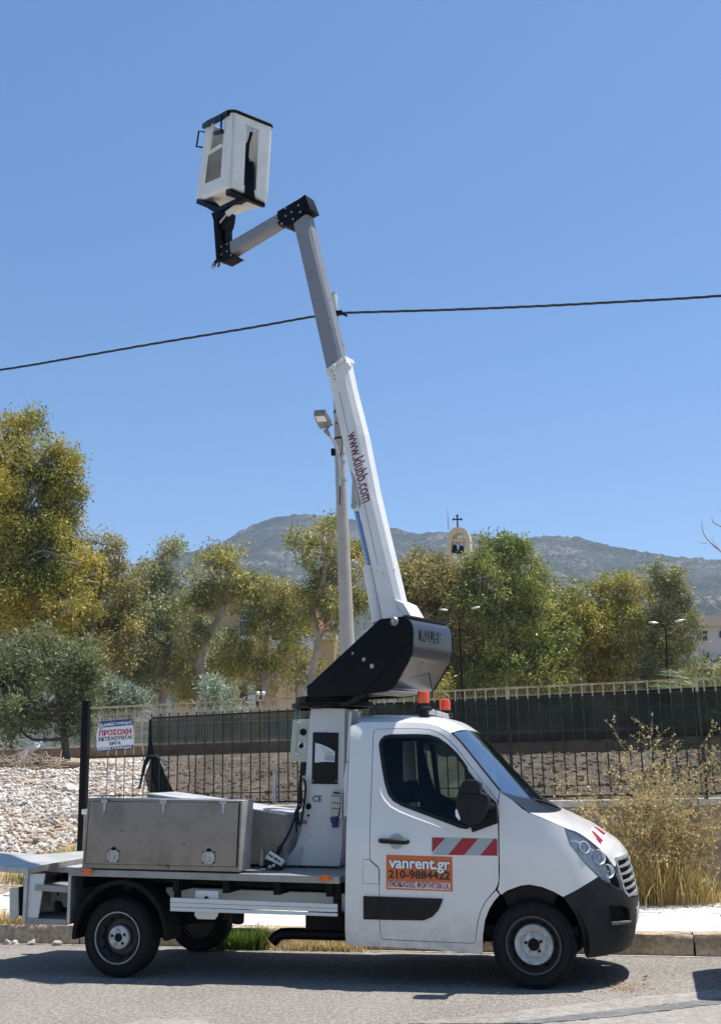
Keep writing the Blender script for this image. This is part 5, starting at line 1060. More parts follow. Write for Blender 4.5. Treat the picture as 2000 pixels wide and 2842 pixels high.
# ================================================================== concrete pole, street light, cable
PY = 3.72
pt, pm_, pl_ = onY((926, 815), PY), onY((946, 1380), PY), onY((960, 1700), PY)
sl = (pl_-pt)/(pt[2]-pl_[2]); base = pl_+sl*(pl_[2]-KH); base[2] = KH-.05
PL = thing('utility_pole', 'tall round concrete utility pole behind the truck carrying the black cable', 'utility pole', (base[0], PY, KH))
zz = np.linspace(0, 1, 14); mb = MB(); rr_ = lambda t: .135-.088*t
mb.tube([base+(pt-base)*t for t in zz], [rr_(t) for t in zz], 20); mb.build('shaft', 'pole_concrete', PL, smooth=True)
c = pt; mb = MB(); mb.lathe([(.050, -.30), (.058, -.29), (.058, -.26), (.055, -.22), (.055, -.05), (.04, .0), (0, .02)], c, (0, 0, 1), 16); mb.build('pole_cap', 'cap_green', PL, smooth=True)
at = lambda p: onY(p, PY)
def band(y_, mat='galvanised', h=.03, ex=.006):
    p = at((0, y_)); t = (np.interp(y_, [815, 1700], [0, 1])); q = pt+(pl_-pt)*t; f = (q[2]-base[2])/(pt[2]-base[2]); r = rr_(f)+ex
    mb = MB(); mb.lathe([(r-.01, -h/2), (r, -h/2), (r, h/2), (r-.01, h/2)], q, (0, 0, 1), 20); return mb.build('band', mat, PL), q, r
for y_, mt in ((1160, 'cable_black'), (1235, 'cable_black'), (1274, 'galvanised'), (1296, 'galvanised'), (1347, 'galvanised'), (1200, 'galvanised')): band(y_, mt)
mb = MB(); P = [onY(q2(*p), PY-.12) for p in ((400, 2300), (405, 2120), (395, 1900), (425, 1800), (420, 1640), (408, 1560))]; mb.tube(smooth_line(P, 3), .008, 6); mb.build('pole_cable', 'cable_black', PL, smooth=True)
for x, y in ((372, 1556), (330, 1570)): mb = MB(); c = onY(q2(x, y), PY-.1); mb.lathe([(.014, 0), (.01, .02), (0, .022)], c, (0, -1, 0), 8); mb.build('bolt', 'black_metal', PL)
mb = MB(); c = onY(q2(345, 1820), PY-.05); mb.box(c-np.array([.03, .03, .05]), c+np.array([.02, .03, .05])); mb.build('clamp', 'black_metal', PL, bevel=.008)
mb = MB(); c = onY(q2(390, 555), PY-.06); mb.box(c-np.array([.05, .03, .03]), c+np.array([.06, .03, .03])); mb.bar(c+np.array([.05, 0, -.01]), c+np.array([.13, 0, -.06]), .03, .03); mb.build('cable_clamp', 'black_metal', PL, bevel=.006)
lh = onY(q2(250, 1560), PY-.3)
SLp = thing('street_lamp', 'grey flat street lamp on a curved arm bolted to the concrete pole', 'street lamp', tuple(onY(q2(398, 1940), PY-.14)))
P = [onY(q2(*p), PY-.14-.16*t) for p, t in zip(((402, 2130), (400, 1960), (385, 1830), (355, 1740), (310, 1670), (288, 1640)), (0, 0, .1, .35, .7, 1.))]
mb = MB(); mb.tube(smooth_line(P, 4), .022, 10); mb.build('lamp_arm', 'galvanised', SLp, smooth=True)
HLq = [onY(q2(*p), y) for p, y in (((163, 1485), PY-.62), ((265, 1478), PY-.62), ((327, 1580), PY-.30), ((300, 1612), PY-.26), ((235, 1617), PY-.26), ((205, 1590), PY-.30))]
mb = MB(); mb.prism(HLq, (.01, -.0, .075)); mb.build('lamp_head', 'lamp_body', SLp, bevel=.012)
c = [onY(q2(*p), y) for p, y in (((180, 1492), PY-.60), ((262, 1486), PY-.60), ((287, 1535), PY-.47), ((203, 1543), PY-.47))]; mb = MB(); mb.prism([p+np.array([0, -.004, -.006]) for p in c], (0, .003, .004)); mb.build('lamp_glass', 'sign_white', SLp)
c = [onY(q2(*p), y) for p, y in (((240, 1597), PY-.30), ((285, 1594), PY-.30), ((292, 1607), PY-.27), ((245, 1610), PY-.27))]; mb = MB(); mb.prism([p+np.array([0, -.004, -.006]) for p in c], (0, .003, .004)); mb.build('lamp_label', 'sign_white', SLp)
mb = MB(); mb.tube([P[-2], P[-1], onY(q2(272, 1620), PY-.3)], [.022, .032, .036], 10); mb.build('lamp_socket', 'lamp_body', SLp, smooth=True)
CP = [(-500, 1100), (0, 1027), (186, 996), (433, 953), (681, 912), (872, 878), (945, 869), (1237, 860), (1485, 850), (1733, 837), (2000, 821), (2500, 780)]
cp = smooth_line([onY(p, PY) for p in CP], 10)
CB = thing('overhead_cable', 'twisted black overhead cable strung past the boom to the concrete pole', 'cable', tuple(onY((945, 869), PY)))
s_ = 0
for k in range(3):
    P = [np.array(p)+np.array([0, .008*math.cos(i*.4+k*2.09), .008*math.sin(i*.4+k*2.09)]) for i, p in enumerate(smooth_line(cp, 3))]; mb = MB(); mb.tube(P, .0115, 6); mb.build('strand', 'cable_black', CB, smooth=True)
# small bottle standing on the control cabinet
bt = onY(q4(205, 246), -.2); m = NT('green_glass'); m.bsdf((.10, .22, .17), .15, **{'Transmission Weight': .6})
mb = MB(); mb.lathe([(.026, 0), (.028, .02), (.028, .07), (.018, .105), (.009, .125), (.009, .15), (0, .15)], bt, (0, 0, 1), 16); tag(mb.build('bottle', 'green_glass', smooth=True), 'small green glass bottle standing on top of the control cabinet', 'bottle')
mb = MB(); a = onY(qn(1172, 900), -.43); b = onY(qn(1172, 620), -.43); mb.tube([a, b], .02, 10); mb.build('bed_stake', 'steel_grey', TR, smooth=True)
# ================================================================== back wall and pale railing
BYW = 30.
BW = thing('back_wall', 'low brown wall with pale coping at the far side of the waste ground', 'wall', (-15, BYW, 2.2))
mb = MB(); mb.box((-60, BYW, 1.6), (20, BYW+.3, 2.93)); mb.build('wall_body', 'wall_brown', BW)
mb = MB(); mb.box((-60, BYW-.06, 2.932), (20, BYW+.36, 3.02)); mb.build('coping', 'concrete_pale', BW)
m = NT('rail_cream'); m.bsdf((.42, .38, .30), .6)
BF = thing('cream_railing', 'cream painted bar railing on the low wall at the back', 'railing', (-15, BYW+.15, 3.02))
for z in (3.10, 3.75, 4.22): mb = MB(); mb.bar((-60, BYW+.15, z), (20, BYW+.15, z), .05, .05); mb.build('rail', 'rail_cream', BF)
proto = None
for k in range(190):
    x = onY((240, 2000), BYW+.15)[0]-.3+k*.12
    if x > 1.5: break
    if proto is None: mb = MB(); mb.bar((x, BYW+.15, 3.04), (x, BYW+.15, 4.36), .022, .022); proto = mb.build('bar', 'rail_cream', BF); X0 = x
    else: o = proto.copy(); COL.objects.link(o); o.parent = BF; o.location = (x-X0, 0, 0)
m = NT('mesh_green'); a = m.n('ShaderNodeBsdfDiffuse'); a.inputs[0].default_value = (.16, .20, .16, 1); b = m.n('ShaderNodeBsdfTransparent'); s = m.n('ShaderNodeMixShader'); s.inputs[0].default_value = .6; m.l(b.outputs[0], s.inputs[1]); m.l(a.outputs[0], s.inputs[2]); m.l(s.outputs[0], m.out.inputs[0])
cloth('mesh_cloth', np.linspace(-22, 12, 60), lambda x: 3.9, lambda x: 3.05, BYW+.22, 'mesh_green', BF, 4, .03)
# ================================================================== church
plain('church_ochre', (.46, .33, .17), .8, wear=.08, scale=1.5); plain('church_trim', (.55, .26, .04), .7, wear=.08); plain('church_pink', (.42, .13, .13), .7, wear=.12, scale=1.2)
plain('church_white', (.55, .55, .55), .8, wear=.12, scale=1.); plain('dark_red', (.07, .012, .015), .6); plain('dark_glass', (.03, .04, .055), .15); plain('cream_wall', (.52, .40, .23), .8, wear=.06)
qc = view(500, 1580, 3.848); CYd = 68.
CH = thing('church', 'ochre church with a pink arched gable partly hidden by eucalyptus trees', 'church', tuple(onY(qc(760, 1480), CYd)[:2])+(3.,))
def cpx(L, y0, y1, nm, mt, bevel=0.): mb = MB(); mb.prism_px([qc(*p) for p in L], y0, y1); return mb.build(nm, mt, CH, bevel=bevel)
def arc(cx, cy, r, a0, a1, n=24, ky=1.): return [(cx+r*math.cos(rad(a0+(a1-a0)*k/n)), cy-r*ky*math.sin(rad(a0+(a1-a0)*k/n))) for k in range(n+1)]
cpx(arc(765, 740, 560, 0, 180), CYd+1, CYd+4.9, 'gable', 'church_ochre'); 
for r0, r1, mt, y0, nm in ((560, 600, 'church_trim', .6, 'arch_trim'), (600, 660, 'church_pink', .2, 'arch_roof')):
    cpx(arc(765, 740, r1, 0, 180)+arc(765, 740, r0+.5, 180, 0), CYd+y0, CYd+5, nm, mt)
w = cpx([(640, 330), (790, 330), (790, 728), (640, 728)], CYd+.9, CYd+.98, 'tall_window', 'dark_glass'); 
for y in (430, 540, 640): mb = MB(); mb.prism_px([qc(*p) for p in ((640, y), (790, y), (790, y+8), (640, y+8))], CYd+.82, CYd+.88); mb.build('glazing_bar', 'church_white', w)
cpx([(-60, 745), (1640, 700), (1640, 1560), (-60, 1560)], CYd, CYd+1.2, 'front_wall', 'church_ochre')
cpx([(-80, 722), (1660, 690), (1660, 745), (-80, 768)], CYd-.5, CYd+.2, 'parapet', 'church_white')
cpx([(170, 790), (310, 790), (310, 1140), (160, 1140)], CYd-.5, CYd-.1, 'canvas_sheet', 'church_white'); cpx([(1170, 720), (1420, 720), (1400, 1350), (1270, 1350), (1200, 1100)], CYd-.6, CYd-.1, 'canvas_sheet', 'church_white')
cpx([(980, 720), (1110, 720), (1110, 880), (990, 860)], CYd-.5, CYd-.1, 'canvas_sheet', 'church_white')
lt = cpx([(380, 930), (730, 930), (730, 1110), (380, 1110)], CYd-.12, CYd-.04, 'lattice_back', 'dark_glass')
for k in range(12): x = 380+k*31; mb = MB(); mb.prism_px([qc(*p) for p in ((x, 930), (x+12, 930), (x+12, 1110), (x, 1110))], CYd-.3, CYd-.14); mb.build('lattice_slat', 'cream_wall', lt)
for k in range(6): y = 932+k*33; mb = MB(); mb.prism_px([qc(*p) for p in ((380, y), (733, y), (733, y+12), (380, y+12))], CYd-.4, CYd-.31); mb.build('lattice_slat', 'cream_wall', lt)
cpx([(140, 1270), (300, 1270), (300, 1480), (140, 1480)], CYd-.2, CYd-.05, 'doorway', 'dark_red'); cpx([(640, 1250), (712, 1240), (712, 1480), (640, 1480)], CYd-.2, CYd-.05, 'doorway', 'dark_red'); cpx([(808, 1245), (885, 1250), (885, 1480), (808, 1480)], CYd-.2, CYd-.05, 'doorway', 'dark_red')
cpx([(716, 1240), (804, 1240), (804, 1480), (716, 1480)], CYd-.5, CYd-.3, 'notice_pillar', 'church_white'); cpx([(1030, 1130), (1270, 1130), (1270, 1500), (1030, 1500)], CYd-1.2, CYd-.3, 'porch', 'cream_wall')
# bell gable
qt = view(1050, 1380, 3.232); TYd = 112.
BT = thing('bell_gable', 'pale ochre bell arch with two dark bells and a cross rising behind trees', 'bell tower', tuple(onY(qt(712, 540), TYd)[:2])+(3.,))
def tpx(L, y0, y1, nm, mt, par=None): mb = MB(); mb.prism_px([qt(*p) for p in L], y0, y1); return mb.build(nm, mt, par or BT)
outer = [(608, 2400), (612, 370)]+arc(714, 372, 100, 175, 5, 20, 1.05)+[(818, 370), (822, 2400)]; inner = [(785, 2400), (785, 420)]+arc(720, 400, 66, 10, 170, 16, 1.25)+[(650, 420), (650, 2400)]
plain('bell_cream', (.60, .49, .32), .8, wear=.06, scale=1.)
tpx(outer+inner, TYd, TYd+1.6, 'arch_frame', 'bell_cream')
tpx([(640, 372), (800, 372), (800, 398), (640, 402)], TYd+.3, TYd+1.2, 'bell_beam', 'bell_cream'); tpx([(640, 545), (795, 545), (795, 2400), (640, 2400)], TYd+.1, TYd+1.4, 'tower_wall', 'bell_cream')
for x, y, s in ((682, 415, 1.), (745, 425, 1.15)):
    c = onY(qt(x, y+10), TYd+.7); h = .95*s; mb = MB(); mb.lathe([(0, 0), (.16*s, 0), (.24*s, -.15*h), (.28*s, -.5*h), (.36*s, -.8*h), (.46*s, -h), (.40*s, -h)], c, (.15 if s > 1 else 0, 0, 1), 18); b_ = mb.build('bell', 'black_metal', BT, smooth=True)
    mb = MB(); mb.bar(c+np.array([-.25, 0, .0]), c+np.array([-.25, 0, .9]), .08, .08); mb.bar(c+np.array([.25, 0, .0]), c+np.array([.25, 0, .9]), .08, .08); mb.build('bell_hanger', 'black_metal', b_)
a, b = onY(qt(709, 272), TYd+.8), onY(qt(705, 165), TYd+.8); mb = MB(); mb.bar(a, b, .16, .16); c1, c2 = onY(qt(672, 198), TYd+.8), onY(qt(740, 198), TYd+.8); mb.bar(c1, c2, .15, .15)
for p in (b, c1, c2): mb.lathe([(0, -.2), (.2, 0), (0, .2)], p, (0, 0, 1), 10)
mb.build('cross', 'black_metal', BT); a, b = onY(qt(627, 290), TYd+.8), onY(qt(618, 108), TYd+.8); mb = MB(); mb.tube([a, b], [.07, .03], 6); mb.build('lightning_rod', 'steel_grey', BT)
# flats on the right
FYd = 88.; plain('flat_wall', (.52, .48, .44), .85, wear=.12, scale=.6); plain('flat_cream', (.50, .42, .33), .85, wear=.08, scale=.6)
qf = view(1500, 1380, 3.232); FB = thing('apartment_block', 'weathered beige apartment block behind the trees at the right edge', 'building', tuple(onY(qf(1500, 1540), FYd)[:2])+(3.,))
def fpx(L, y0, y1, nm, mt, par=None): mb = MB(); mb.prism_px([qf(*p) for p in L], y0, y1); return mb.build(nm, mt, par or FB)
fpx([(1310, 1150), (2300, 1120), (2300, 1800), (1300, 1800)], FYd, FYd+14, 'wall', 'flat_wall'); fpx([(1290, 1065), (2300, 1050), (2300, 1150), (1300, 1155)], FYd-.6, FYd+14.5, 'roof_parapet', 'flat_cream'); fpx([(1310, 1068), (1365, 1066), (1365, 1110), (1310, 1110)], FYd-1., FYd-.5, 'chimney', 'church_pink')
for L in ([(1395, 1200), (1490, 1200), (1490, 1285), (1395, 1285)], [(1455, 1395), (1505, 1395), (1505, 1450), (1455, 1450)], [(1600, 1200), (1660, 1200), (1660, 1260), (1600, 1260)], [(1590, 1420), (1650, 1420), (1650, 1470), (1590, 1470)]):
    wv_ = fpx(L, FYd-.12, FYd-.04, 'window', 'dark_glass'); cx = (L[0][0]+L[1][0])/2; fpx([(cx-3, L[0][1]), (cx+3, L[0][1]), (cx+3, L[2][1]), (cx-3, L[2][1])], FYd-.2, FYd-.14, 'window_frame', 'church_white', wv_)
for y in (1460, 1475): fpx([(1300, y), (2300, y-5), (2300, y+2), (1300, y+7)], FYd-2., FYd-1.9, 'balcony_rail', 'black_metal')
fpx([(1300, 1490), (2300, 1480), (2300, 1535), (1300, 1540)], FYd-2.2, FYd, 'balcony', 'church_white')
# ================================================================== lamp posts in the park
def lamp_post(label, base, top, hl, hr, Y, grp='park lamps'):
    A, B = onY(base, Y), onY(top, Y); A[2] = 2.6; t = thing('park_lamp', label, 'lamp post', (A[0], Y, 2.6), grp)
    mb = MB(); mb.tube([A, A+(B-A)*.4, B], [.09, .06, .04], 10); mb.build('post', 'black_metal', t, smooth=True)
    for h in (hl, hr):
        H = onY(h, Y); s = 1 if H[0] > B[0] else -1; mb = MB(); mb.tube(smooth_line([B, B+(H-B)*np.array([.25, 0, .6]), B+(H-B)*np.array([.7, 0, .95]), H], 4), .024, 8); mb.build('arm', 'black_metal', t, smooth=True)
        mb = MB(); rings = []
        for k in range(9): u = k/8; r = .11*math.sin(math.pi*(.08+.88*u))**.7; c = H+np.array([s*(u-.25)*.5, 0, .07*u]); rings.append([c+np.array([0, 1.1*r*math.cos(a), .6*r*math.sin(a)]) for a in np.linspace(0, 6.283, 13)[:-1]])
        mb.loft(rings); mb.build('lantern', 'galvanised', t, smooth=True)
lamp_post('black twin arm park lamp against the trees right of the turret', (1284, 1950), qt(722, 1110), qt(600, 1015), qt(850, 1000), 47)
lamp_post('black twin arm park lamp beside the dark tree on the right', (1849, 1950), qf(1118, 1185), qf(1030, 1130), qf(1220, 1115), 47)
Yg = 34.; A = onY((724, 1990), Yg); t = thing('globe_lamp', 'short brown post with two white globe lamps behind the cream railing', 'lamp', (A[0], Yg, 2.6))
B = onY((724, 1945), Yg); mb = MB(); mb.tube([(A[0], Yg, 2.6), B], .06, 10); mb.build('post', 'church_trim', t, smooth=True); mb = MB(); mb.bar(B+np.array([-.14, 0, 0]), B+np.array([.14, 0, 0]), .05, .05); mb.build('arm', 'church_trim', t)
for x in (716, 731): c = onY((x, 1924), Yg); mb = MB(); mb.lathe([(.07*math.sin(a)*1.25, -.088*math.cos(a)) for a in np.linspace(0, math.pi, 11)], c, (0, 0, 1), 16); mb.tube([c, (c[0], c[1], B[2])], .015, 6); mb.build('globe', 'white_print', t, smooth=True)
# ================================================================== hills
m = NT('hillside')
rock = m.ramp(m.noise(.22, 5, .72), [(.47, 0.), (.55, 1.)]); big = m.ramp(m.noise(.010, 5, .65), [(.42, 0.), (.58, 1.)]); scr = m.ramp(m.noise(.3, 4, .6), [(.35, (.022, .032, .020)), (.6, (.055, .068, .042))])
rk = m.ramp(m.noise(.25, 4), [(.3, (.13, .12, .112)), (.7, (.26, .242, .225))])
st_v = m.n('ShaderNodeVectorMath', operation='MULTIPLY'); st_v.inputs[1].default_value = (.016, .016, .11); m.l(m.coord(), st_v.inputs[0]); band_ = m.ramp(m.noise(1., 5, .65, vec=st_v.outputs[0], dist=.6), [(.42, .25), (.58, 1.1)]); rock = m.math('MULTIPLY', rock, band_)
fac = m.math('MULTIPLY', rock, m.math('ADD', m.math('MULTIPLY', big, .85), .10)); m.bsdf(m.mix(fac, scr, rk), .95, spec=.1, bump=m.noise(.3, 5, .7), bdist=2., bstr=.5)
sil = [(-900, 1640), (100, 1650), (340, 1600), (430, 1578), (520, 1540), (606, 1516), (650, 1493), (693, 1467), (740, 1450), (792, 1440), (854, 1433), (916, 1441), (1027, 1460), (1101, 1475), (1151, 1489), (1219, 1483), (1312, 1486), (1374, 1503), (1460, 1500), (1535, 1492), (1609, 1499), (1708, 1524), (1782, 1538), (1856, 1549), (2000, 1560), (2300, 1585), (3200, 1640)]
px_ = np.arange(-880, 3180, 11.); sy = np.interp(px_, [s[0] for s in sil], [s[1] for s in sil]); kk = np.hanning(7); kk /= kk.sum(); sy = np.convolve(np.pad(sy, 3, 'edge'), kk, 'valid')
NR = 70; V = []; rg = np.random.default_rng(5); ph = rg.uniform(0, 6, 12)
for j in range(NR):
    u = j/(NR-12); Y = 420+900*min(u, 1.25)
    for i, x in enumerate(px_):
        top = onY((x, sy[i]), 1320.); d = ray((x, sy[i])); X = CAM[0]+d[0]/d[1]*(Y-CAM[1])
        if u <= 1:
            h = 8+(top[2]-8)*(u**1.15); q = Y*.012
            nz = (math.sin(X*.021+q+ph[0])*math.sin(q*1.7+ph[1])*16-abs(math.sin(X*.035+math.sin(q*1.3)*1.2+ph[2]))*13+math.sin(X*.09+q*2+ph[4])*4*math.sin(q*3.3+ph[3]))*math.sin(math.pi*u)
            h = min(h+nz+rg.normal(0, 1.1)*(u < .985)+rg.normal(0, .5), 8+(top[2]-8)*u**.85 if u < 1 else 1e9)
            if u > .97: h = top[2]+rg.normal(0, .9)
        else: h = top[2]-(u-1)*900
        V.append((X, Y, h))
n = len(px_); F = [(j*n+i, j*n+i+1, (j+1)*n+i+1, (j+1)*n+i) for j in range(NR-1) for i in range(n-1)]
obj('hills', V, F, 'hillside', smooth=True, kind='structure')
# ================================================================== trees
def leaf_mat(name, a, b, c, scale=.8, trans=.34):
    m = NT(name); g_ = m.n('ShaderNodeNewGeometry'); r = g_.outputs['Random Per Island']
    c1 = m.ramp(m.noise(scale, 3, .6), [(.32, a), (.52, b), (.72, c)]); v = m.ramp(r, [(0., .62), (.5, 1.), (1., 1.35)]); col = m.mix(1., c1, v, 'MULTIPLY')
    d = m.n('ShaderNodeBsdfPrincipled'); d.inputs['Roughness'].default_value = .5; d.inputs['Specular IOR Level'].default_value = .35; m.l(col, d.inputs['Base Color'])
    t = m.n('ShaderNodeBsdfTranslucent'); m.l(col, t.inputs[0]); x = m.n('ShaderNodeMixShader'); x.inputs[0].default_value = trans; m.l(d.outputs[0], x.inputs[1]); m.l(t.outputs[0], x.inputs[2]); m.l(x.outputs[0], m.out.inputs[0])
leaf_mat('leaf_yellow', (0.179, 0.199, 0.048), (0.372, 0.337, 0.062), (0.646, 0.522, 0.103), .45)
leaf_mat('leaf_olive', (0.160, 0.183, 0.065), (0.320, 0.314, 0.087), (0.524, 0.451, 0.131), .6)
leaf_mat('leaf_grey', (0.200, 0.239, 0.127), (0.340, 0.352, 0.165), (0.502, 0.463, 0.226), .8)
leaf_mat('leaf_green', (0.150, 0.203, 0.053), (0.284, 0.316, 0.074), (0.480, 0.450, 0.113), .5)
leaf_mat('leaf_brown', (0.186, 0.179, 0.072), (0.343, 0.300, 0.108), (0.529, 0.429, 0.172), .6)
leaf_mat('leaf_dark', (0.132, 0.156, 0.067), (0.250, 0.262, 0.094), (0.420, 0.368, 0.132), .7)
leaf_mat('leaf_pine', (0.110, 0.138, 0.061), (0.187, 0.215, 0.094), (0.286, 0.297, 0.143), .6)
leaf_mat('leaf_silver', (0.195, 0.247, 0.182), (0.312, 0.377, 0.280), (0.429, 0.481, 0.364), 1.5)
leaf_mat('leaf_palm', (0.085, 0.127, 0.060), (0.169, 0.220, 0.085), (0.287, 0.321, 0.135), 1.)
plain('bark_pale', (.36, .30, .25), .85, wear=.35, scale=3, bump=.01); plain('bark_dark', (.12, .095, .075), .9, wear=.35, scale=3, bump=.02)
def quads(name, C, Dd, N, L, Wd, mat, parent, kind=None):     # leaves: centre, direction, side vector, length, width
    n = len(C); Vv = np.empty((n, 4, 3)); Vv[:, 0] = C-Dd*(L*.5)[:, None]; Vv[:, 1] = C+N*(Wd*.5)[:, None]-Dd*(L*.05)[:, None]; Vv[:, 2] = C+Dd*(L*.5)[:, None]; Vv[:, 3] = C-N*(Wd*.5)[:, None]-Dd*(L*.05)[:, None]
    me = bpy.data.meshes.new(name); me.vertices.add(n*4); o3 = np.array(ORG.get(parent.name, (0, 0, 0))) if parent is not None else np.zeros(3); me.vertices.foreach_set('co', (Vv-o3).ravel())
    me.loops.add(n*4); me.loops.foreach_set('vertex_index', np.arange(n*4)); me.polygons.add(n); me.polygons.foreach_set('loop_start', np.arange(n)*4); me.polygons.foreach_set('loop_total', np.full(n, 4)); me.update(); me.validate()
    me.materials.append(MATS[mat]); o = bpy.data.objects.new(name, me); COL.objects.link(o)
    if parent is not None: o.parent = parent
    return o
def unit(a): return a/(np.linalg.norm(a, axis=-1, keepdims=True)+1e-9)
def crown_leaves(r, blobs, dens, leaf, droop, clump=.42, tuft=12, rag=1.):
    dens = dens*1.75
    C, D = [], []
    for c, rad_ in blobs:
        lf = leaf*r.uniform(.75, 1.25)
        nc = max(5, int(11*(rad_/1.2)**1.2)); d = unit(r.normal(0, 1, (nc, 3))); rr2 = rad_*(.25+.75*r.random(nc)**.5); cc = c+d*rr2[:, None]*np.array([1, .9, .95])
        area = math.pi*rad_**2; nl = int(area*dens/(lf*lf*.34*.55)); per = max(6, nl//nc)
        for q in cc:
            cr = clump*rad_*r.uniform(.6, 1.15); nt_ = max(2, per//tuft); tc = q+unit(r.normal(0, 1, (nt_, 3)))*(cr*r.random(nt_)**.42)[:, None]*np.array([1.05, 1.05, .8])
            tc = np.repeat(tc, tuft, 0); o_ = r.normal(0, leaf*1.05, (len(tc), 3)); C.append(tc+o_)
            dd = o_*.8/leaf+r.normal(0, .55, (len(tc), 3)); dd[:, 2] -= droop; D.append(unit(dd))
    C = np.concatenate(C); D = np.concatenate(D); N = unit(np.cross(D, r.normal(0, 1, D.shape))); return C, D, N
def tree(name, label, Y, blobs_px, trunk_px, mat, bark='bark_pale', dens=2.2, leaf=.20, droop=.5, wid=.34, seed=0, group='trees behind the waste ground', base_z=None, tr=.22, limbs=True, clump=.42, rs=1.2):
    r = np.random.default_rng(seed); B = []
    for x, y, rp in blobs_px:
        p = onY((x, y), Y); dist = np.linalg.norm(p-CAM); rm = rp*rs*dist/FOC; p = p+np.array([0, r.normal(0, .45)*rm, 0]); B.append((p, rm))
    P = [onY(p, Y) for p in trunk_px]; bz = base_z if base_z is not None else gz(P[0][0], Y)-.1
    P[0] = np.array([P[0][0], Y, bz]); t = thing(name, label, 'tree' if name != 'shrub' else 'shrub', (P[0][0], Y, bz), group)
    P = smooth_line(P, 4); n = len(P); mb = MB(); mb.tube(P, [tr*(1-.62*k/(n-1)) for k in range(n)], 10); mb.build('trunk', bark, t, smooth=True)
    if limbs:
        mb = MB()
        for c, rm in B:
            cand = [p for p in P[n//3:] if p[2] < c[2]-.1] or [P[n//3]]; s = min(cand, key=lambda p: np.linalg.norm(p-c)+.6*abs(c[2]-p[2]-np.linalg.norm((c-p)[:2])*.9)); mid = s*.5+c*.5+np.array([r.normal(0, .25), r.normal(0, .3), .12*np.linalg.norm(c-s)*r.uniform(-1, 1)])
            L = smooth_line([s, mid, c, c+(c-s)*.15+r.normal(0, .2, 3)], 4); k = len(L); w0 = tr*.42; mb.tube(L, [w0*(1-.8*i/(k-1)) for i in range(k)], 6)
            for q in range(3):
                e = c+unit(r.normal(0, 1, 3))*rm*.85; s2 = np.array(L[k//2+q]); mb.tube(smooth_line([s2, (s2+e)/2+r.normal(0, .15*rm, 3), e], 3), [w0*.4, w0*.38, w0*.34, w0*.3, w0*.25, w0*.2, .012], 5)
        mb.build('limbs', bark, t, smooth=True)['kind'] = 'stuff'
    C, D, N = crown_leaves(r, B, dens, leaf, droop, clump)
    n = len(C); L = leaf*r.uniform(.6, 1.35, n); quads('crown', C, D, N, L, L*wid*r.uniform(.8, 1.2, n), mat, t); return t
tree('eucalyptus_tree', 'tallest yellow green eucalyptus at the left edge', 36, [(70, 1195, 55), (10, 1210, 55), (130, 1260, 60), (60, 1290, 90), (165, 1310, 62), (-40, 1330, 100), (20, 1400, 90), (110, 1400, 85), (170, 1390, 50), (40, 1500, 100), (130, 1490, 75), (-60, 1480, 110), (180, 1545, 80), (90, 1580, 100), (-20, 1620, 110), (220, 1600, 60), (150, 1660, 80), (40, 1690, 90), (215, 1690, 60)], [(-60, 2100), (-50, 1800), (-10, 1620), (60, 1450), (80, 1280)], 'leaf_yellow', dens=1.9, leaf=.20, seed=1, tr=.34)
tree('eucalyptus_tree', 'lower yellow brown eucalyptus next to the tallest one', 39, [(250, 1520, 40), (300, 1545, 45), (270, 1600, 70), (335, 1590, 40), (330, 1660, 60), (250, 1680, 75), (190, 1740, 70), (290, 1745, 70), (345, 1740, 50), (330, 1810, 60), (250, 1800, 60)], [(230, 2100), (240, 1900), (260, 1750), (280, 1600)], 'leaf_brown', dens=1.9, leaf=.20, seed=2, tr=.28)
tree('eucalyptus_tree', 'grey green eucalyptus with a thin airy top left of the church', 43, [(455, 1525, 34), (490, 1535, 26), (420, 1570, 30), (430, 1615, 60), (490, 1610, 50), (380, 1650, 55), (450, 1700, 70), (390, 1740, 70), (510, 1690, 50), (430, 1800, 75), (370, 1830, 60), (500, 1800, 50), (460, 1880, 60), (520, 1870, 45), (380, 1900, 50)], [(450, 2060), (452, 1920), (470, 1760), (460, 1560)], 'leaf_grey', dens=1.7, leaf=.20, droop=.9, seed=3, tr=.26)
tree('eucalyptus_tree', 'forked eucalyptus with bare grey limbs in front of the church', 41, [(600, 1560, 50), (640, 1555, 40), (570, 1610, 50), (640, 1610, 55), (690, 1620, 40), (590, 1660, 45), (660, 1660, 45), (545, 1680, 40), (540, 1760, 45), (520, 1830, 45), (540, 1900, 45)], [(560, 2060), (555, 1880), (565, 1790), (620, 1690), (640, 1600)], 'leaf_olive', dens=1.7, leaf=.20, droop=.8, seed=4, tr=.27, rs=1.1)
tree('eucalyptus_tree', 'spreading green eucalyptus covering the church gable', 40, [(700, 1640, 42), (750, 1635, 48), (800, 1650, 40), (730, 1690, 50), (790, 1700, 48), (830, 1700, 35), (700, 1740, 42), (760, 1755, 45), (650, 1800, 50), (620, 1830, 45), (690, 1850, 48), (740, 1830, 38), (780, 1850, 40), (720, 1890, 35), (800, 1800, 30)], [(735, 2060), (735, 1900), (738, 1780), (750, 1680)], 'leaf_olive', dens=1.6, leaf=.2, droop=.9, seed=5, tr=.2, rs=1.08)
tree('eucalyptus_tree', 'eucalyptus with a crooked trunk directly behind the concrete pole', 38, [(840, 1495, 42), (890, 1480, 45), (930, 1475, 40), (870, 1530, 45), (930, 1540, 48), (975, 1530, 40), (880, 1590, 45), (940, 1610, 50), (990, 1590, 38), (850, 1640, 40), (900, 1660, 50), (960, 1680, 50), (1000, 1660, 38), (930, 1740, 45), (840, 1700, 35)], [(868, 2060), (865, 1880), (885, 1780), (868, 1700), (900, 1600), (905, 1520)], 'leaf_olive', dens=1.6, leaf=.2, droop=.7, seed=6, tr=.22, rs=1.08)
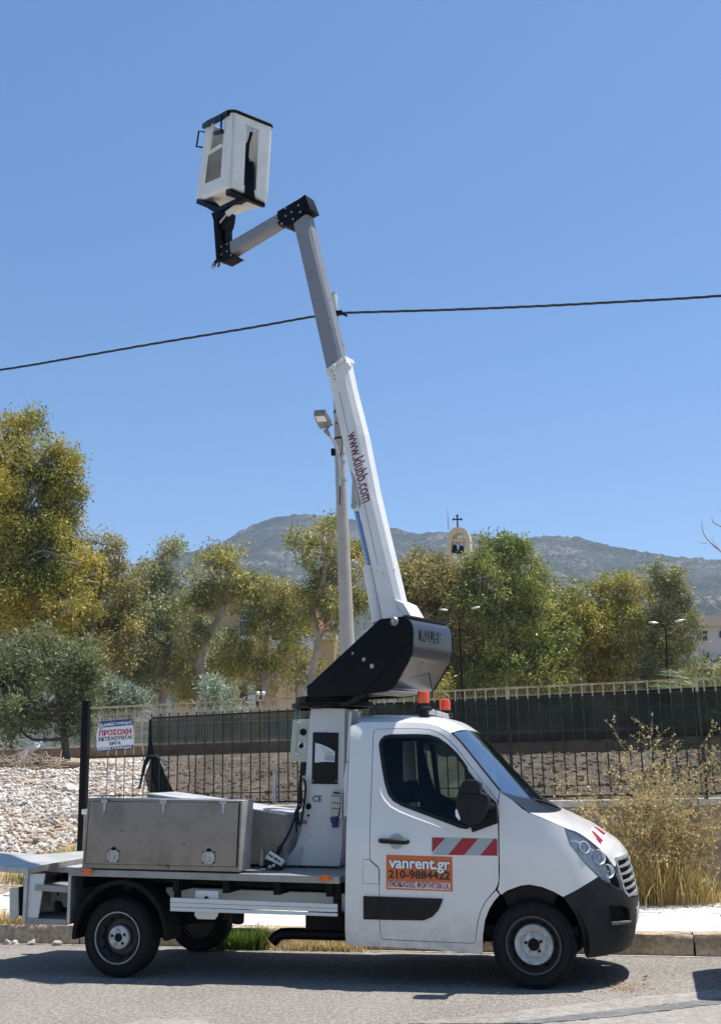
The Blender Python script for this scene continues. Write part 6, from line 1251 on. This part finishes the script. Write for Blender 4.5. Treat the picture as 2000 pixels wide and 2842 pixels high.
tree('eucalyptus_tree', 'broad brownish eucalyptus just right of the boom foot', 54, [(1120, 1590, 50), (1160, 1580, 50), (1210, 1600, 48), (1260, 1615, 40), (1130, 1650, 70), (1200, 1640, 75), (1270, 1630, 65), (1140, 1730, 75), (1210, 1720, 75), (1280, 1710, 65), (1180, 1800, 80), (1250, 1800, 75), (1220, 1880, 75), (1150, 1850, 60), (1290, 1880, 65), (1230, 1930, 50)], [(1210, 2050), (1210, 1880), (1190, 1720), (1200, 1600)], 'leaf_brown', dens=2.1, leaf=.235, seed=7, tr=.3)
tree('eucalyptus_tree', 'tall bright green eucalyptus right of the bell arch', 53, [(1340, 1540, 42), (1390, 1525, 48), (1430, 1545, 45), (1340, 1600, 55), (1400, 1620, 60), (1460, 1620, 60), (1330, 1680, 60), (1400, 1700, 70), (1470, 1690, 70), (1530, 1680, 50), (1350, 1770, 70), (1430, 1780, 75), (1510, 1770, 70), (1380, 1850, 70), (1460, 1860, 75), (1540, 1850, 65), (1340, 1910, 60), (1500, 1915, 55)], [(1420, 2050), (1415, 1900), (1400, 1730), (1395, 1580)], 'leaf_green', dens=2.1, leaf=.235, seed=8, tr=.28)
tree('eucalyptus_tree', 'olive coloured eucalyptus with several pointed tops before the hillside', 56, [(1575, 1640, 38), (1560, 1700, 50), (1620, 1690, 48), (1670, 1620, 32), (1670, 1680, 45), (1725, 1625, 36), (1720, 1690, 45), (1770, 1660, 40), (1600, 1760, 60), (1670, 1750, 55), (1740, 1750, 55), (1620, 1830, 60), (1700, 1830, 60), (1590, 1890, 50), (1680, 1895, 50), (1770, 1820, 45)], [(1625, 2040), (1618, 1900), (1640, 1800), (1650, 1690)], 'leaf_yellow', dens=1.8, leaf=.235, seed=9, tr=.26)
tree('eucalyptus_tree', 'dark slender eucalyptus rising above its neighbours on the right', 54, [(1825, 1595, 28), (1850, 1610, 30), (1875, 1600, 20), (1830, 1650, 34), (1870, 1650, 26), (1820, 1710, 45), (1870, 1710, 42), (1905, 1690, 22), (1800, 1770, 48), (1860, 1770, 48), (1915, 1740, 30), (1810, 1840, 50), (1870, 1830, 40), (1780, 1890, 45), (1850, 1890, 42)], [(1840, 2040), (1840, 1880), (1845, 1750), (1845, 1630)], 'leaf_dark', dens=1.8, leaf=.235, droop=.9, seed=10, tr=.22)
tree('eucalyptus_tree', 'low leafy eucalyptus filling the gap left of the church doors', 47, [(545, 1660, 38), (520, 1710, 40), (570, 1740, 36), (600, 1780, 34), (545, 1800, 42), (590, 1850, 40), (620, 1890, 36), (500, 1900, 40), (560, 1930, 34)], [(560, 2040), (556, 1900), (550, 1760)], 'leaf_grey', dens=1.7, leaf=.20, droop=.8, seed=21, tr=.16)
tree('eucalyptus_tree', 'thin eucalyptus between the church and the concrete pole', 47, [(830, 1660, 32), (810, 1730, 36), (850, 1760, 36), (800, 1800, 34), (840, 1830, 34), (790, 1880, 34), (850, 1890, 34)], [(826, 2040), (824, 1900), (822, 1740)], 'leaf_olive', dens=1.5, leaf=.20, droop=.8, seed=22, tr=.14)
tree('pine_tree', 'dark green bushy pine with a black trunk at the left of the rubble', 25.5, [(40, 1790, 70), (100, 1800, 60), (180, 1810, 70), (240, 1830, 50), (30, 1870, 75), (110, 1870, 60), (200, 1880, 65), (260, 1890, 40), (20, 1950, 70), (90, 1940, 60), (180, 1950, 60), (230, 1960, 40), (30, 2010, 55), (110, 2000, 50), (200, 2010, 40), (245, 2020, 28)], [(186, 2105), (180, 2050), (165, 1960), (150, 1850)], 'leaf_pine', 'bark_dark', dens=2.6, leaf=.20, droop=-.1, wid=.28, seed=11, group='low trees at the back of the waste ground', tr=.17, rs=1.0)
tree('shrub', 'silvery round olive bush above the works notice', 32.5, [(300, 1930, 38), (340, 1925, 42), (375, 1940, 32), (320, 1955, 38), (285, 1955, 30)], [(325, 2010), (325, 1990), (328, 1950)], 'leaf_silver', 'bark_pale', dens=2.4, leaf=.20, droop=-.4, seed=12, group='silvery olive bushes', tr=.1, base_z=2.6)
tree('shrub', 'silvery round olive bush below the church doors', 32.5, [(590, 1930, 34), (620, 1925, 36), (640, 1950, 30), (600, 1955, 34), (575, 1960, 26)], [(606, 2010), (606, 1990), (608, 1950)], 'leaf_silver', 'bark_pale', dens=2.4, leaf=.20, droop=-.4, seed=13, group='silvery olive bushes', tr=.1, base_z=2.6)
tree('shrub', 'small golden bush between the turret and the orange beacons', 33, [(1200, 1890, 36), (1180, 1920, 30), (1220, 1920, 30)], [(1198, 2000), (1198, 1960), (1200, 1920)], 'leaf_yellow', 'bark_pale', dens=2.2, leaf=.2, seed=14, group='low bushes', tr=.06, base_z=2.6)
# a dense belt of foliage further back
Bt = []; rb = np.random.default_rng(77)
for x in list(np.arange(-150, 2200, 46)): Bt.append((x+rb.normal(0, 12), 1870+rb.normal(0, 22), 52+rb.normal(0, 8)))
for x in list(np.arange(1060, 2000, 60))+list(np.arange(-100, 420, 60)): Bt.append((x+rb.normal(0, 12), 1790+rb.normal(0, 22), 52+rb.normal(0, 8)))
bl = []
for x, y, rp in Bt:
    if 470 < x < 900 or (x > 1870 and y < 1850): continue
    p = onY((x, y), 70.); bl.append((p, rp*np.linalg.norm(p-CAM)/FOC))
C, D, N = crown_leaves(rb, bl, 1.9, .36, .5); L = .36*rb.uniform(.6, 1.3, len(C)); o = quads('far_thicket', C, D, N, L, L*.36, 'leaf_dark', None); o['kind'] = 'stuff'; tag(o, 'dense dark thicket of foliage behind the front row of trees', 'thicket')
# palm at the right, mostly out of the picture
cP = onY((2078, 2025), 9.5); PT = thing('palm_tree', 'palm with long feathered fronds reaching in from the right edge', 'palm', (cP[0], 9.5, gz(cP[0], 9.5)))
mb = MB(); mb.tube([(cP[0], 9.5, gz(cP[0], 9.5)-.1), (cP[0]+.05, 9.5, (cP[2]+1.2)/2), cP], [.24, .2, .22], 12); mb.build('trunk', 'bark_dark', PT, smooth=True)
rp = np.random.default_rng(3)
for k in range(34):
    a = 2*math.pi*k/34+rp.normal(0, .1); el = rp.uniform(-.3, 1.0); Lf = rp.uniform(1.6, 2.2); P = []
    for s in np.linspace(0, 1, 14): e = el-1.15*s*s*(.6+.4*rp.random()*0); P.append((P[-1] if P else np.array(cP))+(np.array([math.cos(a)*math.cos(e), math.sin(a)*math.cos(e), math.sin(e)])*Lf/13 if P else 0))
    mb = MB(); mb.tube(P, [.018*(1-.8*i/13) for i in range(14)], 5); fr_o = mb.build('frond', 'leaf_palm', PT, smooth=True)
    C, D, N, L = [], [], [], []
    for i in range(1, 13):
        for q in range(4):
            p = P[i]+(P[i+1]-P[i])*q/4; t = unit(P[i+1]-P[i]); sd_ = unit(np.cross(t, (0, 0, 1)))
            for s in (-1, 1): d = unit(t*.75+sd_*s+np.array([0, 0, .25])+rp.normal(0, .06, 3)); l_ = .42*math.sin(math.pi*(.12+.85*i/13))**.6; C.append(p+d*l_*.5); D.append(d); N.append(unit(np.cross(d, rp.normal(0, 1, 3)))); L.append(l_)
    lf = quads('leaflets', np.array(C), np.array(D), np.array(N), np.array(L), np.full(len(L), .022), 'leaf_palm', fr_o); 
    ORG[fr_o.name] = ORG[PT.name]; lf.data.transform(Matrix.Translation(Vector((0, 0, 0))))
# leafless tree reaching in at the right
BTt = thing('bare_tree', 'leafless pale branches reaching in from the right edge', 'tree', (4.6, 12, gz(4.6, 12)))
b0 = np.array([4.6, 12., gz(4.6, 12)]); top = onY((2180, 1780), 12.)
mb = MB(); mb.tube([b0, (b0+top)/2+np.array([.1, 0, 0]), top], [.13, .1, .07], 8); mb.build('trunk', 'bark_pale', BTt, smooth=True)
for L in ([(2180, 1780), (2060, 1720), (2000, 1697), (1935, 1650), (1900, 1610), (1888, 1580), (1886, 1568)], [(2180, 1780), (2060, 1710), (2000, 1675), (1968, 1640), (1962, 1620), (1975, 1612)], [(2180, 1780), (2100, 1600), (2000, 1532), (1960, 1495), (1948, 1470), (1946, 1446)], [(2000, 1532), (1975, 1500), (1978, 1488)], [(2180, 1780), (2100, 1520), (2000, 1462), (1978, 1450), (1974, 1436)], [(2180, 1780), (2080, 1480), (2000, 1422), (1990, 1404)], [(1980, 1690), (1955, 1702), (1946, 1695)], [(1960, 1508), (1945, 1508), (1935, 1500)]):
    P = smooth_line([onY(p, 12.) for p in L], 3); n = len(P); mb = MB(); w = .022 if len(L) > 4 else .008; mb.tube(P, [w*(1-.8*i/(n-1)) for i in range(n)], 6); mb.build('branch', 'bark_pale', BTt, smooth=True)
# ================================================================== weeds and dry grass
def straw_mat(name, a, b, c):
    m = NT(name); g_ = m.n('ShaderNodeNewGeometry'); col = m.ramp(g_.outputs['Random Per Island'], [(0., a), (.5, b), (1., c)])
    d = m.n('ShaderNodeBsdfDiffuse'); m.l(col, d.inputs[0]); t = m.n('ShaderNodeBsdfTranslucent'); m.l(col, t.inputs[0]); x = m.n('ShaderNodeMixShader'); x.inputs[0].default_value = .5; m.l(d.outputs[0], x.inputs[1]); m.l(t.outputs[0], x.inputs[2]); m.l(x.outputs[0], m.out.inputs[0])
straw_mat('straw', (.42, .28, .10), (.64, .50, .20), (.74, .62, .34)); straw_mat('weed_green', (.06, .10, .02), (.12, .20, .035), (.22, .27, .06)); straw_mat('weed_dry', (.40, .29, .12), (.58, .46, .22), (.70, .60, .38)); straw_mat('leaf_litter', (.30, .13, .06), (.45, .28, .16), (.60, .48, .34))
def blades(r, n, base, spread, h, lean, wd, seg=3):
    V, F = [], []
    for i in range(n):
        b = np.array(base)+np.array([r.normal(0, spread[0]), r.normal(0, spread[1]), 0]); a = r.uniform(0, 6.28); l = lean*r.random()**.7; H = h*r.uniform(.35, 1.1); sd_ = np.array([math.cos(a+1.57), math.sin(a+1.57), 0])*wd*r.uniform(.6, 1.3); k = len(V)
        for s in range(seg+1):
            t = s/seg; p = b+np.array([math.cos(a)*l*H*t**1.8, math.sin(a)*l*H*t**1.8, H*t*(1-.25*l*t)]); w = sd_*(1-t)**.6
            if s < seg: V += [p-w, p+w]
            else: V.append(p)
        for s in range(seg-1): F.append((k+2*s, k+2*s+1, k+2*s+3, k+2*s+2))
        F.append((k+2*seg-2, k+2*seg-1, k+2*seg))
    return V, F
def clump(label, base, n, spread, h, lean, wd, mat, seed, grp, name='grass_clump', extra=None):
    r = np.random.default_rng(seed); V, F = blades(r, int(n*1.7), base, spread, h, lean, wd); t = thing(name, label, 'grass' if name == 'grass_clump' else 'weed', base, grp); obj('blades', V, F, mat, t, kind='stuff')
    if extra: extra(r, t)
    return t
def tall_weed(label, base, n, h, seed, mat='weed_dry', green=.25, spread=.3, grp='tall dry weeds'):
    # stems that fork twice and carry small dry leaves and seed heads
    r = np.random.default_rng(seed); t = thing('tall_weed', label, 'weed', base, grp); mb = MB(); C, D, L = [], [], []
    def stem(p, d, ln, w, lev):
        P = [p]; k = 6
        for s in range(k): d = unit(d+r.normal(0, .13, 3)+np.array([0, 0, -.03*lev])); P.append(P[-1]+d*ln/k)
        mb.tube(P, [w*(1-.7*s/k) for s in range(k+1)], 4 if lev == 0 else 3)
        m_ = int((26 if lev == 0 else 16)*ln)
        for z in range(m_):
            u = r.uniform(.2 if lev else .35, 1.); j = min(k-1, int(u*k)); q = P[j]+(P[j+1]-P[j])*(u*k-j)+r.normal(0, .012, 3); C.append(q); D.append(unit(r.normal(0, 1, 3))); L.append(r.uniform(.014, .045))
        if lev < 2:
            for z in range(5 if lev == 0 else 3):
                u = r.uniform(.25, .95); j = min(k-1, int(u*k)); stem(P[j]+(P[j+1]-P[j])*(u*k-j), unit(d+r.normal(0, .65, 3)*np.array([1, .8, .5])), ln*r.uniform(.25, .5), w*.55, lev+1)
        if lev:
            for z in range(7): C.append(P[-1]-(P[-1]-P[-2])*r.uniform(0, 1.6)+r.normal(0, .008, 3)); D.append(unit(r.normal(0, 1, 3))); L.append(r.uniform(.014, .032))
    for i in range(n):
        a = r.uniform(0, 6.28); l = r.uniform(.05, .75)*(1 if i % 3 else .5); stem(np.array(base)+np.array([r.normal(0, spread*.5), r.normal(0, spread*.3), 0]), unit(np.array([math.cos(a)*l, math.sin(a)*l*.55, 1.])), h*r.uniform(.45, 1.), .0055, 0)
    mb.build('stems', mat, t)['kind'] = 'stuff'; C = np.array(C); D = np.array(D); L = np.array(L); N = unit(np.cross(D, r.normal(0, 1, D.shape))); g_ = r.random(len(C)) < green
    quads('seed_heads', C[~g_], D[~g_], N[~g_], L[~g_], L[~g_]*.6, mat, t)['kind'] = 'stuff'
    if g_.any(): quads('leaves', C[g_], D[g_], N[g_], L[g_]*1.3, L[g_]*.9, 'leaf_silver' if green < .5 else 'weed_green', t)['kind'] = 'stuff'
    return t
PVz = KH
lab = ['straw yellow grass clump nearest the front bumper of the truck', 'tall thick straw grass clump in the middle of the dry weeds', 'straw grass clump below the palm fronds', 'low straw grass clump at the right end of the dry weeds']
for k, (px, y, n, h, sp_) in enumerate(((1780, 3.55, 360, .58, .20), (1845, 3.6, 460, .72, .20), (1905, 3.65, 260, .50, .18), (1965, 3.6, 200, .20, .22))):
    b = onY((px, 2480), y); clump(lab[k], (b[0], y, PVz), n, (sp_, .16), h, .8, .0045, 'straw', 20+k, 'dry grass clumps on the pavement')
lab = ['branching dry weed leaning over the truck bonnet', 'highest branching dry weed with pale seed heads', 'dry weed with grey leaves in front of the wall coping', 'dry weed spreading towards the right edge']
for k, (px, y, n, h) in enumerate(((1775, 3.5, 19, 1.7), (1820, 3.7, 22, 1.95), (1870, 3.7, 20, 1.7), (1915, 3.65, 11, 1.4))):
    b = onY((px, 2480), y); tall_weed(lab[k], (b[0], y, PVz), n, h, 40+k, green=.10)
for k, (px, py, Y, n, h, sp_, mt, lb) in enumerate(((30, 2575, .70, 260, .22, (.22, .05), 'straw', 'dry tuft on the kerb at the left edge'), (640, 2615, .66, 420, .24, (.14, .05), 'weed_green', 'bright green weeds at the kerb between the rear wheels'), (720, 2618, .68, 120, .30, (.05, .03), 'weed_green', 'thin upright green weed at the kerb left of the exhaust'), (850, 2622, .68, 260, .16, (.25, .04), 'weed_dry', 'dry weeds along the kerb under the exhaust'), (945, 2625, .68, 150, .14, (.14, .04), 'weed_dry', 'dry weeds along the kerb behind the cab sill'))):
    b = onY((px, py), KY-.08); clump(lb, (b[0], KY-.09 if k else KY+.08, roadz(KY-.09) if k else KH), n, sp_, h, .8, .005, mt, 60+k, 'weeds along the kerb')
for k, (px, y, n, h, mt, lb) in enumerate(((205, 4.75, 520, .50, 'straw', 'straw and green grass mound at the foot of the black post'), (160, 4.6, 380, .32, 'straw', 'dry grass left of the black post'), (110, 4.5, 260, .22, 'weed_green', 'low green grass in front of the rubble'), (215, 5.0, 260, .5, 'weed_green', 'green grass behind the black post'), (60, 4.6, 160, .2, 'straw', 'sparse dry grass at the left edge of the rubble'))):
    x = onY((px, 2350), y)[0]; clump(lb, (x, y, gz(x, y)-.02), n, (.26, .14), h, .8, .007, mt, 70+k, 'grass by the fence post')
x = onY((65, 2440), 3.4)[0]; clump('thin leafless plant behind the rear platform', (x+.3, 3.2, KH), 40, (.1, .06), .45, .9, .004, 'weed_dry', 90, None)
# leaf litter by the front wheel and pebbles in the gutter
r = np.random.default_rng(9); C, D, L = [], [], []
for i in range(420):
    if i < 230: c = onZ((r.normal(1735, 40), r.normal(2735, 10)), .006)
    elif i < 330: yy_ = KY-.09+r.normal(0, .035); c = np.array([r.uniform(-7, 2), yy_, roadz(yy_)+.012])
    else: c = onZ((r.uniform(0, 2000), r.uniform(2700, 2842)), .006)
    C.append(c); a = r.uniform(0, 6.28); D.append((math.cos(a), math.sin(a), r.normal(0, .25))); L.append(r.uniform(.012, .035) if i < 330 else r.uniform(.006, .014))
C = np.array(C); D = unit(np.array(D)); L = np.array(L); N = unit(np.cross(D, np.array([0, 0, 1.])+r.normal(0, .3, D.shape))); o = quads('leaf_litter', C, D, N, L, L*.55, 'leaf_litter', None); o['kind'] = 'stuff'; tag(o, 'dry brown leaves and chips scattered on the asphalt by the front wheel', 'leaf litter')
def loose(name, label, x, y, z, s, mi, seed, cat='stone', grp=None):
    me = stone_mesh(200+seed, mi, 2); o = bpy.data.objects.new(name, me); COL.objects.link(o); o.location = (x, y, z+s*.3); o.scale = (s, s*.9, s); o.rotation_euler = (0, 0, seed); tag(o, label, cat, grp); return o
p = onZ((1788, 2709), .01); loose('pebble', 'dark pebble lying on the road ahead of the front wheel', p[0], p[1], 0, .03, 'rubble_grey', 1)
for k, (px, lb) in enumerate(((20, 'long pale stone in the gutter at the left edge'), (45, 'pale stone second from the left in the gutter'), (88, 'small pale stone in the gutter before the rear wheel'), (160, 'pale stone in the gutter close to the rear tyre'))): c = onY((px, 2625), KY-.08); loose('gutter_stone', lb, c[0], KY-.09, roadz(KY-.09), .07-.01*(k % 2), 'rubble_white', 10+k, 'stone', 'stones in the gutter')
for k, (px, py, y, s, mt, lb) in enumerate(((195, 2275, 5.6, .26, 'boulder_orange', 'orange boulder left of the black post'), (218, 2280, 5.3, .20, 'boulder_orange', 'orange boulder touching the black post'), (35, 2290, 5.9, .13, 'boulder_orange', 'reddish rock at the left of the rubble'), (100, 2275, 5.8, .16, 'rubble_grey', 'upright grey block on the rubble'), (185, 2175, 11., .30, 'rubble_white', 'large white block in the middle of the rubble'), (195, 2150, 14., .28, 'rubble_white', 'large white block further up the rubble'), (120, 2250, 7.0, .18, 'rubble_white', 'white block low on the rubble slope'))):
    c = onY((px, py), y); loose('boulder', lb, c[0], y, gz(c[0], y)+.02, s, mt, 30+k, 'boulder', 'large stones on the rubble')
# debris below the pine
ql = view(0, 1880, 6.733); DY = 24.; plain('old_wood', (.30, .24, .17), .9, wear=.3, scale=3); plain('old_board', (.62, .60, .55), .8, wear=.1)
def dpx(L, y0, d, nm, mt, lb, cat): mb = MB(); mb.prism([onY(ql(*p), y0) for p in L], d); return tag(mb.build(nm, mt), lb, cat)
dpx([(190, 1500), (640, 1245), (700, 1330), (400, 1525)], DY, (.1, .35, .12), 'discarded_board', 'old_board', 'white discarded board tilted on the debris below the pine', 'board')
for k, (a, b, w, lb) in enumerate((((520, 1590), (815, 1555), .10, 'short grey timber in the debris heap'), ((960, 1645), (1560, 1630), .12, 'long pale log lying in front of the pine trunk'), ((1060, 1700), (1560, 1695), .10, 'brown log below the long pale log'), ((180, 1850), (640, 1800), .08, 'pale plank at the lower left of the debris'), ((900, 1790), (1180, 1745), .06, 'thin white plank on the upper rubble'), ((60, 1440), (160, 1240), .05, 'upright pale branch in the debris heap'))):
    A, B = onY(ql(*a), DY-1), onY(ql(*b), DY-1.4); mb = MB(); mb.tube(smooth_line([A, (A+B)/2+np.array([0, 0, .03]), B], 3), [w, w*.95, w*.9, w*.9, w*.85, w*.8, w*.7], 8); tag(mb.build('log', 'old_wood', smooth=True), lb, 'log', 'timber debris')
r = np.random.default_rng(31); V, F = [], []
mb = MB()
for i in range(260):
    px, py = r.uniform(-40, 1200), r.uniform(1480, 1860); y = DY-1.2+r.normal(0, .5); A = onY(ql(px, py), y); d = unit(r.normal(0, 1, 3)*np.array([1, .6, .45]))*r.uniform(.12, .5); mb.tube([A-d, A+d*.1+r.normal(0, .05, 3), A+d], [.022, .018, .008], 4)
o = mb.build('brushwood', 'old_wood'); o['kind'] = 'stuff'; tag(o, 'heap of dry twigs and brushwood below the pine', 'brushwood')
mb = MB(); c = onY(q5(125, 627), 3.95); mb.lathe([(.0, .04), (.05, .03), (.14, .02), (.16, 0)], (c[0], 3.95, KH+.01), (0, 0, 1), 9); tag(mb.build('litter', 'sign_white'), 'crumpled white litter on the verge left of the tool box', 'litter')
# ================================================================== small van parked ahead, just outside the picture
VN = thing('parked_van', 'white van parked ahead of the truck beyond the right edge', 'van', (3.6, -.15, 0))
prof = [(1.70, .30), (1.64, .55), (1.66, 1.2), (1.72, 1.8), (1.77, 2.2), (1.9, 2.3), (4.3, 2.3), (4.7, 2.1), (5.35, 1.15), (5.75, .95), (5.80, .35), (5.6, .28)]
mb = MB(); mb.prism([(x, -.86, z) for x, z in prof], (0, 1.42, 0)); mb.build('body', 'white_paint', VN, bevel=.06)
for yy in (-.865, .555):
    mb = MB(); mb.prism([(x, yy, z) for x, z in ((2.0, 1.25), (2.0, 1.8), (3.4, 1.85), (3.4, 1.25))], (0, .01, 0)); mb.build('side_window', 'dark_glass', VN); mb = MB(); mb.prism([(x, yy, z) for x, z in ((3.6, 1.2), (3.6, 1.85), (4.5, 1.85), (5.1, 1.2))], (0, .01, 0)); mb.build('side_window', 'dark_glass', VN)
mb = MB(); mb.prism([(1.665, y, z) for y, z in ((-.65, 1.2), (.35, 1.2), (.35, 1.75), (-.65, 1.75))], (.01, 0, .0)); mb.build('rear_window', 'dark_glass', VN)
for y in (-.78, .42): mb = MB(); mb.box((1.645, y, .75), (1.70, y+.10, 1.1)); mb.build('tail_light', 'red_film', VN, bevel=.01)
mb = MB(); mb.box((1.60, -.82, .36), (1.75, .52, .52)); mb.build('bumper', 'black_plastic', VN, bevel=.03)
for x in (2.35, 5.0):
    for s, y in ((-1, -.86), (1, .56)): mb = MB(); mb.lathe([(.18, -.18), (.29, -.16), (.31, -.12), (.31, -.02), (.28, .005), (.18, 0), (.17, -.03), (0, -.03)], (x, y, .31), (0, s, 0), 28); mb.build('wheel', 'rubber', VN, smooth=True)
# ================================================================== air between here and the hills
m = NT('haze_air'); v = m.n('ShaderNodeVolumePrincipled'); v.inputs['Color'].default_value = (.50, .66, 1., 1); v.inputs['Density'].default_value = .00020; v.inputs['Anisotropy'].default_value = .2; m.l(v.outputs[0], m.out.inputs['Volume'])
mb = MB(); mb.box((-2000, -80, -1.3), (2000, 2500, 372)); o = mb.build('haze', 'haze_air'); o['kind'] = 'stuff'
